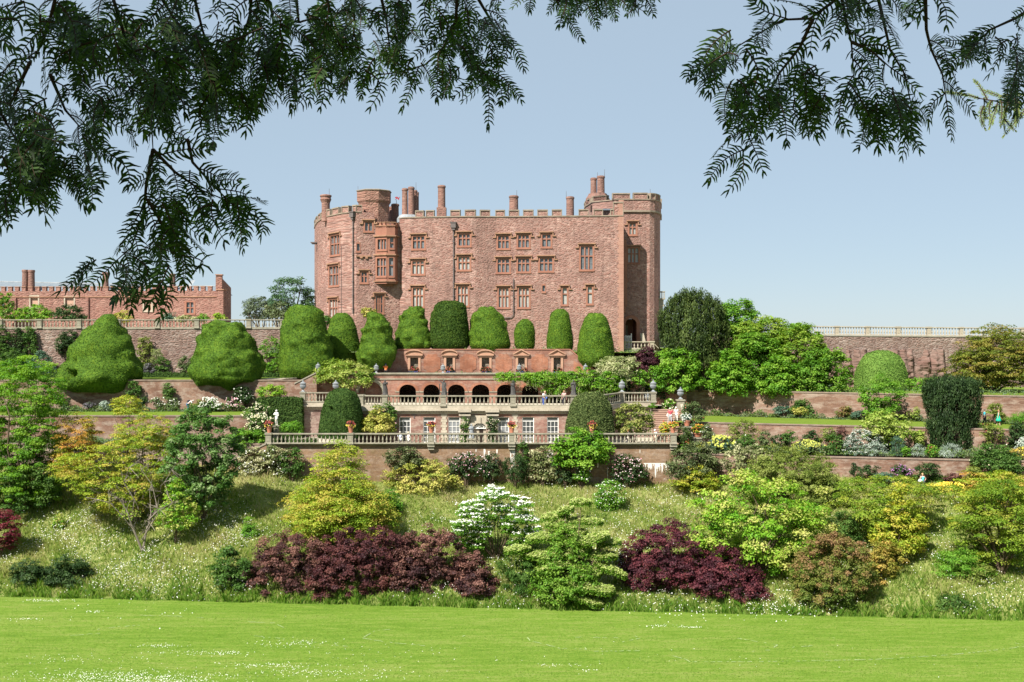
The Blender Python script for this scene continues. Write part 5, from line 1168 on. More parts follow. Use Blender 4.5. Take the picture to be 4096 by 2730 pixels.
HIP = dict(elr=(.215,.02,.665), wrr=(.13,-.02,.56), par=(.10,-.03,.54), ell=(-.15,-.0,.66), wrl=(-.13,-.09,.74), pal=(-.115,-.08,.775))
CAMUP = dict(ell=(-.14,-.11,.76), wrl=(-.05,-.13,.885), pal=(-.035,-.12,.905), elr=(.16,-.11,.77), wrr=(.06,-.13,.885), par=(.04,-.12,.905))
BEND = dict(spi=(0,-.045,.61), che=(0,-.16,.68), nek=(0,-.235,.725), hd0=(0,-.285,.735), hd1=(0,-.335,.74), nos=(0,-.32,.68), shl=(-.1,-.19,.71), shr=(.1,-.19,.71), ell=(-.12,-.22,.57), elr=(.12,-.22,.57), wrl=(-.05,-.31,.56), wrr=(.05,-.31,.56), pal=(-.03,-.335,.575), par=(.03,-.335,.575))
SIT = dict(knl=(-.06,-.24,.50), anl=(-.06,-.25,.27), tol=(-.065,-.33,.24), knr=(.06,-.24,.50), anr=(.06,-.25,.27), tor=(.065,-.33,.24), wrl=(-.08,-.16,.56), pal=(-.06,-.2,.55), wrr=(.08,-.16,.56), par=(.06,-.2,.55))
LEAN = dict(che=(.0,-.06,.73), nek=(0,-.085,.82), hd0=(0,-.11,.865), hd1=(0,-.125,.925), nos=(0,-.175,.885), shl=(-.1,-.06,.785), shr=(.1,-.06,.785), wrl=(-.1,-.2,.56), pal=(-.09,-.24,.53), ell=(-.14,-.1,.65))
STEP = dict(LEAN, knl=(-.05,-.10,.33), anl=(-.05,-.07,.11), tol=(-.055,-.15,.08), wrr=(.2,-.06,.6), par=(.24,-.07,.59), elr=(.17,-.02,.67))
def on(px, row, D, z=None):
    p = at(px, row, D); 
    if z is not None: p.z = z
    return p
bp = bank_point(3690,1964)
person('woman in a turquoise vest, hand on hip, carrying a white bag on the slope', (bp.x,bp.y,bp.z), 1.66, 8, HIP, cloth('turquoise_vest',(0.14,0.62,0.58)), cloth('navy_jeans',(0.035,0.045,0.09)), (0.42,0.27,0.13), False, bag=((-.17,-.03,.56),1.5,(0.75,0.74,0.76)))
person('person in a turquoise shirt and dark trousers walking beside the columnar yew', on(3938,1681,112.3,12.76), 1.72, 75, WALK, cloth('teal_shirt',(0.06,0.36,0.42)), cloth('black_trousers',(0.02,0.02,0.025)))
person('woman in a swinging green dress on the upper lawn', on(3994,1684,112.0,12.76), 1.66, 70, WALK, cloth('green_top',(0.02,0.38,0.25)), None, (0.35,0.17,0.09), False, cloth('green_dress',(0.02,0.40,0.27)))
person('person in blue jeans with a black rucksack bending toward the white roses', on(752,1640,122,13.5), 1.72, 120, BEND, cloth('white_shirt',(0.7,0.7,0.72)), cloth('blue_jeans',(0.05,0.13,0.27)), (0.5,0.48,0.45), prop=lambda e, j, h, put: put('rucksack', (lambda m: (m.tube([j['spi']*h+Vector((0,.13,.02)), (j['spi']*h+j['che']*h)/2+Vector((0,.12,.1)), j['che']*h+Vector((0,.05,.16))], [.1,.15,.08], 9), m.mesh('rucksack', True))[1])(MB()), cloth('black_bag',(0.03,0.03,0.045))))
person('person in an orange shirt raising both arms to take a photo on the arcade roof', on(1543,1500,128.5,17.02), 1.76, 200, CAMUP, cloth('orange_shirt',(0.80,0.20,0.06)), cloth('black_shorts',(0.02,0.02,0.02)), (0.03,0.05,0.2), hat=cloth('blue_cap',(0.03,0.05,0.25)), prop=camera_prop)
person('person in black behind the yellow-green shrub by the first urn', on(1312,1500,126.8,16.9), 1.72, 20, {}, cloth('black_shirt',(0.02,0.02,0.025)), cloth('dark_trousers',(0.03,0.03,0.04)), hat=cloth('pale_cap',(0.6,0.58,0.55)))
person('person in a red shirt and pale cap leaning on a crutch on the steps', on(2682,1668,118.2,10.6+11*.178), 1.72, -20, STEP, cloth('red_shirt',(0.55,0.09,0.12)), cloth('grey_trousers',(0.42,0.44,0.45)), (0.6,0.58,0.55), hat=cloth('cream_cap',(0.72,0.70,0.5)), prop=cane, shoes=(0.7,0.68,0.65), bag=((-.15,.02,.5),1.5,(0.75,0.74,0.72)))
person('white-haired person all in white with a stick on the steps', on(2706,1662,118.7,10.6+12*.178), 1.62, -25, LEAN, cloth('white_top',(0.78,0.73,0.71)), cloth('white_trousers',(0.76,0.74,0.72)), (0.65,0.64,0.62), prop=cane)
person('woman in a white blouse and black trousers walking past the front balustrade', on(2512,1780,113.2,10.72), 1.6, 100, WALK, cloth('white_blouse',(0.75,0.72,0.70)), cloth('navy_trousers',(0.02,0.02,0.035)), (0.5,0.25,0.1), bag=((-.1,.02,.5),1.2,(0.6,0.5,0.42)))
person('stooping white-haired man in a white shirt at the foot of the steps', on(2626,1770,112.9,10.72), 1.66, -70, LEAN, cloth('white_shirt_b',(0.78,0.77,0.75)), cloth('beige_trousers',(0.5,0.45,0.36)), (0.72,0.71,0.7))
person('grey-haired person in white and pale blue on the terrace bench by the end sash window', on(1600,1776,112.2,10.6), 1.62, 190, SIT, cloth('pale_blue_shirt',(0.55,0.6,0.68)), cloth('pale_trousers',(0.6,0.6,0.62)), (0.42,0.38,0.33))
person('person in a pale pink top with straw hat on the terrace bench', on(1633,1776,112.2,10.55), 1.62, 170, SIT, cloth('pale_pink_shirt',(0.72,0.62,0.62)), cloth('white_trousers_b',(0.7,0.68,0.66)), (0.45,0.37,0.25), hat=cloth('straw_hat',(0.6,0.5,0.35)))
m = MB(); bx0, bx1 = X(1578,112.3), X(1655,112.3); m.box(bx0,bx1,112.0,112.5,11.09,11.15)
e = thing('bench', ((bx0+bx1)/2,112.3,10.7), 'plain bench carrying two seated visitors before the end sash window', 'bench'); m.build('seat', M['bark_grey'], e)
for x in (bx0+.15, bx1-.15):
    m = MB(); m.box(x-.05,x+.05,112.05,112.45,10.7,11.09); m.build('leg', M['bark_grey'], e)
person('person in white and blue on the statue terrace between the last two statues', on(2176,1622,116.8,14.47), 1.68, 30, LEAN, cloth('white_tee',(0.75,0.75,0.76)), cloth('blue_skirt',(0.08,0.14,0.42)), (0.45,0.3,0.2), bag=((.12,-.05,.56),1.3,(0.12,0.2,0.55)))
person('person in pink half hidden behind the loose clipped dome on the statue terrace', on(2256,1612,117.5,14.47), 1.68, 10, {}, cloth('pink_tee',(0.6,0.35,0.32)), cloth('dark_trousers_c',(0.05,0.05,0.06)), (0.3,0.16,0.08))
person('person with a pink face and dark cap half hidden behind the far maple', on(3962,1935,102.9,8.0), 1.66, 20, {}, cloth('dark_top',(0.05,0.05,0.06)), cloth('dark_trousers_d',(0.05,0.05,0.06)), hat=cloth('black_cap',(0.03,0.03,0.035)))

def statue(label, base, h, face, pose, mat, drape=True, ped=None, extra=None, pedm=None):
    e = thing('statue', base, label, 'statue'); j = J(pose); b = Vector(base); ph = ped or 0
    if ped:
        m = MB(); m.box(b.x-.3,b.x+.3,b.y-.3,b.y+.3,b.z,b.z+.2); m.box(b.x-.24,b.x+.24,b.y-.24,b.y+.24,b.z+.2,b.z+ped-.15); m.box(b.x-.32,b.x+.32,b.y-.32,b.y+.32,b.z+ped-.15,b.z+ped); m.build('pedestal', pedm or M['stone'], e)
    T = Matrix.Translation(b+Vector((0,0,ph)))
    v, ed, r = skel(j, ED, h, .32 if drape else .1)
    for k in 'lr': hand_fingers(j, v, ed, r, h, k)
    me = skin_mesh('figure', v, ed, r, 0, 1); rotz(me, R(face)); me.transform(T); fg = link('figure', me, mat, e)
    m = MB(); hd = j['hd1']*h; m.lathe((hd.x,hd.y+.015*h,hd.z), [(.05*h,-.04*h),(.064*h,-.01*h),(.06*h,.02*h),(.035*h,.045*h),(.0,.055*h)], 10); me = m.mesh('hair', True); rotz(me, R(face)); me.transform(T); link('hair', me, mat, e)
    if drape:
        g = np.random.default_rng(int(abs(base[0])*97)); p = j['pel']*h; n = 18; vs = []; fs = []; lv = [(.02*h,.17),(.2*h,.135),(.38*h,.125),(.56*h,.11),(.72*h,.10)]
        for i, (z, rr) in enumerate(lv):
            for k in range(n):
                a = 2*math.pi*k/n; q = rr*h*1.12*(1+.2*math.sin(k*2.1+i*.7)+g.normal(0,.04)); vs.append((q*math.cos(a)+.03*h*math.sin(z*4), q*.8*math.sin(a), z))
        for i in range(len(lv)-1):
            for k in range(n): fs.append((i*n+k, i*n+(k+1)%n, (i+1)*n+(k+1)%n, (i+1)*n+k))
        m = MB(); m.add(vs, fs); me = m.mesh('drapery', True); rotz(me, R(face)); me.transform(T); link('drapery', me, mat, e)
    if extra:
        m = MB(); extra(m, j, h); me = m.mesh('attribute', True); rotz(me, R(face)); me.transform(T); link('attribute', me, mat, e)
    if not ped:
        m = MB(); m.box(-.26,.26,-.22,.22,-.01,.05); me = m.mesh('base'); me.transform(T); link('base', mat and me, mat, e)
    return e
az = AZ+1.15
statue('dark lead figure nursing a bundle, nearest the big blind arch', (X(1540,115.05),115.05,az), 1.58, 25, dict(ell=(-.16,-.06,.68), wrl=(-.02,-.12,.72), pal=(.03,-.12,.73), elr=(.17,-.04,.68), wrr=(.1,-.14,.76), par=(.06,-.14,.78)), M['lead_dark'], True, None, lambda m, j, h: m.tube([(.02*h,-.13*h,.76*h),(.13*h,-.12*h,.82*h)], [.06*h,.05*h], 8))
statue('dark lead figure stretching one arm to a small post', (X(1776,114.85),114.85,az), 1.6, -20, dict(ell=(-.2,-.02,.86), wrl=(-.32,-.05,.92), pal=(-.36,-.05,.95)), M['lead_dark'], True, None, lambda m, j, h: (m.tube([(-.32*h,.02,.02),(-.32*h,.02,.62*h),(-.32*h,.02,.72*h)], [.03*h,.03*h,.06*h], 8)))
statue('dark lead dancing figure under the wisteria edge', (X(2052,114.85),114.85,az), 1.52, 15, dict(ell=(-.18,-.03,.72), wrl=(-.1,-.12,.66), pal=(-.06,-.13,.66), elr=(.14,-.05,.88), wrr=(.06,-.1,.95), par=(.03,-.1,.97)), M['lead_dark'])
statue('dark lead robed figure in front of the thick wisteria', (X(2294,115.05),115.05,az), 1.6, -10, dict(ell=(-.17,-.05,.67), wrl=(-.05,-.13,.72), pal=(-.01,-.13,.73)), M['lead_dark'])
statue('white marble figure on a tall pedestal in front of the square hedge', (X(1106,112.8),112.8,11.0), 1.62, -15, dict(ell=(-.2,-.02,.68), wrl=(-.06,-.12,.7), pal=(-.01,-.12,.7), wrr=(.1,-.13,.56), par=(.06,-.15,.55), knr=(.07,-.05,.29)), M['marble'], False, 1.75)
statue('pale stone figure on a plinth before the scrolled fan doorway', (X(1886,112.4),112.4,10.7), 1.5, 10, dict(ell=(-.18,-.03,.66), wrl=(-.08,-.13,.68), pal=(-.04,-.14,.7), wrr=(.1,-.12,.62), par=(.07,-.14,.63)), M['lead'], True, .75)
# ------------------------------------------------------------------ the row of clipped yews and other clipped shapes
def zr(l, s=1.96, ox=0, oy=1000): return [(oy+y/s, ox+a/s, ox+b/s) for y, a, b in l]
YG = 'great clipped yews along the terrace'
clipped('huge lumpy clipped yew with a dark hole low in its side', zr([(515,815,870),(560,745,930),(620,680,970),(700,610,1010),(760,565,1045),(850,560,1060),(900,520,1095),(1000,455,1100),(1050,455,1045),(1090,480,1035),(1118,600,940)]) , 126.6, 'yew', 120, .46, (.65,1.4), 26000, .13, group=YG, dents=[(316,1494,.62,2.6),(300,1475,.4,2.0),(342,1488,.42,2.2),(309,1525,.3,1.6),(335,1436,.2,.9)])
clipped('huge lumpy clipped yew with a flat slumped top', zr([(565,1700,1880),(590,1600,1910),(650,1575,1945),(750,1545,2000),(850,1510,2045),(950,1495,2065),(1020,1505,2060),(1050,1570,1950),(1095,1700,1850)]), 126.6, 'yew', 120, .50, (.6,1.3), 24000, .13, group=YG)
clipped('tallest broad clipped yew at the end of the balustrade', [(1218,1190,1250),(1240,1152,1290),(1300,1130,1305),(1350,1120,1315),(1400,1118,1330),(1450,1114,1343),(1490,1112,1340),(1512,1125,1300)], 127.6, 'yew', 50, .34, (.4,1.1), 20000, .13, group=YG)
clipped('clipped yew standing back in shade beside the tallest one', [(1252,1350,1385),(1275,1325,1410),(1320,1310,1428),(1380,1302,1440),(1445,1300,1440)], 133, 'yew', 20, .12, (.4,1.), 9000, .13, group=YG)
clipped('bulging clipped yew reaching down to the sloping end of the niche wall', [(1250,1490,1525),(1275,1465,1548),(1320,1452,1560),(1370,1440,1572),(1410,1428,1588),(1440,1424,1585),(1478,1440,1540)], 129.6, 'yew', 45, .4, (.4,.9), 13000, .12, group=YG)
clipped('clipped yew of stacked bulges, fourth along the niche wall top from the tall end', [(1228,1640,1670),(1250,1615,1695),(1290,1595,1710),(1340,1580,1725),(1380,1573,1733),(1402,1590,1715)], 132.9, 'yew', 55, .42, (.35,.8), 12000, .12, group=YG)
clipped('shaggy dark clipped yew with a broad flat-sided top', [(1203,1775,1825),(1220,1740,1858),(1260,1727,1870),(1320,1720,1875),(1380,1718,1876),(1407,1740,1860)], 132.9, 'yewshag', 60, .16, (.2,.5), 15000, .17, group=YG, jit=.9)
clipped('wide smooth clipped yew with a bump on its shoulder', [(1230,1930,1972),(1255,1895,2000),(1290,1885,2018),(1330,1878,2035),(1380,1873,2047),(1412,1895,2030)], 132.9, 'yew', 35, .34, (.4,.9), 13000, .12, group=YG)
clipped('smallest neat clipped yew of the row', [(1278,2088,2110),(1295,2068,2130),(1330,2058,2140),(1380,2057,2140),(1404,2070,2130)], 132.9, 'yew', 8, .05, (.4,.9), 6000, .11, group=YG)
clipped('slender upright clipped yew under the slit windows', [(1236,2226,2255),(1255,2205,2275),(1300,2194,2285),(1360,2188,2291),(1400,2188,2290),(1413,2200,2280)], 132.9, 'yew', 8, .06, (.4,.9), 8500, .11, group=YG)
clipped('last clipped yew of the row, hanging over the end of the niche wall', [(1252,2360,2408),(1275,2335,2430),(1320,2322,2443),(1370,2312,2452),(1420,2306,2459),(1450,2310,2458),(1467,2330,2430)], 131.2, 'yew', 25, .15, (.4,.8), 12000, .12, group=YG)
clipped('pale green clipped dome below the rock face', [(1403,3505,3550),(1420,3465,3590),(1450,3440,3612),(1490,3426,3625),(1540,3420,3630),(1568,3420,3630)], 129, 'boxlight', 8, .05, (.5,1), 11000, .17, 'clipped_dome', 'topiary', jit=.7)
clipped('dense clipped evergreen dome beside the limed side wall', [(1555,1350,1385),(1575,1315,1425),(1610,1298,1440),(1660,1285,1450),(1710,1278,1452),(1750,1275,1452)], 112.9, 'box_clip', 10, .07, (.4,1), 14000, .17, 'clipped_dome', 'topiary', jit=.7, dents=[(1335,1632,.22,.4)])
clipped('loose olive clipped dome before the orangery windows', [(1570,2335,2395),(1590,2305,2420),(1625,2282,2440),(1680,2268,2452),(1745,2260,2458)], 112.9, 'looseclip', 25, .12, (.3,.8), 14000, .2, 'clipped_dome', 'topiary', jit=.95)
hedge('square dark clipped hedge behind the white marble figure', X(1026,121.2),X(1208,121.2),121.2,122.6,10.8,Z(1594,121.2),'box_clip', 11000,.16)
hedge('long low clipped edging between the two huge lumpy yews and beyond', X(-20,136),X(1120,136),135.2,135.7,16.9,17.45,'box_clip', 7000,.14)
hedge('low box edging along the terrace behind the front balustrade', X(1090,111.6),X(1270,111.6),111.3,111.7,10.7,11.5,'box_clip', 2500,.12)

# ------------------------------------------------------------------ shrubs and trees on the grass bank
P_ = plant
LAY = dict(flat=.26, up=1.15, cr=.85, shell=.35, lump=.16, outw=.2)
P_('feathery_tree', 'tall feathery fresh green tree beside the yellow maples at the picture edge', 'tree', (-70,1455,260,2010), 'bank', 'fresh3', 'column', .17, 3.8, .7, .5, foot=(85,2045), trunk=.14, lump=.16, nst=9, outw=.2)
P_('feathery_tree', 'low spreading green boughs at the foot of the tall feathery tree', 'tree', (-90,1790,235,2040), 'bank', 'mid', 'dome', .17, 3.0, .8, .5, foot=(40,2052), trunk=.1, lump=.15)
P_('acer_tree', 'orange-tipped maple between the feathery tree and the big yellow maple', 'tree', (215,1655,415,1880), 103, 'acerorange', 'dome', .15, 3.0, .7, foot=(345,1935), trunk=.08, ground=7.2, **{k: v for k, v in LAY.items() if k not in ('cr','flat')}, flat=.35)
P_('acer_tree', 'small golden maple top rising in front of the lawn strip', 'tree', (440,1582,575,1660), 103.5, 'gold', 'dome', .14, 2.6, .5, foot=(500,1900), trunk=.06, ground=7.4, flat=.35, up=1, shell=.4, lump=.15)
P_('acer_tree', 'orange and gold maple layers behind the big yellow maple', 'tree', (450,1655,725,1800), 102.5, 'acer', 'dome', .15, 3.0, .6, foot=(560,1930), trunk=.08, ground=7.0, flat=.3, up=1.1, shell=.4, lump=.15)
P_('acer_tree', 'big spreading yellow maple with bare grey branches showing', 'tree', (250,1770,735,2040), 'bank', 'acer', 'umbrella', .16, 2.6, .85, foot=(545,2085), trunk=.13, flat=.26, up=1.15, shell=.45, lump=.18, nst=26, stem_mat=M['bark_grey'], outw=.2)
P_('glossy_tree', 'glossy dark magnolia-like tree with pale leaf backs beside the open bank', 'tree', (665,1640,955,2040), 'bank', 'gloss', 'egg', .27, 4.0, .6, .75, foot=(810,2085), trunk=.11, lump=.14, asp=.45)
P_('sapling', 'thin yellow-green sapling in front of the glossy dark tree', 'tree', (620,1905,800,2115), 'bank', 'limegold', 'cone', .19, 1.7, .5, .6, foot=(715,2140), trunk=.05, lump=.25, dz=-1.0)
P_('japanese_maple', 'small deep red maple at the very edge of the picture', 'tree', (-90,2035,85,2200), 'bank', 'red', 'umbrella', .14, 3.0, .6, .3, foot=(-5,2235), trunk=.07, up=1.1, shell=.4)
P_('dark_bush', 'small round dark bush at the foot of the bank, nearer the red maple', 'shrub', (35,2238,185,2355), 'bank', 'dark', 'dome', .16, 3.4, .5, .6)
P_('dark_bush', 'larger round dark bush right beside the small one at the lawn edge', 'shrub', (180,2225,370,2362), 'bank', 'dark', 'dome', .16, 3.4, .55, .6)
P_('green_shrub', 'bushy green shrub against the brown-purple bush at the lawn edge', 'shrub', (838,2190,1015,2385), 'bank', 'mid', 'egg', .19, 2.8, .6, .7, lump=.15)
P_('acer_tree', 'great layered yellow-green maple with orange tips in mid bank', 'tree', (1120,1742,1605,2130), 'bank', 'acer', 'cone', .17, 3.6, 1.0, foot=(1370,2180), trunk=.16, flat=.24, up=1.2, shell=.25, lump=.2, nst=14, outw=.2, depth=.9, per=2.0)
P_('acer_tree', 'lower skirt of yellow maple boughs above the purple bushes', 'tree', (1130,1950,1600,2140), 'bank', 'acer', 'dome', .17, 3.0, .95, foot=(1390,2190), trunk=.1, flat=.24, up=1.2, shell=.3, lump=.2, outw=.2, dz=-.6)
P_('purple_bush', 'brownish purple bush at the end next to the green shrub', 'shrub', (985,2125,1350,2390), 'bank', 'brownp', 'dome', .16, 4.2, .5, .75, lump=.12, topb=.35)
P_('purple_bush', 'darkest purple bush below the great layered maple', 'shrub', (1240,2110,1680,2400), 'bank', 'purplebrown', 'dome', .16, 4.2, .5, .75, lump=.12)
P_('purple_bush', 'rust-topped purple bush nearest the white viburnum', 'shrub', (1560,2095,1870,2385), 'bank', 'brownp', 'dome', .16, 4.2, .5, .75, lump=.12, topb=.45, dz=.8)
P_('purple_bush', 'low trailing purple bush sloping down toward the tiered dogwood', 'shrub', (1790,2190,2010,2400), 'bank', 'brownp', 'cone', .16, 4.0, .45, .75, lump=.15, topb=.2)
P_('variegated_shrub', 'pale yellow variegated shrub beside the pink wall roses', 'shrub', (1540,1835,1850,1985), 'bank', 'vargold', 'dome', .19, 2.8, .6, .6, lump=.15)
def viburnum():
    g = np.random.default_rng(909); ft = bank_point(1985,2235); D0 = ft.y; e = thing('white_viburnum', ft, 'fan-shaped shrub covered with flat white blossom', 'shrub'); V = []; Rn = []; W_ = []; cc = []
    for k in range(260):
        a = g.uniform(-1.3,1.3); rr = g.uniform(.25,1.0)**.65; L_ = 6.1*(1-.18*abs(a)); px = math.sin(a)*rr*L_*.86; pz = .5+math.cos(a)*rr*L_*.98; py = g.normal(0,1.0)*(.4+rr*.6)-.25
        c = np.array([ft.x+px, D0+py, ft.z+pz]); cc.append(tuple(c)); n = 90; w = g.uniform(.35,.7); r = np.sqrt(g.random(n)); t = g.uniform(0,6.28,n); q = c+np.stack([r*np.cos(t)*w, r*np.sin(t)*w*.8, -.12*r+g.normal(0,.08,n)-.1], -1)
        V.append(leaf_quads(q, unit(np.array([0,-.2,1])+g.normal(size=(n,3))*.6), .17*g.uniform(.7,1.3,n), .6, g)); Rn.append(g.random(n))
        m_ = int(g.uniform(4,26)*(.3+.75*rr)*(1.0 if pz > 2.2 else .35)); s_ = c+np.stack([g.normal(0,.5*w,m_), g.normal(0,.4*w,m_)-.15, np.full(m_,.05)+g.normal(0,.04,m_)], -1); W_.append(leaf_quads(s_, unit(np.array([0,-.35,1])+g.normal(size=(m_,3))*.3), g.uniform(.12,.22,m_), .9, g))
    V = np.concatenate(V); link('foliage', quads_mesh('foliage', V, np.concatenate(Rn)), M['fresh'], e); W_ = np.concatenate(W_); link('blossom', quads_mesh('blossom', W_, g.random(len(W_))), M['white_f'], e)
    stems(g, ft, np.array(cc), .05, 30).build('stem', M['bark'], e)
viburnum()
def dogwood():
    g = np.random.default_rng(808); ft = bank_point(2290,2425); D0 = ft.y; e = thing('tiered_dogwood', ft, 'layered green dogwood with creamy tiers, in front of the white viburnum', 'shrub'); V = []; Rn = []; V2_ = []; R2_ = []; cc = []
    for (zx, zy, hw) in ((1420,585,95),(1300,650,70),(1215,690,120),(1450,725,150),(1250,770,120),(1130,850,150),(1330,835,150),(1480,870,170),(1640,905,100),(920,950,110),(1110,990,170),(1330,960,180),(1570,990,140),(1380,1050,220),(1210,1080,140),(1650,1105,135),(1420,1140,160),(1270,1180,110),(1480,1225,210),(1600,1270,90),(1330,1290,140),(1480,1350,130),(1260,1360,90)):
        px, row = 1600+zx/1.96, 1700+zy/1.96; w = hw/1.96/F*D0; dd = D0-(row-1990)/430*3.2+2.9+g.normal(0,.3); c = at(px, row, dd); cc.append(tuple(c)); n = int(900*w*w)+260
        r = np.sqrt(g.random(n)); a = g.uniform(0,6.28,n); x = r*np.cos(a)*w; y = r*np.sin(a)*w*.8; lob = .06*np.sin(5*a+g.uniform(0,6)); tl = g.normal(0,.16); z = -.30*r**2*w*.6+lob+tl*x+g.normal(0,.05,n); z0 = np.stack([c.x+x, c.y+y, c.z+z], -1)
        up = g.random(n) < .62; nr = unit(np.array([0,-.1,1])+g.normal(size=(n,3))*.35)
        V.append(leaf_quads(z0-np.array([0,0,.16])*g.random((n,1))*2.2, unit(nr+g.normal(size=(n,3))*.5), .19*g.uniform(.7,1.3,n), .55, g)); Rn.append(g.random(n))
        V2_.append(leaf_quads(z0[up]+np.array([0,0,.03]), nr[up], .15*g.uniform(.7,1.2,up.sum()), .8, g)); R2_.append(g.random(up.sum()))
    b = at(2260, 2415, D0); Vq, rq, c2, _ = crown_quads(g, (b.x, D0+.3, b.z), 6.2, 4.5, 7.0, 'cone', .18, 1.8, .6, .5); V.append(Vq); Rn.append(rq)
    link('foliage', quads_mesh('foliage', np.concatenate(V), np.concatenate(Rn)), M['tier'], e); link('bracts', quads_mesh('bracts', np.concatenate(V2_), np.concatenate(R2_)), M['tiertop'], e)
    stems(g, ft, np.array(cc), .09, 16).build('stem', M['bark'], e)
dogwood()
P_('conifer_bush', 'dark feathery conifer bush at the foot of the tiered dogwood', 'shrub', (1995,2185,2210,2395), 'bank', 'mid', 'egg', .15, 3.2, .5, .8, lump=.12, upright=True, asp=.4, dz=-1.2)
P_('white_rose_bush', 'small green bush speckled with white flowers on the upper bank', 'shrub', (2365,1925,2505,2055), 'bank', 'fresh', 'egg', .16, 2.6, .5, .7, fl=(170,.11,'white_f',.2))
P_('purple_bush', 'deep wine purple bush in front of the lime maple', 'shrub', (2462,2090,2890,2385), 'bank', 'purple', 'dome', .16, 4.2, .52, .75, lump=.18)
P_('purple_bush', 'low wine purple bush reaching down to the lawn below the lime maple', 'shrub', (2715,2165,3085,2412), 'bank', 'purple', 'cone', .16, 4.0, .48, .7, lump=.18, dz=-.4)
P_('lime_maple', 'large rounded lime green maple with paler yellow side', 'tree', (2735,1905,3335,2310), 'bank', 'limegold', 'egg', .23, 3.4, .95, .6, foot=(3060,2345), trunk=.15, lump=.14, nst=10, depth=.6, dz=2.6)
P_('pittosporum', 'speckled dark evergreen bush at the end of the lower brick wall', 'shrub', (2672,1772,2875,1945), 107.4, 'varieg_dark', 'egg', .19, 3.2, .6, .7, ground=7.3, lump=.1)
P_('acer_tree', 'small pale gold maple under the speckled evergreen bush', 'tree', (2685,1862,2885,1960), 'bank', 'gold', 'dome', .15, 2.6, .55, .3, foot=(2780,1975), trunk=.05, up=1.1)
P_('variegated_magnolia', 'cream-leaved shrub trained against the wall below the yellow spurge', 'shrub', (2885,1782,3080,1915), 106.6, 'varieg', 'ball', .24, 2.0, .5, .7, ground=7.6, lump=.2, asp=.5)
P_('olive_bush', 'very large rounded olive green bush behind the lime maple', 'shrub', (2960,1800,3385,2075), 'bank', 'olive', 'egg', .14, 4.2, .5, .8, lump=.08, depth=.8)
P_('acer_tree', 'dark green layered maple behind the upright gold maple', 'tree', (3345,1905,3790,2120), 'bank', 'acergreen', 'umbrella', .17, 3.0, .9, .28, foot=(3560,2170), trunk=.12, up=1.1, shell=.35, lump=.2, nst=10, dz=.8)
P_('gold_maple', 'upright pyramid of gold-tipped maple on the bank', 'tree', (3480,1912,3715,2225), 'bank', 'gold', 'cone', .2, 3.2, .6, .6, foot=(3600,2255), trunk=.08, lump=.15)
P_('olive_bush', 'shadowed olive bush between the lime maple and the gold maple', 'shrub', (3270,2050,3460,2230), 'bank', 'mid', 'dome', .15, 3.0, .6, .6, dz=.5)
P_('smoke_bush', 'pinkish brown topped smoke bush at the lawn edge', 'shrub', (3170,2140,3500,2462), 'bank', 'pinkbrown', 'egg', .14, 4.2, .45, .8, lump=.12, topb=.5)
P_('gold_bush', 'small golden bush tucked behind the smoke bush', 'shrub', (3440,2160,3610,2350), 'bank', 'gold_dull', 'egg', .15, 2.8, .5, .7, lump=.2)
P_('acer_tree', 'wide layered green and yellow maple at the far side of the bank', 'tree', (3800,1925,4190,2250), 'bank', 'acergreen', 'umbrella', .17, 3.4, 1.0, .25, foot=(4010,2290), trunk=.14, up=1.15, shell=.35, lump=.18, nst=14, outw=.2)
P_('acer_tree', 'upper yellow maple canopy behind the wide layered maple', 'tree', (3830,1890,4180,2030), 'bank', 'acer', 'umbrella', .17, 3.2, .8, .26, foot=(4000,2080), trunk=.1, up=1.15, lump=.18)
P_('acer_tree', 'orange-tipped low maple behind the yellow lilies', 'tree', (3810,1882,3950,1960), 103.0, 'acerorange', 'dome', .15, 3.0, .5, .3, foot=(3870,1985), trunk=.05, ground=7.9, up=1.1)
P_('juniper_mound', 'low spreading bright green juniper on the slope', 'shrub', (3725,2195,3975,2325), 'bank', 'fresh', 'dome', .17, 3.2, .55, .5, asp=.4, lump=.12)
P_('juniper_mound', 'low olive juniper sprawl below the bright green juniper', 'shrub', (3820,2250,4000,2345), 'bank', 'olive', 'dome', .17, 2.4, .5, .4, asp=.4)
P_('dark_bush', 'small dark bush in the grass near the far end of the lawn edge', 'shrub', (3745,2385,3885,2462), 'bank', 'mid', 'dome', .15, 2.6, .4, .6)
P_('yellow_lilies', 'clump of yellow lilies beside the woman in turquoise', 'flowers', (3715,1932,3860,1985), 'bank', 'fresh', 'wall', .15, 2.6, .4, .6, fl=(500,.15,'yellow_f',1.5))
P_('green_shrub', 'dark green shrub right behind the woman in turquoise', 'shrub', (3640,1870,3790,1955), 'bank', 'mid', 'dome', .16, 3, .5, .6, dz=1.5)
P_('young_tree', 'sparse young yellow-green sprout among the daisies', 'shrub', (205,2040,265,2125), 'bank', 'limegold', 'cone', .15, 1.5, .25, .7)
P_('green_shrub', 'leafy sprout bush above the brown-purple bush', 'shrub', (955,2060,1040,2160), 'bank', 'fresh', 'cone', .15, 2.0, .35, .7)
P_('green_shrub', 'bright green bush peeping out beside the great layered maple', 'shrub', (1500,1960,1615,2070), 'bank', 'fresh', 'dome', .16, 3.0, .5, .6, dz=1.0)
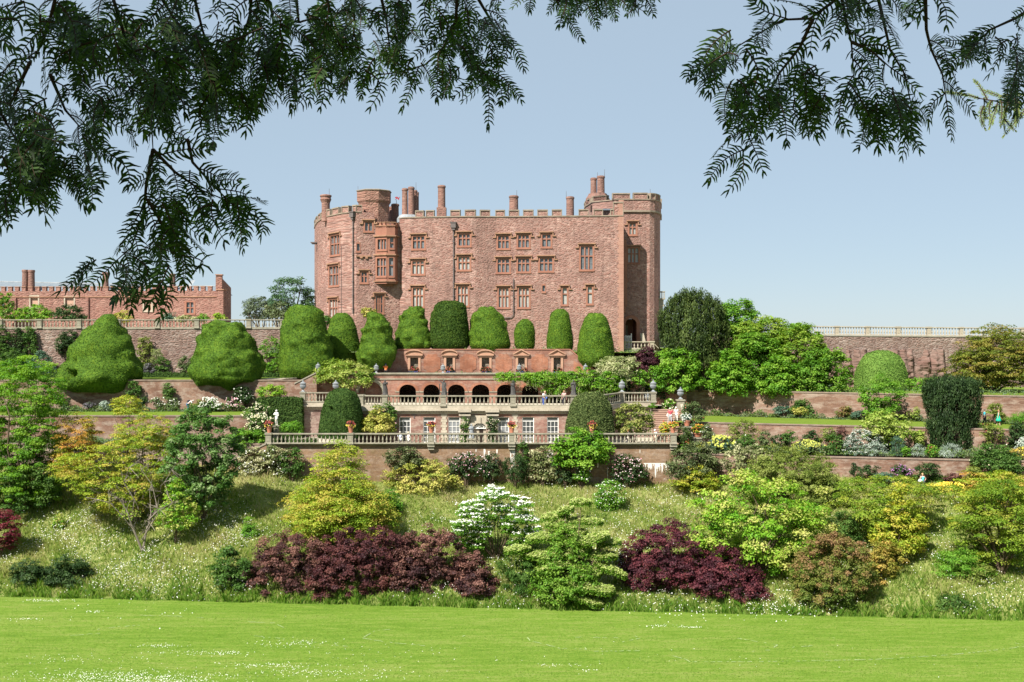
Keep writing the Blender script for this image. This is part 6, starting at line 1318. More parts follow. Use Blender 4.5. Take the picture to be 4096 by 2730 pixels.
def bare_shrub():
    g = np.random.default_rng(44); ft = bank_point(568,2212); e = thing('gnarled_bare_tree', ft, 'crooked leafless little tree rising from the daisies', 'tree'); m = MB()
    pts = [((568,2212),(530,2110),(505,2040),(470,1990)),((568,2212),(580,2120),(605,2060),(600,1960)),((570,2160),(600,2100),(640,2040),(690,2010)),((590,2110),(630,2030),(610,1940),(560,1880)),((540,2130),(480,2060),(440,2010),(400,2000)),((600,2080),(680,2000),(660,1930),(690,1880)),((520,2080),(540,2000),(500,1930),(520,1870))]
    for i, pl in enumerate(pts):
        D0 = ft.y; q = [at(px+g.normal(0,3), py, D0+.35*k*(1 if i % 2 else -1)) for k, (px, py) in enumerate(pl)]; r = .11 if i < 2 else .06; m.tube(q, [r, r*.75, r*.5, r*.2], 6)
        for k in range(14):
            a = q[int(g.integers(1,4))]; b = a+Vector(g.normal(0,.5,3)); c = b+Vector(g.normal(0,.35,3)); m.tube([a, b, c], [.03,.02,.008], 4)
    m.build('trunk', M['bark_grey'], e)
    V, r_, _, _ = crown_quads(g, at(520,2080,ft.y-.3), 2.2, 1.5, 1.0, 'ball', .15, .5, .35, .4); link('crown', quads_mesh('crown', V, r_), M['limegold'], e)
bare_shrub()
m = MB(); c = bank_point(3860,2428); m.tube([c+Vector((-.5,0,.35)), c+Vector((0,-.1,.2)), c+Vector((.5,-.2,.08))], [.05,.06,.05], 6); tag(m.build('fallen_branch', m_plain('dead_wood', (0.6,0.55,0.45)), None, True, c), 'pale dead branch lying in the long grass', 'branch')

# ------------------------------------------------------------------ wall plants on the lower wall
P_('climbing_rose', 'dark variegated climber with white flowers beside the ramp wall', 'climber', (955,1788,1160,1905), 108.9, 'varieg', 'wall', .19, 3.2, .5, .7, depth=.25, ground=7.5, fl=(140,.17,'white_f',-.8))
P_('wall_shrub', 'plain green wall shrub next to the dark variegated climber', 'climber', (1110,1790,1215,1905), 108.8, 'mid', 'wall', .19, 3.0, .5, .7, depth=.4, ground=7.4)
P_('wall_climber', 'greyish dark climber on the wall above the yellow variegated shrub', 'climber', (1545,1792,1700,1890), 109.2, 'varieg_dark', 'ball', .17, 2.6, .45, .7, depth=.2, ground=7.0, foot=(1620,1930))
P_('climbing_rose', 'pink climbing rose spread along the wall between shrub and ivy', 'climber', (1775,1815,1960,1915), 109.0, 'dark', 'wall', .16, 3.0, .45, .7, depth=.25, ground=7.1, fl=(230,.13,'pink_f',.2))
P_('ivy', 'dark ivy column ending the pink rose on the wall', 'climber', (1935,1810,2000,1920), 109.1, 'ivy', 'wall', .16, 3.2, .4, .8, depth=.4, ground=7.1)
P_('rosemary', 'spiky grey-green rosemary at the wall foot', 'shrub', (2010,1820,2115,1935), 108.6, 'dark', 'egg', .2, 2.6, .4, .9, asp=.25, upright=True, ground=7.0)
P_('ivy', 'pale ivy tumbling down from the balustrade', 'climber', (2062,1772,2118,1880), 109.5, 'mid', 'wall', .14, 2.4, .3, .8, depth=.25, ground=7.0, foot=(2090,1920))
P_('wall_climber', 'cream-flecked climber beside the big green fig', 'climber', (2110,1790,2225,1925), 109.0, 'varieg', 'wall', .18, 3.0, .45, .7, depth=.3, ground=7.0)
P_('fig_tree', 'big bright green wall tree rising above the front balustrade', 'tree', (2205,1712,2465,1880), 108.6, 'bright', 'dome', .24, 3.6, .7, .6, foot=(2330,1930), trunk=.09, ground=7.1, depth=.55, lump=.16, nst=12)
P_('ivy', 'dark ivy at the foot of the big green wall tree', 'climber', (2225,1850,2290,1935), 108.9, 'ivy', 'wall', .17, 3, .4, .8, depth=.4, ground=7.0)
P_('green_shrub', 'low bright bush under the big green wall tree', 'shrub', (2290,1868,2365,1930), 108.4, 'fresh', 'dome', .18, 3, .4, .6, ground=7.0, fl=(30,.15,'white_f'))
P_('climbing_rose', 'pale pink climbing rose beside the lime-streaked wall', 'climber', (2440,1820,2585,1940), 108.9, 'dark', 'egg', .17, 3.0, .45, .7, depth=.4, ground=7.0, fl=(150,.14,'pink_f',.1))

# ------------------------------------------------------------------ orangery terrace plants
P_('magnolia_shrub', 'yellow-green glossy shrub between the dense dome and the orangery', 'shrub', (1440,1620,1590,1740), 112.9, 'vargold', 'cone', .25, 2.8, .55, .7, asp=.45, ground=10.7)
P_('wall_climber', 'dark green climber with a few pink flowers in the orangery corner', 'climber', (1490,1612,1588,1740), 114.3, 'mid', 'wall', .18, 3, .5, .7, depth=.35, ground=10.7, fl=(18,.15,'pink_f'))
P_('green_shrub', 'leafy yellowish evergreen against the side wall beside the steps', 'shrub', (2448,1618,2612,1745), 113.6, 'vargold_dark', 'egg', .2, 3.4, .55, .7, ground=10.7, depth=.6)
P_('climbing_rose', 'rose-covered pillar on the portal side toward the marble figure', 'climber', (1838,1674,1880,1775), 114.1, 'mid', 'column', .15, 3.4, .3, .8, ground=10.7, fl=(70,.12,'cream_f'), depth=.6)
P_('climbing_rose', 'rose-covered pillar on the portal side toward the steps', 'climber', (1946,1674,1992,1775), 114.1, 'dark', 'column', .15, 3.4, .3, .8, ground=10.7, fl=(60,.12,'cream_f'), depth=.6)
P_('fern', 'fern hanging from the cornice of the corner pier', 'fern', (2590,1612,2628,1645), 121.0, 'fresh', 'dome', .25, 2, .3, .5, asp=.25, ground=14.1)
P_('leafy_shrub', 'green ferny shrub at the limed wall foot', 'shrub', (1115,1685,1222,1740), 112.9, 'fresh', 'dome', .2, 3, .4, .6, ground=10.7, asp=.4)
P_('white_rose_shrub', 'tall cream rose bush beside the square hedge', 'shrub', (975,1608,1065,1690), 113.4, 'mid', 'egg', .17, 3, .5, .7, ground=10.9, fl=(160,.16,'cream_f',.2))
P_('white_rose_shrub', 'lower cream rose bush in front of the marble figure', 'shrub', (990,1660,1100,1735), 111.8, 'mid', 'ball', .17, 3, .5, .7, ground=10.9, fl=(230,.16,'cream_f',.1))
P_('leafy_shrub', 'broad bright green foliage spilling beside the first balustrade pier', 'shrub', (920,1718,1070,1800), 110.6, 'fresh', 'ball', .2, 3.4, .5, .6, ground=9.9)
P_('leafy_shrub', 'green bed plants above the ramp wall beside the cream roses', 'shrub', (985,1712,1075,1760), 111.6, 'mid', 'dome', .18, 3, .4, .6, ground=11.0, fl=(16,.14,'pink_f'))
P_('climbing_tree', 'loose yellow-green shrub below the sloping parapet and arcade', 'shrub', (1262,1438,1480,1560), 124.3, 'vargold_green', 'egg', .24, 3.0, .7, .7, ground=14.4, lump=.2, asp=.5)
P_('wall_climber', 'green creeper hanging over the end of the arcade parapet', 'climber', (1420,1483,1500,1530), 125.5, 'fresh', 'wall', .2, 3, .4, .6, depth=.4, ground=15.5)
P_('grey_shrub', 'grey-green mound at the top of the sloping parapet', 'shrub', (1195,1470,1275,1515), 125.8, 'olive', 'dome', .18, 3, .4, .6, ground=16.6)
def wisteria():
    SEED[0] += 1; g = np.random.default_rng(SEED[0]); e = thing('wisteria', (X(2250,124.6),124.6,14.4), 'bright green wisteria hanging in tassels over the arcade end', 'climber'); Vs = []; Rs = []; cc_ = []
    for (x0, y0, x1, y1, n) in ((1985,1490,2110,1528,1),(2080,1492,2300,1540,1),(2170,1525,2260,1580,1),(2240,1485,2400,1560,1),(2300,1520,2470,1590,1),(2380,1500,2500,1585,1),(2100,1500,2200,1545,1)):
        D = 124.9; w, h = (x1-x0)/F*D, (y1-y0)/F*D; V, r, c, _ = crown_quads(g, at((x0+x1)/2, y1+8, D-.6), w*1.1, 2.0, h*1.35, 'ball', .2, 3.4, .55, .5, asp=.5, lump=.15); Vs.append(V); Rs.append(r); cc_.append(c)
    link('foliage', quads_mesh('foliage', np.concatenate(Vs), np.concatenate(Rs)), M['bright'], e)
    cc_ = np.concatenate(cc_); n = 260; k = g.integers(0, len(cc_), n); Vs = []; Rs = []
    for i in range(n):
        p = cc_[k[i]]+g.normal(0,.4,3)*np.array([1,.5,.3]); L_ = g.uniform(.4,1.0); m_ = 14; q = np.stack([np.full(m_, p[0])+g.normal(0,.05,m_), np.full(m_, p[1]-.35)+g.normal(0,.05,m_), p[2]-np.linspace(0,L_,m_)], -1)
        Vs.append(leaf_quads(q, unit(g.normal(size=(m_,3))), .09, .6, g)); Rs.append(g.random(m_))
    link('tassels', quads_mesh('tassels', np.concatenate(Vs), np.concatenate(Rs)), M['cream'], e)
    stems(g, (X(2405,124.9),124.9,14.4), cc_, .08, 12).build('stem', M['bark'], e)
wisteria()
# potted plants
def pot(label, px, row, D, z, h=.55, style=0, r=.27):
    SEED[0] += 1; g = np.random.default_rng(SEED[0]); x = X(px,D); e = thing('flower_pot', (x,D,z), label, 'flower pot', 'terracotta pots with flowers' ); m = MB(); m.lathe((x,D,z), [(r*.68,0),(r*.78,h*.3),(r,h*.82),(r*1.12,h*.85),(r*1.12,h),(r*.92,h),(r*.9,h*.92)], 14); m.build('pot', M['terracotta'], e)
    V, rn, cc, rs = crown_quads(g, (x,D,z+h*.75), r*3.4, r*3.2, r*2.5, 'ball', .11, 3.2, .16, .8, asp=.5, ncl=26); link('foliage', quads_mesh('foliage', V, rn), M[('fresh','brownp','dark','bluegreen')[style]], e)
    n = 170; k = g.integers(0, len(cc), n); p = cc[k]+unit(g.normal(size=(n,3)))*.18; lo = p[:, 2] < z+h+.22; nr = unit(np.array([0,-.8,.6])+g.normal(size=(n,3))*.4)
    q = leaf_quads(p, nr, .11, 1, g)
    for msk, mt, nm in ((lo, ('yellow_f','yellow_f','bluef','white_f')[style], 'low_blossom'), (~lo, ('orange_f','red_f','red_f','white_f')[style], 'top_blossom')):
        if msk.sum(): link(nm, quads_mesh(nm, q[msk], g.random(msk.sum())), M[mt], e)
    return e
POTY = LZ+1.105
for (px, lab, st) in ((1077,'terracotta pot of red and yellow flowers on the balustrade end pier by the ramp',1),(1403,'terracotta pot with red top and mauve rim before the dense dome',1),(1725,'terracotta pot on the pier between the first two sash windows',1),(2047,'terracotta pot on the pier just past the portal, red and yellow flowers',1),(2368,'terracotta pot half hidden behind the big green wall tree',1),(2692,'ribbed terracotta pot on the last balustrade pier by the steps',0)):
    pot(lab, px, 0, 109.78, POTY, .62, st)
for i, (p, lab) in enumerate(((1657,'pot of dark blue flowers in the niche nearest the person in orange'),(1798,'pot of dark blue flowers in the second niche along'),(1942,'pot of blue flowers in the middle niche'),(2086,'pot with dark red flowers in the niche behind the wisteria urn'),(2228,'pot with red flowers in the last niche'))):
    pot(lab, p, 0, 131.1-.3, 17.01, .6, 2, .36)
post('square stone plinth under the bright bedding pot beside the wall', 2792, 111.8, 10.2, Z(1748,111.8), .36); pot('pot of yellow and orange bedding on the stone plinth by the brick wall', 2792, 0, 111.8, Z(1748,111.8), .4, 0, .42)
post('stone plinth at the bottom of the step parapet', 2748, 112.6, 10.3, Z(1704,112.6), .36); pot('terracotta pot of succulents on the parapet foot of the steps', 2748, 0, 112.6, Z(1704,112.6), .55, 3, .34)
P_('bedding_flowers', 'bush of orange and yellow bedding at the foot of the steps', 'flowers', (2636,1690,2680,1748), 111.4, 'euph', 'egg', .14, 3.2, .25, .8, ground=10.7, fl=(70,.12,'orange_f'))
P_('dark_shrub', 'dark spiky shrub just beyond the last balustrade pier', 'shrub', (2695,1712,2775,1790), 110.6, 'irish', 'egg', .2, 3, .4, .8, upright=True, asp=.35, ground=9.9)
P_('green_shrub', 'soft rounded green shrub beside the step parapet below the gatepost', 'shrub', (2722,1598,2812,1720), 114.9, 'mid_rose', 'egg', .17, 3.2, .5, .7, ground=11.5, fl=(14,.13,'red_f'))
P_('leafy_plant', 'broad pale-leaved plant at the top of the steps', 'shrub', (2645,1598,2705,1650), 123.2, 'fresh', 'ball', .26, 2.6, .35, .7, ground=13.7, fl=(24,.2,'cream_f'))
# ------------------------------------------------------------------ evergreens beside the castle
P_('dark_yew_tree', 'tall dark green upright yew right of the castle tower', 'tree', (2640,1172,2908,1465), 128, 'irish', 'egg', .26, 6.5, .40, 2.4, foot=(2790,1500), trunk=.2, upright=True, asp=.35, lump=.08, depth=.7, per=2.2, shell=.75, ground=17)
P_('dark_yew_tree', 'drooping dark yew skirt above the bright evergreens', 'tree', (2700,1340,2880,1505), 127.2, 'irish', 'dome', .26, 5, .45, 1.8, foot=(2800,1540), trunk=.15, upright=True, asp=.3, ground=15.8)
EV = 'bright green evergreen shrubs beyond the yew'
for (bx, D, mt, pr, lab) in (((2600,1392,2810,1570),125.5,'bright','dome','bright green evergreen nearest the purple maple'),((2830,1400,3010,1585),124.5,'bright','dome','bright evergreen bush low on the wall below the dark yew'),
        ((2865,1200,3030,1370),131,'fresh','ball','loose pale green tree top behind the dark yew'),((2895,1285,3060,1440),129.8,'fresh2','egg','pale evergreen filling the gap right behind the dark yew'),((2960,1275,3180,1460),129.5,'fresh2','egg','broad fresh green evergreen under the open sky'),
        ((2910,1330,3130,1580),126,'bright2','egg','darker bright evergreen in the middle of the mass'),((3080,1300,3310,1560),127,'fresh2','egg','tall evergreen toward the pale balustrade'),
        ((3030,1420,3200,1595),124,'bright','dome','evergreen drooping over the wall in the middle'),((3185,1395,3405,1595),124.5,'bright2','egg','last bright evergreen beside the rubble wall'),((3150,1285,3240,1370),131,'fresh','ball','small tree top by the end of the pale balustrade')):
    P_('evergreen_tree', lab, 'tree', bx, D, mt, pr, .24, 5.0, .68, .7, trunk=.1, lump=.14, ground=15.65, foot=((bx[0]+bx[2])/2, 1600), depth=.7, group=EV, per=1.5)
P_('cream_shrub', 'airy cream and green shrub before the purple maple', 'shrub', (2385,1425,2575,1545), 125.5, 'cream', 'umbrella', .19, 2.6, .6, .45, ground=14.0, foot=(2480,1570), lump=.15)
P_('purple_maple', 'small dark purple maple below the landing balustrade', 'tree', (2535,1390,2650,1520), 126.5, 'purple2', 'egg', .18, 3.4, .5, .7, trunk=.08, ground=14, foot=(2590,1560))
P_('leafy_shrub', 'pale leafy shrub in the shade under the purple maple', 'shrub', (2525,1480,2600,1550), 124.8, 'fresh', 'ball', .24, 2, .4, .6, ground=14)
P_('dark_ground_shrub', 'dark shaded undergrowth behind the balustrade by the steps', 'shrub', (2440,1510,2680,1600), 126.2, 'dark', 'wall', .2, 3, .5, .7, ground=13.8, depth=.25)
P_('grey_tree', 'grey-green tree top beyond the end of the slate-roofed wing', 'tree', (965,1190,1110,1300), 165, 'greytree', 'ball', .3, 2.8, .9, .7, trunk=.15, ground=22, foot=(1040,1310))
P_('green_tree', 'taller loose green tree close to the rounded castle tower', 'tree', (1085,1115,1255,1290), 162, 'greentree', 'egg', .32, 2.8, 1.0, .6, trunk=.2, ground=22, foot=(1170,1310), lump=.22)
P_('grey_tree', 'lower dull green tree between the two taller trees', 'tree', (1060,1205,1180,1300), 160, 'greytree2', 'ball', .3, 3, .8, .7, trunk=.12, ground=22, foot=(1120,1310))
P_('yellow_bush', 'yellow-green bush at the castle foot between two clipped yews', 'shrub', (1440,1232,1512,1275), 144, 'vargold', 'ball', .24, 2.4, .4, .7, ground=20)
P_('green_bush', 'green bush at the castle foot behind the tallest clipped yew', 'shrub', (1285,1262,1330,1310), 140, 'mid', 'ball', .24, 3, .5, .7, ground=20)
P_('layered_maple', 'large olive and bronze maple in front of the rubble wall', 'tree', (3795,1305,4180,1545), 125, 'acerolive', 'dome', .2, 5.2, .85, .34, trunk=.16, foot=(3960,1580), ground=15.6, up=1.1, shell=.35, lump=.12, nst=16, depth=.8, per=1.7)
P_('green_shrub', 'wide low green bushes between the pale dome and the columnar yew', 'shrub', (3610,1512,3810,1572), 127, 'fresh', 'wall', .22, 3, .5, .6, ground=15.6, depth=.5)
P_('columnar_yew', 'massive dark fastigiate yew wider at the top', 'tree', (3700,1532,3918,1838), 108.8, 'irishdark', 'vasecol', .22, 8.0, .33, 2.8, trunk=.2, upright=True, asp=.3, ground=10.3, foot=(3810,1840), lump=.05, depth=.75, shell=.85, per=2.6)
P_('loose_shrub', 'loose green tree before the pale clipped dome', 'tree', (3440,1505,3605,1680), 116.5, 'fresh', 'egg', .2, 2.6, .6, .7, trunk=.07, ground=12.8, foot=(3520,1690), lump=.18)
P_('yellow_green_tree', 'yellow-green glossy tree overhanging the lawn strip', 'tree', (3425,1650,3645,1790), 108.5, 'vargold_green', 'umbrella', .25, 3.0, .6, .55, trunk=.09, ground=10.4, foot=(3540,1840), lump=.2)
P_('leafy_shrub', 'glossy green shrub between the white cloud of blossom and the columnar yew', 'shrub', (3640,1725,3705,1795), 108.6, 'vargold_green', 'ball', .22, 2.6, .4, .7, ground=10.4)
# bed along the second wall
B2 = 'shrubs in the long border below the lawn strip'
for (bx, D, mt, pr, kw, lab) in (
  ((3365,1718,3545,1835),106.3,'bluegreen','dome',dict(fl=(3200,.055,'white_f',.5), leaf=.11, cr=.3),'great white cloud of tiny blossom above the wall'),
  ((3450,1770,3550,1842),105.4,'silver','dome',dict(upright=True, asp=.2),'feathery silver foliage spilling under the white cloud'),
  ((3640,1780,3708,1838),104.7,'silver','dome',dict(upright=True, asp=.2),'smaller silver mound on the wall top'),
  ((3750,1778,3862,1842),104.2,'silver','dome',dict(upright=True, asp=.2),'wider silver mound on the wall top below the columnar yew'),
  ((3550,1748,3625,1835),105.6,'bluegreen','wall',dict(upright=True, asp=.18),'upright sword-leaved irises between silver plants'),
  ((3600,1785,3650,1840),105.2,'fresh','ball',{},'small leafy plant between the irises and the smaller silver mound'),
  ((3700,1780,3760,1840),104.6,'fresh','ball',dict(fl=(20,.12,'red_f')),'leafy plant between the two silver mounds'),
  ((2825,1745,2950,1810),110.1,'bluegreen','dome',dict(fl=(110,.3,'euph_f',.5)),'spurge with big round yellow heads'),
  ((3170,1762,3295,1808),107.2,'bluegreen','dome',dict(fl=(420,.14,'euph_f',.8)),'dense acid yellow spurge cushion'),
  ((3030,1775,3170,1815),108.0,'olive','dome',dict(upright=True, asp=.3),'low olive green cushion between the two spurges'),
  ((2900,1680,3040,1790),110.6,'olive','umbrella',dict(dens=1.6),'airy tall shrub in front of the brick wall'),
  ((3080,1740,3170,1790),109.6,'dark','dome',dict(fl=(10,.13,'red_f')),'dark rose bush with a few red blooms'),
  ((3200,1725,3290,1785),109.2,'dark','dome',dict(fl=(12,.13,'red_f')),'dark rose bush behind the yellow cushion'),
  ((3290,1735,3390,1830),107.3,'mid','dome',dict(fl=(14,.12,'red_f')),'green border plants beside the white cloud'),
  ((2700,1770,2830,1830),109.4,'fresh','wall',dict(fl=(120,.15,'yellow_f',.8)),'bright yellow border flowers next to the end pier'),
  ((2720,1762,2765,1800),109.7,'fresh','wall',dict(fl=(26,.15,'red_f',.8)),'red and orange lilies next to the end pier'),
  ((3880,1775,4060,1880),103.6,'mid','dome',dict(fl=(26,.13,'cream_f')),'large dark green shrub falling over the wall end'),
  ((3925,1690,4010,1790),106.5,'olive','ball',dict(dens=1.4, fl=(14,.12,'red_f')),'thin rosy shrub beside the columnar yew'),
  ((4020,1690,4130,1790),106.6,'dark','dome',{},'dark conifer-like shrub at the picture edge'),
  ((4060,1742,4180,1810),104.8,'silver','dome',dict(fl=(500,.09,'white_f',.6)),'second cloud of white blossom at the picture edge'),
  ((4030,1790,4120,1840),103.8,'gold_dull','dome',dict(fl=(50,.14,'yellow_f')),'patch of golden flowers near the picture edge'),
  ((2945,1738,3035,1800),109.5,'mid','dome',dict(fl=(14,.13,'white_f')),'white-dotted bush between the airy shrub and the first spurge'),
  ((3035,1725,3085,1790),109.3,'mid_rose','egg',{},'upright soft green bush against the long brick wall'),
  ((3270,1712,3345,1775),108.4,'olive','egg',dict(dens=2),'olive bush in front of the white plaster patch on the wall'),
  ((3130,1722,3190,1775),108.8,'mid','egg',{},'green bush behind the gap between the spurges'),
  ((2800,1700,2860,1760),110.9,'mid_rose','egg',dict(fl=(16,.14,'white_f')),'pale rose bush beside the stone plinth'),
  ((3340,1705,3390,1760),107.9,'brownp','egg',dict(dens=2),'bronze-leaved bush tucked behind the white cloud'),
  ((3660,1850,3760,1900),103.6,'dark','dome',{},'dark bush at the wall foot behind the woman'),
  ((3555,1858,3650,1920),104.2,'dark','dome',dict(fl=(90,.14,'mauve_f',.3)),'mauve-flowered bush at the wall foot'),
  ((3430,1860,3515,1915),104.9,'dark','wall',{},'green climber at the wall foot beside the olive bush'),
  ((3490,1880,3570,1930),103.9,'bluegreen','dome',{},'grey-leaved low plant at the wall foot'),
  ((3770,1895,3860,1935),103.2,'brownp','dome',{},'reddish brown shrub at the wall foot'),
  ((3860,1860,3930,1900),103.2,'olive','dome',{},'olive creeper at the wall foot'),
  ((3400,1855,3430,1905),105.1,'ivy','wall',{},'narrow ivy strip on the wall'),
  ((3945,1800,4100,1900),102.4,'mid','dome',{},'green shrub below the wall end near the orange maple')):
    o = dict(leaf=.16, dens=2.8, cr=.38, flat=.7, depth=.6, group=B2); o.update(kw); lf = o.pop('leaf'); de = o.pop('dens'); cr_ = o.pop('cr'); fla = o.pop('flat')
    if not any(q in lab for q in ('foot', 'strip', 'falling', 'below the wall')):
        for _ in range(3): D = max(D, float(R1(X((bx[0]+bx[2])/2, D)))+.35+.3*(bx[2]-bx[0])/F*D)
        o['ground'] = 10.3
    P_('border_plant', lab, 'border plant', bx, D, mt, pr, lf, de, cr_, fla, **o)
B3 = 'plants along the foot of the upper walls'
UPW = [((-20,1400,110,1510),136.5,'mid','leafy shrub at the wall foot nearest the picture edge',{}),((95,1405,225,1500),136.3,'bluegreen','blue-green rounded shrub behind the feathery tree',{}),
  ((215,1325,330,1420),137.4,'dark','dark climber on the rubble wall beside the holed yew',{}),((-20,1310,40,1440),137.5,'mid','ivy mass high on the rubble wall at the picture edge',{}),((40,1315,95,1440),137.5,'dark','dark ivy curtain on the rubble wall',{}),((90,1312,145,1430),137.5,'mid','paler ivy curtain on the rubble wall',{}),
  ((545,1350,615,1470),137.3,'olive','tall thin climber just past the holed yew',{'dens':1.8}),((565,1455,630,1510),136.2,'mauve','dusky mauve-grey plant beside the holed yew',{}),((620,1430,685,1505),136.2,'mid','dark leafy shrub between the two huge yews',{}),((710,1425,770,1505),136.2,'mid_rose','soft green shrub beside the flat-topped yew',{}),((605,1395,650,1460),136.8,'cream','buff plume grass against the wall',{'upright':True,'asp':.25}),
  ((1035,1350,1130,1450),137.0,'fresh','bright climber past the flat-topped yew',{'dens':1.8}),((1050,1445,1130,1510),135.9,'fresh','pale strappy plants beside the tallest yew',{}),
  ((505,1530,568,1590),124.4,'mid','ivy patch on the brick wall below the holed yew',{}),((648,1530,700,1600),124.4,'mid','narrow climber on the brick wall',{}),((605,1585,655,1640),123.6,'mid_rose','white-flecked rose bush at the brick wall foot',{'fl':(30,.14,'white_f')}),((655,1590,720,1642),123.6,'mid_rose','second white-flecked bush at the brick wall foot',{'fl':(26,.14,'white_f')}),
  ((765,1600,830,1645),123.8,'olive','olive bush right behind the bending person',{}),((785,1592,895,1642),122.9,'mid','wide bush smothered in white flowers',{'fl':(300,.15,'white_f',.2)}),((900,1595,960,1640),123.2,'mid','bush with coral pink flowers',{'fl':(110,.15,'pink_f')}),((925,1545,1015,1620),124,'dark','dark rose with white flowers on the brick wall',{'fl':(40,.15,'white_f')}),
  ((1022,1540,1150,1592),123.8,'lime','lime green climber above the square hedge',{}),((545,1590,590,1640),123.6,'dark','small dark bush at the brick wall foot by the golden maple',{}),((225,1580,280,1640),123.7,'dark','dark shrub behind the feathery tree',{}),((330,1612,385,1640),123.3,'mauve','lavender haze at the brick wall foot',{}),((400,1608,440,1640),123.3,'silver','spiky silver plant at the brick wall foot',{}),
  ((2880,1630,2945,1650),126.4,'dark','dark tuft at the foot of the overhung wall',{}),((3010,1640,3060,1656),125.6,'mid','low tuft at the foot of the overhung wall',{}),((3150,1600,3275,1660),122.5,'mid','dark leafy group at the foot of the overhung wall',{}),((3095,1620,3165,1660),122.9,'bluegreen','blue-green strappy clump at the wall foot',{}),((3160,1627,3235,1662),121.8,'vargold','golden rounded cushion on the lawn strip edge',{}),((3340,1625,3410,1668),120.3,'pinkbrown','brown-tinted shrub at the wall foot',{}),((3400,1640,3480,1675),119.3,'bluegreen','grey-green tufts at the wall foot',{}),((3470,1590,3560,1680),118.2,'fresh','yellow-green shrub below the loose tree',{'dens':2}),((3630,1620,3680,1680),117.0,'vargold_green','pale green sprout against the sunlit brick',{'dens':1.6}),
  ((3940,1612,4020,1680),113.4,'olive','leafy bush between the couple on the lawn',{}),((4020,1650,4160,1695),112,'fresh','tall grassy clump at the end of the lawn strip',{'upright':True,'asp':.2}),((3700,1580,3715,1600),117.2,'fresh','fern sprouting from the brick wall',{}),
  ((1180,1255,1340,1262),0,None,None,None)]
for bx, D, mt, lab, kw in UPW:
    if not mt: continue
    o = dict(leaf=.18, dens=2.8, cr=.45, flat=.7, depth=.4, group=B3); o.update(kw); lf = o.pop('leaf'); de = o.pop('dens'); cr_ = o.pop('cr'); fla = o.pop('flat')
    P_('border_plant', lab, 'border plant', bx, D, mt, 'wall' if (bx[3]-bx[1]) > (bx[2]-bx[0]) else 'dome', lf, de, cr_, fla, **o)
for bx, D, mt, lab in (((-20,1175,62,1290),163.5,'bright2','tall green creeper on the slate-roofed wing near the picture edge'),((55,1218,215,1290),161,'bright','bright green magnolia in front of the slate-roofed wing'),((205,1222,345,1290),161,'dark','dark green shrub against the slate-roofed wing'),((450,1245,530,1295),160,'vargold','yellow-green shrub in front of the slate-roofed wing'),((645,1250,710,1292),160,'bluegreen','grey-green shrub in front of the slate-roofed wing'),((705,1260,790,1292),159,'cream','pale straw-green shrub below the wing window'),((785,1258,840,1292),159,'fresh','fresh green shrub beside the wing gable'),((835,1250,905,1292),159,'lime','lime shrub at the wing gable')):
    P_('wing_shrub', lab, 'shrub', bx, D, mt, 'wall' if 'creeper' in lab else 'dome', .26, 3, .6, .65, ground=23.0, depth=.5)

# ------------------------------------------------------------------ meadow grass, daisies, clover, ground cover
def field(n, seed, x0=-64, x1=64, pw=1.0):
    g = np.random.default_rng(seed); x = g.uniform(x0, x1, n*2); t = g.random(n*2)**pw; y = y_edge(x)+t*(y_top(x)-y_edge(x)); ok = np.abs(x) < y*.57; x, y, t = x[ok][:n], y[ok][:n], t[ok][:n]; return g, x, y, t
def patch(x, y, s=1.0): return np.sin(x*.35*s+1.3)*np.sin(y*.5*s+.4)+.6*np.sin(x*.9*s-y*.7*s)+.4*np.sin(x*1.9*s+y*1.4*s+2)
def blades(name, label, g, x, y, h, w, rnd, mat, lean=.35, z=None):
    n = len(x); z = gz(x, y)-.03 if z is None else z; a = g.uniform(0, 2*np.pi, n); b = np.stack([np.cos(a)*w/2, np.sin(a)*w/2*.4, np.zeros(n)], -1); l = g.normal(0, lean, (n, 2))*h[:, None]
    p = np.stack([x, y, z], -1); tip = p+np.stack([l[:, 0], l[:, 1], h], -1); mid = p+np.stack([l[:, 0]*.3, l[:, 1]*.3, h*.6], -1)
    V = np.stack([p-b, p+b, mid+b*.75+(tip-mid)*.2, tip], 1); return tag(link(name, quads_mesh(name, V, rnd), M[mat]), label, 'grass', kind='stuff')
g, x, y, t = field(175000, 21); pt = patch(x, y); straw = np.clip(.42+.16*pt+.25*(t-.35)+g.normal(0,.16,len(x)), 0, 1); h = .34+.16*np.sin(x*.8+y)*.5+.12*pt*.4+g.normal(0,.08,len(x)); blades('meadow_grass', 'long unmown meadow grass on the bank', g, x, y, np.clip(h, .15, .8), np.full(len(x), .07), straw, 'grass')
g = np.random.default_rng(22); n = 31000; x = g.uniform(-60,60,n); y = y_edge(x)+np.abs(g.normal(0,.55,n))-.28+.18*np.sin(x*1.3)*np.sin(x*.37); blades('edge_grass', 'lush green grass fringe where the bank meets the lawn', g, x, y, np.clip(.32+g.normal(0,.15,n)+.26*np.sin(x*2.1)*np.sin(x*.7)+.12*np.sin(x*5.3), .06, 1.0), np.full(n, .08), g.random(n), 'edge', .3)
def lawn_blades():
    g = np.random.default_rng(91); n = 190000; v = g.random(n); D = 1/(1/64.0+(1/93.0-1/64.0)*v); x = g.uniform(-.58, .58, n)*D; k = D < y_edge(x)-.1; x, y = x[k], D[k]; n = len(x)
    blades('lawn_grass', 'short blades of the mown lawn', g, x, y, g.uniform(.015,.04,n), g.uniform(.03,.08,n), np.clip(.5+.22*np.sin(y*2.2+.3*np.sin(x*.2))+.3*g.normal(size=n), 0, 1), 'lawnblade', .8, np.zeros(n))
lawn_blades()
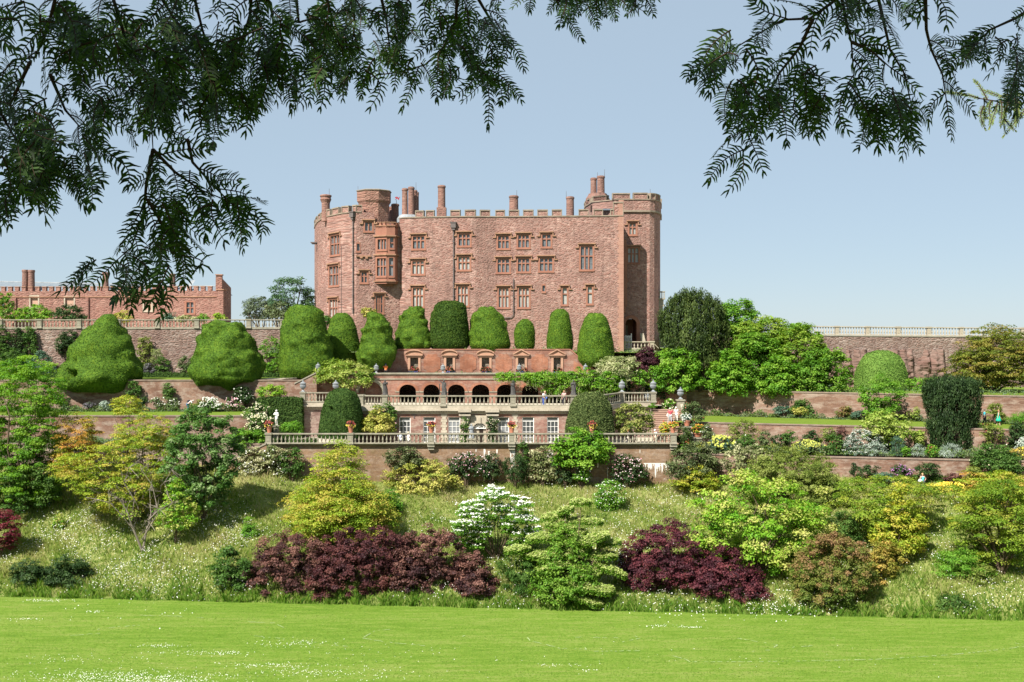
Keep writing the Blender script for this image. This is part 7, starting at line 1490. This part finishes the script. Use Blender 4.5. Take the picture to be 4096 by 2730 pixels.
def daisies():
    g, x, y, t = field(60000, 31); px = CX+x/y*F; d = np.clip(.25+.45*patch(x, y, 1.1)+.25*patch(x+9, y, 2.7), 0, 1.3); d *= np.where(px < 1000, 1.25, np.where((px > 1700) & (px < 2800), .55, .35))*np.where(t > .85, .15, 1)*np.where((px < 950) & (t > .72), .2, 1); k = g.random(len(x)) < d*.6; x, y = x[k], y[k]
    n = len(x); p = np.stack([x, y, gz(x, y)+g.uniform(.32,.62,n)], -1); V = leaf_quads(p, unit(np.array([-.25,-.55,.85])+g.normal(size=(n,3))*.35), g.uniform(.05,.095,n), 1.0, g); tag(link('ox_eye_daisies', quads_mesh('daisies', V, g.random(n)), M['white_f']), 'white ox-eye daisies scattered through the long grass', 'flowers', kind='stuff')
    cl = np.random.default_rng(77); P = []
    for (pxc, row, sp, m_) in ((2480,2235,90,160),(3080,2440,90,170),(2700,2430,120,120),(1000,2350,40,90),(2010,2430,60,40),(2210,2420,30,40),(3880,2260,110,120),(3500,2200,80,80),(3960,2400,120,90),(2560,2200,150,260),(3300,2440,60,80),(300,2120,160,240),(850,2110,90,200),(600,2330,200,280),(2640,2015,140,120),(2270,1950,40,40),(1880,2330,90,120)):
        for i in range(m_):
            q = bank_point(pxc+cl.normal(0,sp), row+cl.normal(0,sp*.35)); P.append((q.x, q.y, q.z+cl.uniform(.35,.6)))
    P = np.array(P); n = len(P); V = leaf_quads(P, unit(np.array([-.25,-.55,.85])+cl.normal(size=(n,3))*.35), cl.uniform(.06,.11,n), 1.0, cl); tag(link('daisy_drifts', quads_mesh('drifts', V, cl.random(n)), M['white_f']), 'denser drifts of white daisies along the bank', 'flowers', kind='stuff')
daisies()
def lawn_flowers():
    g = np.random.default_rng(51); P = []
    for (px, row, sx, sy, n) in ((480,2710,200,14,520),(600,2730,160,14,400),(300,2640,160,10,60),(820,2615,110,6,120),(640,2585,50,5,60),(1180,2580,90,8,90),(1060,2665,110,6,110),(200,2405,60,3,80),(100,2480,40,3,40),(380,2450,20,3,30),(1250,2690,100,6,50),(2250,2665,60,4,30),(2350,2685,30,3,20),(2640,2507,30,2,40),(2760,2512,30,2,40),(1500,2620,160,20,40),(3000,2640,600,30,50),(1350,2700,200,16,120)):
        rr = row+g.normal(0,sy,n); pp = px+g.normal(0,sx,n); D = H*F/(np.maximum(rr,2370)-CY); xx = (pp-CX)/F*D; k = D < y_edge(xx)-.3; P.append(np.stack([xx[k], D[k], g.uniform(.05,.08,k.sum())], -1))
    P = np.concatenate(P); n = len(P); V = leaf_quads(P, unit(np.array([0,-.35,1])+g.normal(size=(n,3))*.25), g.uniform(.04,.075,n), 1.0, g); tag(link('lawn_daisies', quads_mesh('lawn_daisies', V, g.random(n)), M['white_f']), 'tiny white daisies in patches on the mown lawn', 'flowers', kind='stuff')
lawn_flowers()
def lawn_lines():
    """faint worn chalk marks on the lawn: thin broken strips 4 mm above it"""
    g = np.random.default_rng(61); V = []
    for pl in ([(550,2463),(700,2466),(860,2476)],[(980,2487),(1040,2492),(1100,2494)],[(1015,2545),(1130,2556),(1330,2580),(1400,2590)],[(390,2520),(480,2508),(560,2503)],[(1450,2555),(1560,2572),(1700,2585)],[(1650,2552),(1700,2535)],[(1455,2552),(1500,2525),(1560,2520)],[(1850,2548),(1870,2540)],[(2110,2552),(2120,2565),(2240,2595),(2345,2600),(2340,2592)],[(2340,2608),(2560,2605)],[(2690,2625),(2745,2640),(2760,2650),(3100,2648),(3500,2640),(3800,2622),(4000,2600),(4096,2588)],[(2480,2572),(2560,2555),(2540,2545)],[(2950,2555),(3110,2582),(3080,2602),(2990,2610)],[(3160,2592),(3250,2585)],[(1110,2500),(1135,2512)],[(280,2545),(400,2535)],[(2300,2551),(2500,2553)],[(3300,2551),(3360,2556)],[(4060,2575),(4096,2580)]):
        for (a, b) in zip(pl[:-1], pl[1:]):
            n = max(2, int(math.hypot(b[0]-a[0], b[1]-a[1])/9))
            for i in range(n):
                if g.random() < .45: continue
                q = []
                for t in (i/n, (i+1)/n): px, row = lerp(a[0], b[0], t), lerp(a[1], b[1], t)+g.normal(0,.6); D = H*F/(row-CY); q.append(Vector((X(px, D), D, .03)))
                d = (q[1]-q[0]); 
                if d.length < 1e-3: continue
                nn = Vector((-d.y, d.x, 0)).normalized()*g.uniform(.015,.04); V.append([q[0]-nn, q[1]-nn, q[1]+nn, q[0]+nn])
    V = np.array([[tuple(p) for p in r] for r in V]); me = quads_mesh('lawn_marking', V)
    o = link('lawn_marking', me, m_plain('chalk_mark', (0.33,0.41,0.20), .95, .05)); tag(o, kind='structure')
lawn_lines()
def cover():
    g = np.random.default_rng(71); P = []; R_ = []
    for (n, fx, fy, z) in ((16000, (-60,-24.6), lambda x: (110.4, 114.8), 11.0), (18000, (16.5,60), lambda x: (R1(x)+.4, R2(x)-.4), 10.35), (5000, (-60,-29), lambda x: (135.8, 137.8), 16.9), (9000, (-60,-27.2), lambda x: (122.8, 124.8), 13.5), (9000, (18,60), lambda x: (R3(x)-1.3, R3(x)-.1), 12.8), (3500, (15,60), lambda x: (R3(x)+1.5, R3(x)+9), 15.7),(4000, (-23,18), lambda x: (129.2, 131), 17.0),(4000,(-30,20), lambda x: (131.2,133), 20.0)):
        x = g.uniform(*fx, n); lo, hi = fy(x); y = lo+g.random(n)*(hi-lo); hgt = .18+.55*np.clip(.5+.5*np.sin(x*1.7+y)+.3*np.sin(x*4.1), 0, 1.4); P.append(np.stack([x, y, z+g.random(n)*hgt], -1))
    P = np.concatenate(P); n = len(P); V = leaf_quads(P, unit(np.array([-.1,-.4,.8])+g.normal(size=(n,3))*.6), g.uniform(.12,.26,n), .55, g); tag(link('ground_cover', quads_mesh('ground_cover', V, np.clip(.5*g.random(n)+.5*(.5+.5*np.sin(P[:, 0]*2.3+1)*np.sin(P[:, 0]*.9)), 0, 1)), M['cover']), 'mixed low green plants filling the terrace borders', 'ground cover', kind='stuff')
cover()
# ------------------------------------------------------------------ overhanging yew boughs close to the camera
def shoot(g, p0, p1, D0, D1, sp, nl, nw, sag, S, NV, roll=None):
    """one leafy shoot from photo point p0 to p1: a thin stem with two ranks of flat needles"""
    A, B = at(*p0, D0), at(*p1, D1); n = 7; pts = []
    side = Vector((g.normal(), g.normal()*.6, 0))*.02
    for i in range(n):
        t = i/(n-1); q = A.lerp(B, t); q.z += sag*math.sin(math.pi*t)*(A-B).length; q += side*math.sin(math.pi*t); pts.append(q)
    S.append((pts, D0)); L_ = (B-A).length; k = max(4, int(L_/sp)); t = np.linspace(.04, 1.0, k)
    P = np.array([tuple(p) for p in pts]); idx = t*(n-1); i0 = np.clip(idx.astype(int), 0, n-2); fr = (idx-i0)[:, None]; c = P[i0]*(1-fr)+P[i0+1]*fr; d = unit(P[i0+1]-P[i0])
    v = unit(np.array([g.normal()*.35, -1.0, g.normal()*.45])); v = v-d*np.sum(v*d, 1, keepdims=True); v = unit(v); u = np.cross(d, v)
    for s in (-1, 1):
        ang = np.where(t > .93, .35, 1.0)[:, None]*g.uniform(.75, 1.05, (k, 1)); dirn = unit(d*np.cos(ang)+u*s*np.sin(ang)+v*g.normal(0, .10, (k, 1))); ln = nl*g.uniform(.75, 1.12, (k, 1))*np.clip(1.15-.35*t[:, None]**3, .5, 1.2); wv = unit(np.cross(dirn, v))*nw*.5
        b = c+d*g.uniform(-.3, .3, (k, 1))*sp; d1 = unit(np.cos(ang*1.25)*d+np.sin(ang*1.25)*s*u+v*g.normal(0, .1, (k, 1))); d2 = unit(np.cos(ang*.78)*d+np.sin(ang*.78)*s*u+v*g.normal(0, .14, (k, 1))+np.array([0, 0, -.12])); m_ = b+d1*ln*.45
        NV.append(np.stack([b-wv*.7, b+wv*.7, m_+wv, m_-wv], 1)); NV.append(np.stack([m_-wv, m_+wv, m_+d2*ln*.55+wv*.25, m_+d2*ln*.55-wv*.25], 1))
    return pts
def stem_mesh(name, S, r0, mat, par):
    m = MB()
    for pts, D0 in S:
        m.tube(pts, [r0*(1-.75*i/(len(pts)-1)) for i in range(len(pts))], 5)
    return m.build(name, mat, par)
def bough(par, seed, mains, regions, D, nl=.035, nw=.0062, sp=.0100, mat='needles', name='branch'):
    """mains: polylines of photo points with side shoots; regions: (x0,y0,x1,y1,n,angle,len) of free hanging shoots"""
    g = np.random.default_rng(seed); S = []; NV = []
    for pl, r in mains:
        q = [at(px, py, D+.12*i) for i, (px, py) in enumerate(pl)]; fine = []
        for a, b in zip(q[:-1], q[1:]):
            for k in range(4): fine.append(a.lerp(b, k/4))
        fine.append(q[-1]); S.append((fine, r*2.2))
        for i, (a, b) in enumerate(zip(pl[:-1], pl[1:])):
            Ls = math.hypot(b[0]-a[0], b[1]-a[1]); n = max(1, int(Ls/42)); th = math.atan2(b[1]-a[1], b[0]-a[0])
            for k in range(n):
                if g.random() < .3: continue
                t = (k+.5)/n; s = 1 if k % 2 else -1; an = th+s*g.uniform(.35, .95); an = an*.75+math.pi/2*.25 if abs(an-math.pi/2) < 1.6 else an; ll = g.uniform(90, 215)
                x0, y0 = lerp(a[0], b[0], t), lerp(a[1], b[1], t); d_ = D+.12*(i+t)
                shoot(g, (x0, y0), (x0+ll*math.cos(an), y0+ll*math.sin(an)), d_, d_+g.normal(0, .12), sp, nl, nw, g.uniform(.0, .12), S, NV)
        a, b = pl[-2:]; th = math.atan2(b[1]-a[1], b[0]-a[0]); shoot(g, b, (b[0]+150*math.cos(th), b[1]+150*math.sin(th)), D+.12*len(pl), D+.12*len(pl), sp, nl, nw, .03, S, NV)
    for (x0, y0, x1, y1, n, an0, asd, l0, l1) in regions:
        for k in range(max(2, int(n*.37))):
            x, y = g.uniform(x0, x1), g.uniform(y0, y1); an = math.pi/2+an0+g.normal(0, asd); ll = g.uniform(l0, l1); d_ = D+g.uniform(-.35, .6)
            pts = shoot(g, (x, y), (x+ll*math.cos(an), y+ll*math.sin(an)), d_, d_+g.normal(0, .15), sp, nl, nw, g.uniform(0, .1), S, NV)
            for j in range(int(g.integers(0, 2))):
                t = g.uniform(.1, .7); q = pts[int(t*6)]; sx, sy = CX+q.x/q.y*F, CY-(q.z-H)/q.y*F; a2 = an+(1 if j % 2 else -1)*g.uniform(.4, .9); l2 = ll*g.uniform(.35, .65)
                shoot(g, (sx, sy), (sx+l2*math.cos(a2), sy+l2*math.sin(a2)), q.y, q.y+g.normal(0, .08), sp, nl, nw, .04, S, NV)
    m = MB()
    for pts, r in S:
        main = len(pts) > 7; rr = (.0052 if main else .0022)*(D/2.8)
        m.tube(pts, [rr*(1-.7*i/(len(pts)-1)) for i in range(len(pts))], 5)
    b = m.build(name, M['twig'], par); V = np.concatenate(NV); link('needles', quads_mesh('needles', V, g.random(len(V))), M[mat], b); return b
M['twig'] = m_plain('twig', (0.045,0.03,0.02), .9, .1)
def canopy(par, seed, c, r, n, foot, trunk_r, leaf=.26):  # unseen crown added above the view to keep the hanging boughs in shade
    g = np.random.default_rng(seed); u = g.normal(size=(n*3, 3)); u = unit(u)*(g.random((n*3, 1))**.45); p = np.array(c)+u*np.array(r); k = p[:, 2] > H+.335*np.maximum(p[:, 1], 0)+.75; p = p[k][:n]
    V = leaf_quads(p, unit(np.array([0,0,1])+g.normal(size=(len(p),3))*.6), leaf*g.uniform(.7,1.4,len(p)), .7, g); link('crown', quads_mesh('crown', V, g.random(len(V))), M['canopy'], par)
    m = MB(); f = Vector(foot); t = Vector((foot[0]*.92, foot[1], c[2]+1)); m.tube([f-Vector((0,0,.6)), f+Vector((0,0,.6)), f.lerp(t,.6), t], [trunk_r*1.35, trunk_r, trunk_r*.8, trunk_r*.35], 12)
    for i in range(9):
        q = Vector(p[int(g.integers(len(p)))]); a = f.lerp(t, g.uniform(.45,.95)); m.tube([a, a.lerp(q,.5)+Vector((0,0,.3)), q], [trunk_r*.3,trunk_r*.18,.02], 7)
    m.build('trunk', M['bark'], par)
def yews():
    T = thing('yew_tree', (-4.6,-1.2,19.6), 'old yew whose dark needled boughs hang into the upper left of the view', 'tree')
    canopy(T, 1, (-2.6,-1.9,26.0), (5.6,4.6,3.2), 8500, (-4.6,-1.2,19.6), .45)
    bough(T, 11, [([(430,-80),(500,150),(560,320),(605,480),(612,600)],1), ([(612,600),(585,740),(575,860),(525,990),(470,1040)],.6), ([(612,600),(700,690),(800,760),(900,800)],.6), ([(750,560),(770,650),(850,740),(940,830)],.5), ([(590,800),(650,900),(640,1020),(640,1120)],.4)],
          [(250,-60,620,260,46,.0,.5,150,260),(260,150,700,420,50,-.1,.5,150,260),(560,200,880,430,34,-.15,.45,140,240),(480,800,760,1000,16,.05,.35,120,210),(640,620,800,900,15,-.1,.35,140,230),(800,760,960,840,8,-.2,.35,120,200),(370,350,470,430,6,.1,.3,100,160),(520,930,740,1020,9,.05,.3,120,200),(440,1010,740,1080,14,.05,.3,120,190),(300,1030,420,1060,5,.7,.2,110,170)], 2.75)
    bough(T, 12, [([(240,-80),(190,120),(140,230),(60,240),(-30,330)],.8), ([(120,250),(40,420),(80,560),(150,700)],.7), ([(-40,380),(40,520),(110,640)],.6), ([(200,300),(260,440),(330,520)],.4)],
          [(-60,350,250,620,34,.0,.45,140,240),(0,560,280,760,30,-.05,.4,130,210),(90,-40,260,120,10,.0,.5,120,200),(150,440,420,640,16,-.1,.4,130,220),(-60,640,170,760,14,.1,.35,110,190),(250,560,440,700,9,.05,.3,120,190),(-50,-40,60,80,6,.4,.4,100,160)], 2.6)
    bough(T, 13, [([(600,-80),(700,80),(830,230),(930,330)],.7), ([(760,-80),(810,120),(870,300)],.5), ([(1010,-80),(1000,60),(960,200),(900,320)],.5)],
          [(560,-60,900,160,40,-.05,.5,130,230),(680,120,960,330,36,-.15,.45,130,230),(800,280,1010,400,22,-.1,.4,110,180),(930,60,1100,200,16,.1,.4,110,190)], 3.0)
    bough(T, 14, [([(1050,-80),(1090,60),(1100,180)],.5), ([(1180,-60),(1195,90),(1270,70)],.3), ([(1290,-80),(1330,80),(1280,260)],.6)],
          [(1010,120,1260,330,34,.05,.42,110,190),(1030,-40,1230,80,12,.0,.5,110,180),(900,330,1060,440,14,.0,.35,90,150),(1150,200,1300,340,14,.05,.35,100,150)], 3.2)
    bough(T, 15, [([(1830,-80),(1825,80),(1770,200),(1700,260),(1600,290)],.7), ([(1510,-80),(1545,80),(1560,200)],.5), ([(1400,-80),(1420,100),(1400,220)],.6), ([(1880,180),(1890,260),(1960,310)],.4), ([(1880,-60),(1950,60),(2010,150)],.4)],
          [(1270,-40,1500,180,44,.0,.42,100,180),(1290,150,1500,320,36,.0,.38,90,160),(1480,100,1660,260,24,-.05,.38,90,150),(1520,-40,1680,90,18,-.1,.4,90,150),(1690,-40,1880,180,38,.05,.38,90,160),(1760,180,1960,300,26,-.15,.35,90,150),(1900,40,2020,200,16,-.3,.3,90,150),(1640,240,1800,290,10,.0,.3,80,130)], 3.7, .032, .0064, .0104)
    bough(T, 16, [([(2010,-60),(2150,-20),(2300,20),(2420,-20)],.4)], [(2000,-60,2060,10,4,.1,.3,60,90),(2100,-70,2420,10,34,.0,.4,80,140),(2420,-60,2640,-20,12,-.2,.4,60,110),(2330,-30,2470,20,10,-.15,.35,70,110)], 4.4, .032, .006, .009)
    T2 = thing('yew_tree', (4.9,-1.0,19.6), 'second yew with sparse boughs hanging into the upper right of the view', 'tree')
    canopy(T2, 2, (2.2,-1.9,26.0), (4.8,4.4,3.0), 7500, (4.9,-1.0,19.6), .4)
    bough(T2, 21, [([(3400,-80),(3330,10),(3240,75),(3130,80),(3010,150),(2880,230)],1.1), ([(3250,80),(3200,190),(3120,290),(3040,440),(2970,620)],.7), ([(3360,-40),(3385,90),(3405,170),(3415,300)],.7), ([(3410,170),(3480,200),(3560,270)],.4), ([(3500,-60),(3535,90),(3560,200),(3620,300),(3650,450)],.6), ([(3700,-60),(3705,120),(3725,200),(3770,300),(3785,400)],.35)],
          [(2860,100,3080,220,16,.5,.3,130,220),(2880,280,3050,450,20,.2,.3,130,220),(3080,240,3300,400,26,-.05,.35,130,220),(3380,300,3560,440,22,-.2,.35,130,220),(3540,230,3650,400,12,-.15,.25,130,200),(3400,-40,3460,30,4,0,.3,90,140),(3330,-40,3430,20,8,.1,.5,90,140),(3560,-40,3760,0,7,.0,.5,70,120),(3220,330,3380,420,12,.05,.3,130,200)], 2.95, .037, .0064, .0106)
    bough(T2, 22, [([(4160,20),(4060,75),(3960,120),(3890,190)],.6)], [(3880,120,4080,210,26,.35,.35,90,160)], 3.3, .033, .006, .0098)
    bough(T2, 23, [([(4160,200),(4090,250),(4060,300)],.4)], [(4040,230,4130,330,12,.2,.3,110,170)], 3.3, .033, .006, .0098)
    tx, ty = 8.6, 9.2
    T3 = thing('conifer_tree', (tx,ty,19.6-.365*ty), 'conifer with one sunlit yellow-green spray reaching in at the upper edge beside the second yew', 'tree')
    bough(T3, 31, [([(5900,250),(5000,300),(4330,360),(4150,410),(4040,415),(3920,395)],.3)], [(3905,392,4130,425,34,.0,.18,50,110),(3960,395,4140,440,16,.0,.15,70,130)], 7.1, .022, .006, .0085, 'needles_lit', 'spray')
    m = MB(); m.tube([(tx,ty,15.6),(tx,ty,19),(tx-.1,ty+.1,24),(tx,ty,29)], [.3,.25,.18,.05], 10); m.build('trunk', M['bark'], T3)
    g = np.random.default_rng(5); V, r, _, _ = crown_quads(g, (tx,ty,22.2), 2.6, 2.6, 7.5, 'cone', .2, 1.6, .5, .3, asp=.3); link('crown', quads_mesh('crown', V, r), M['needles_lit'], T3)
yews()
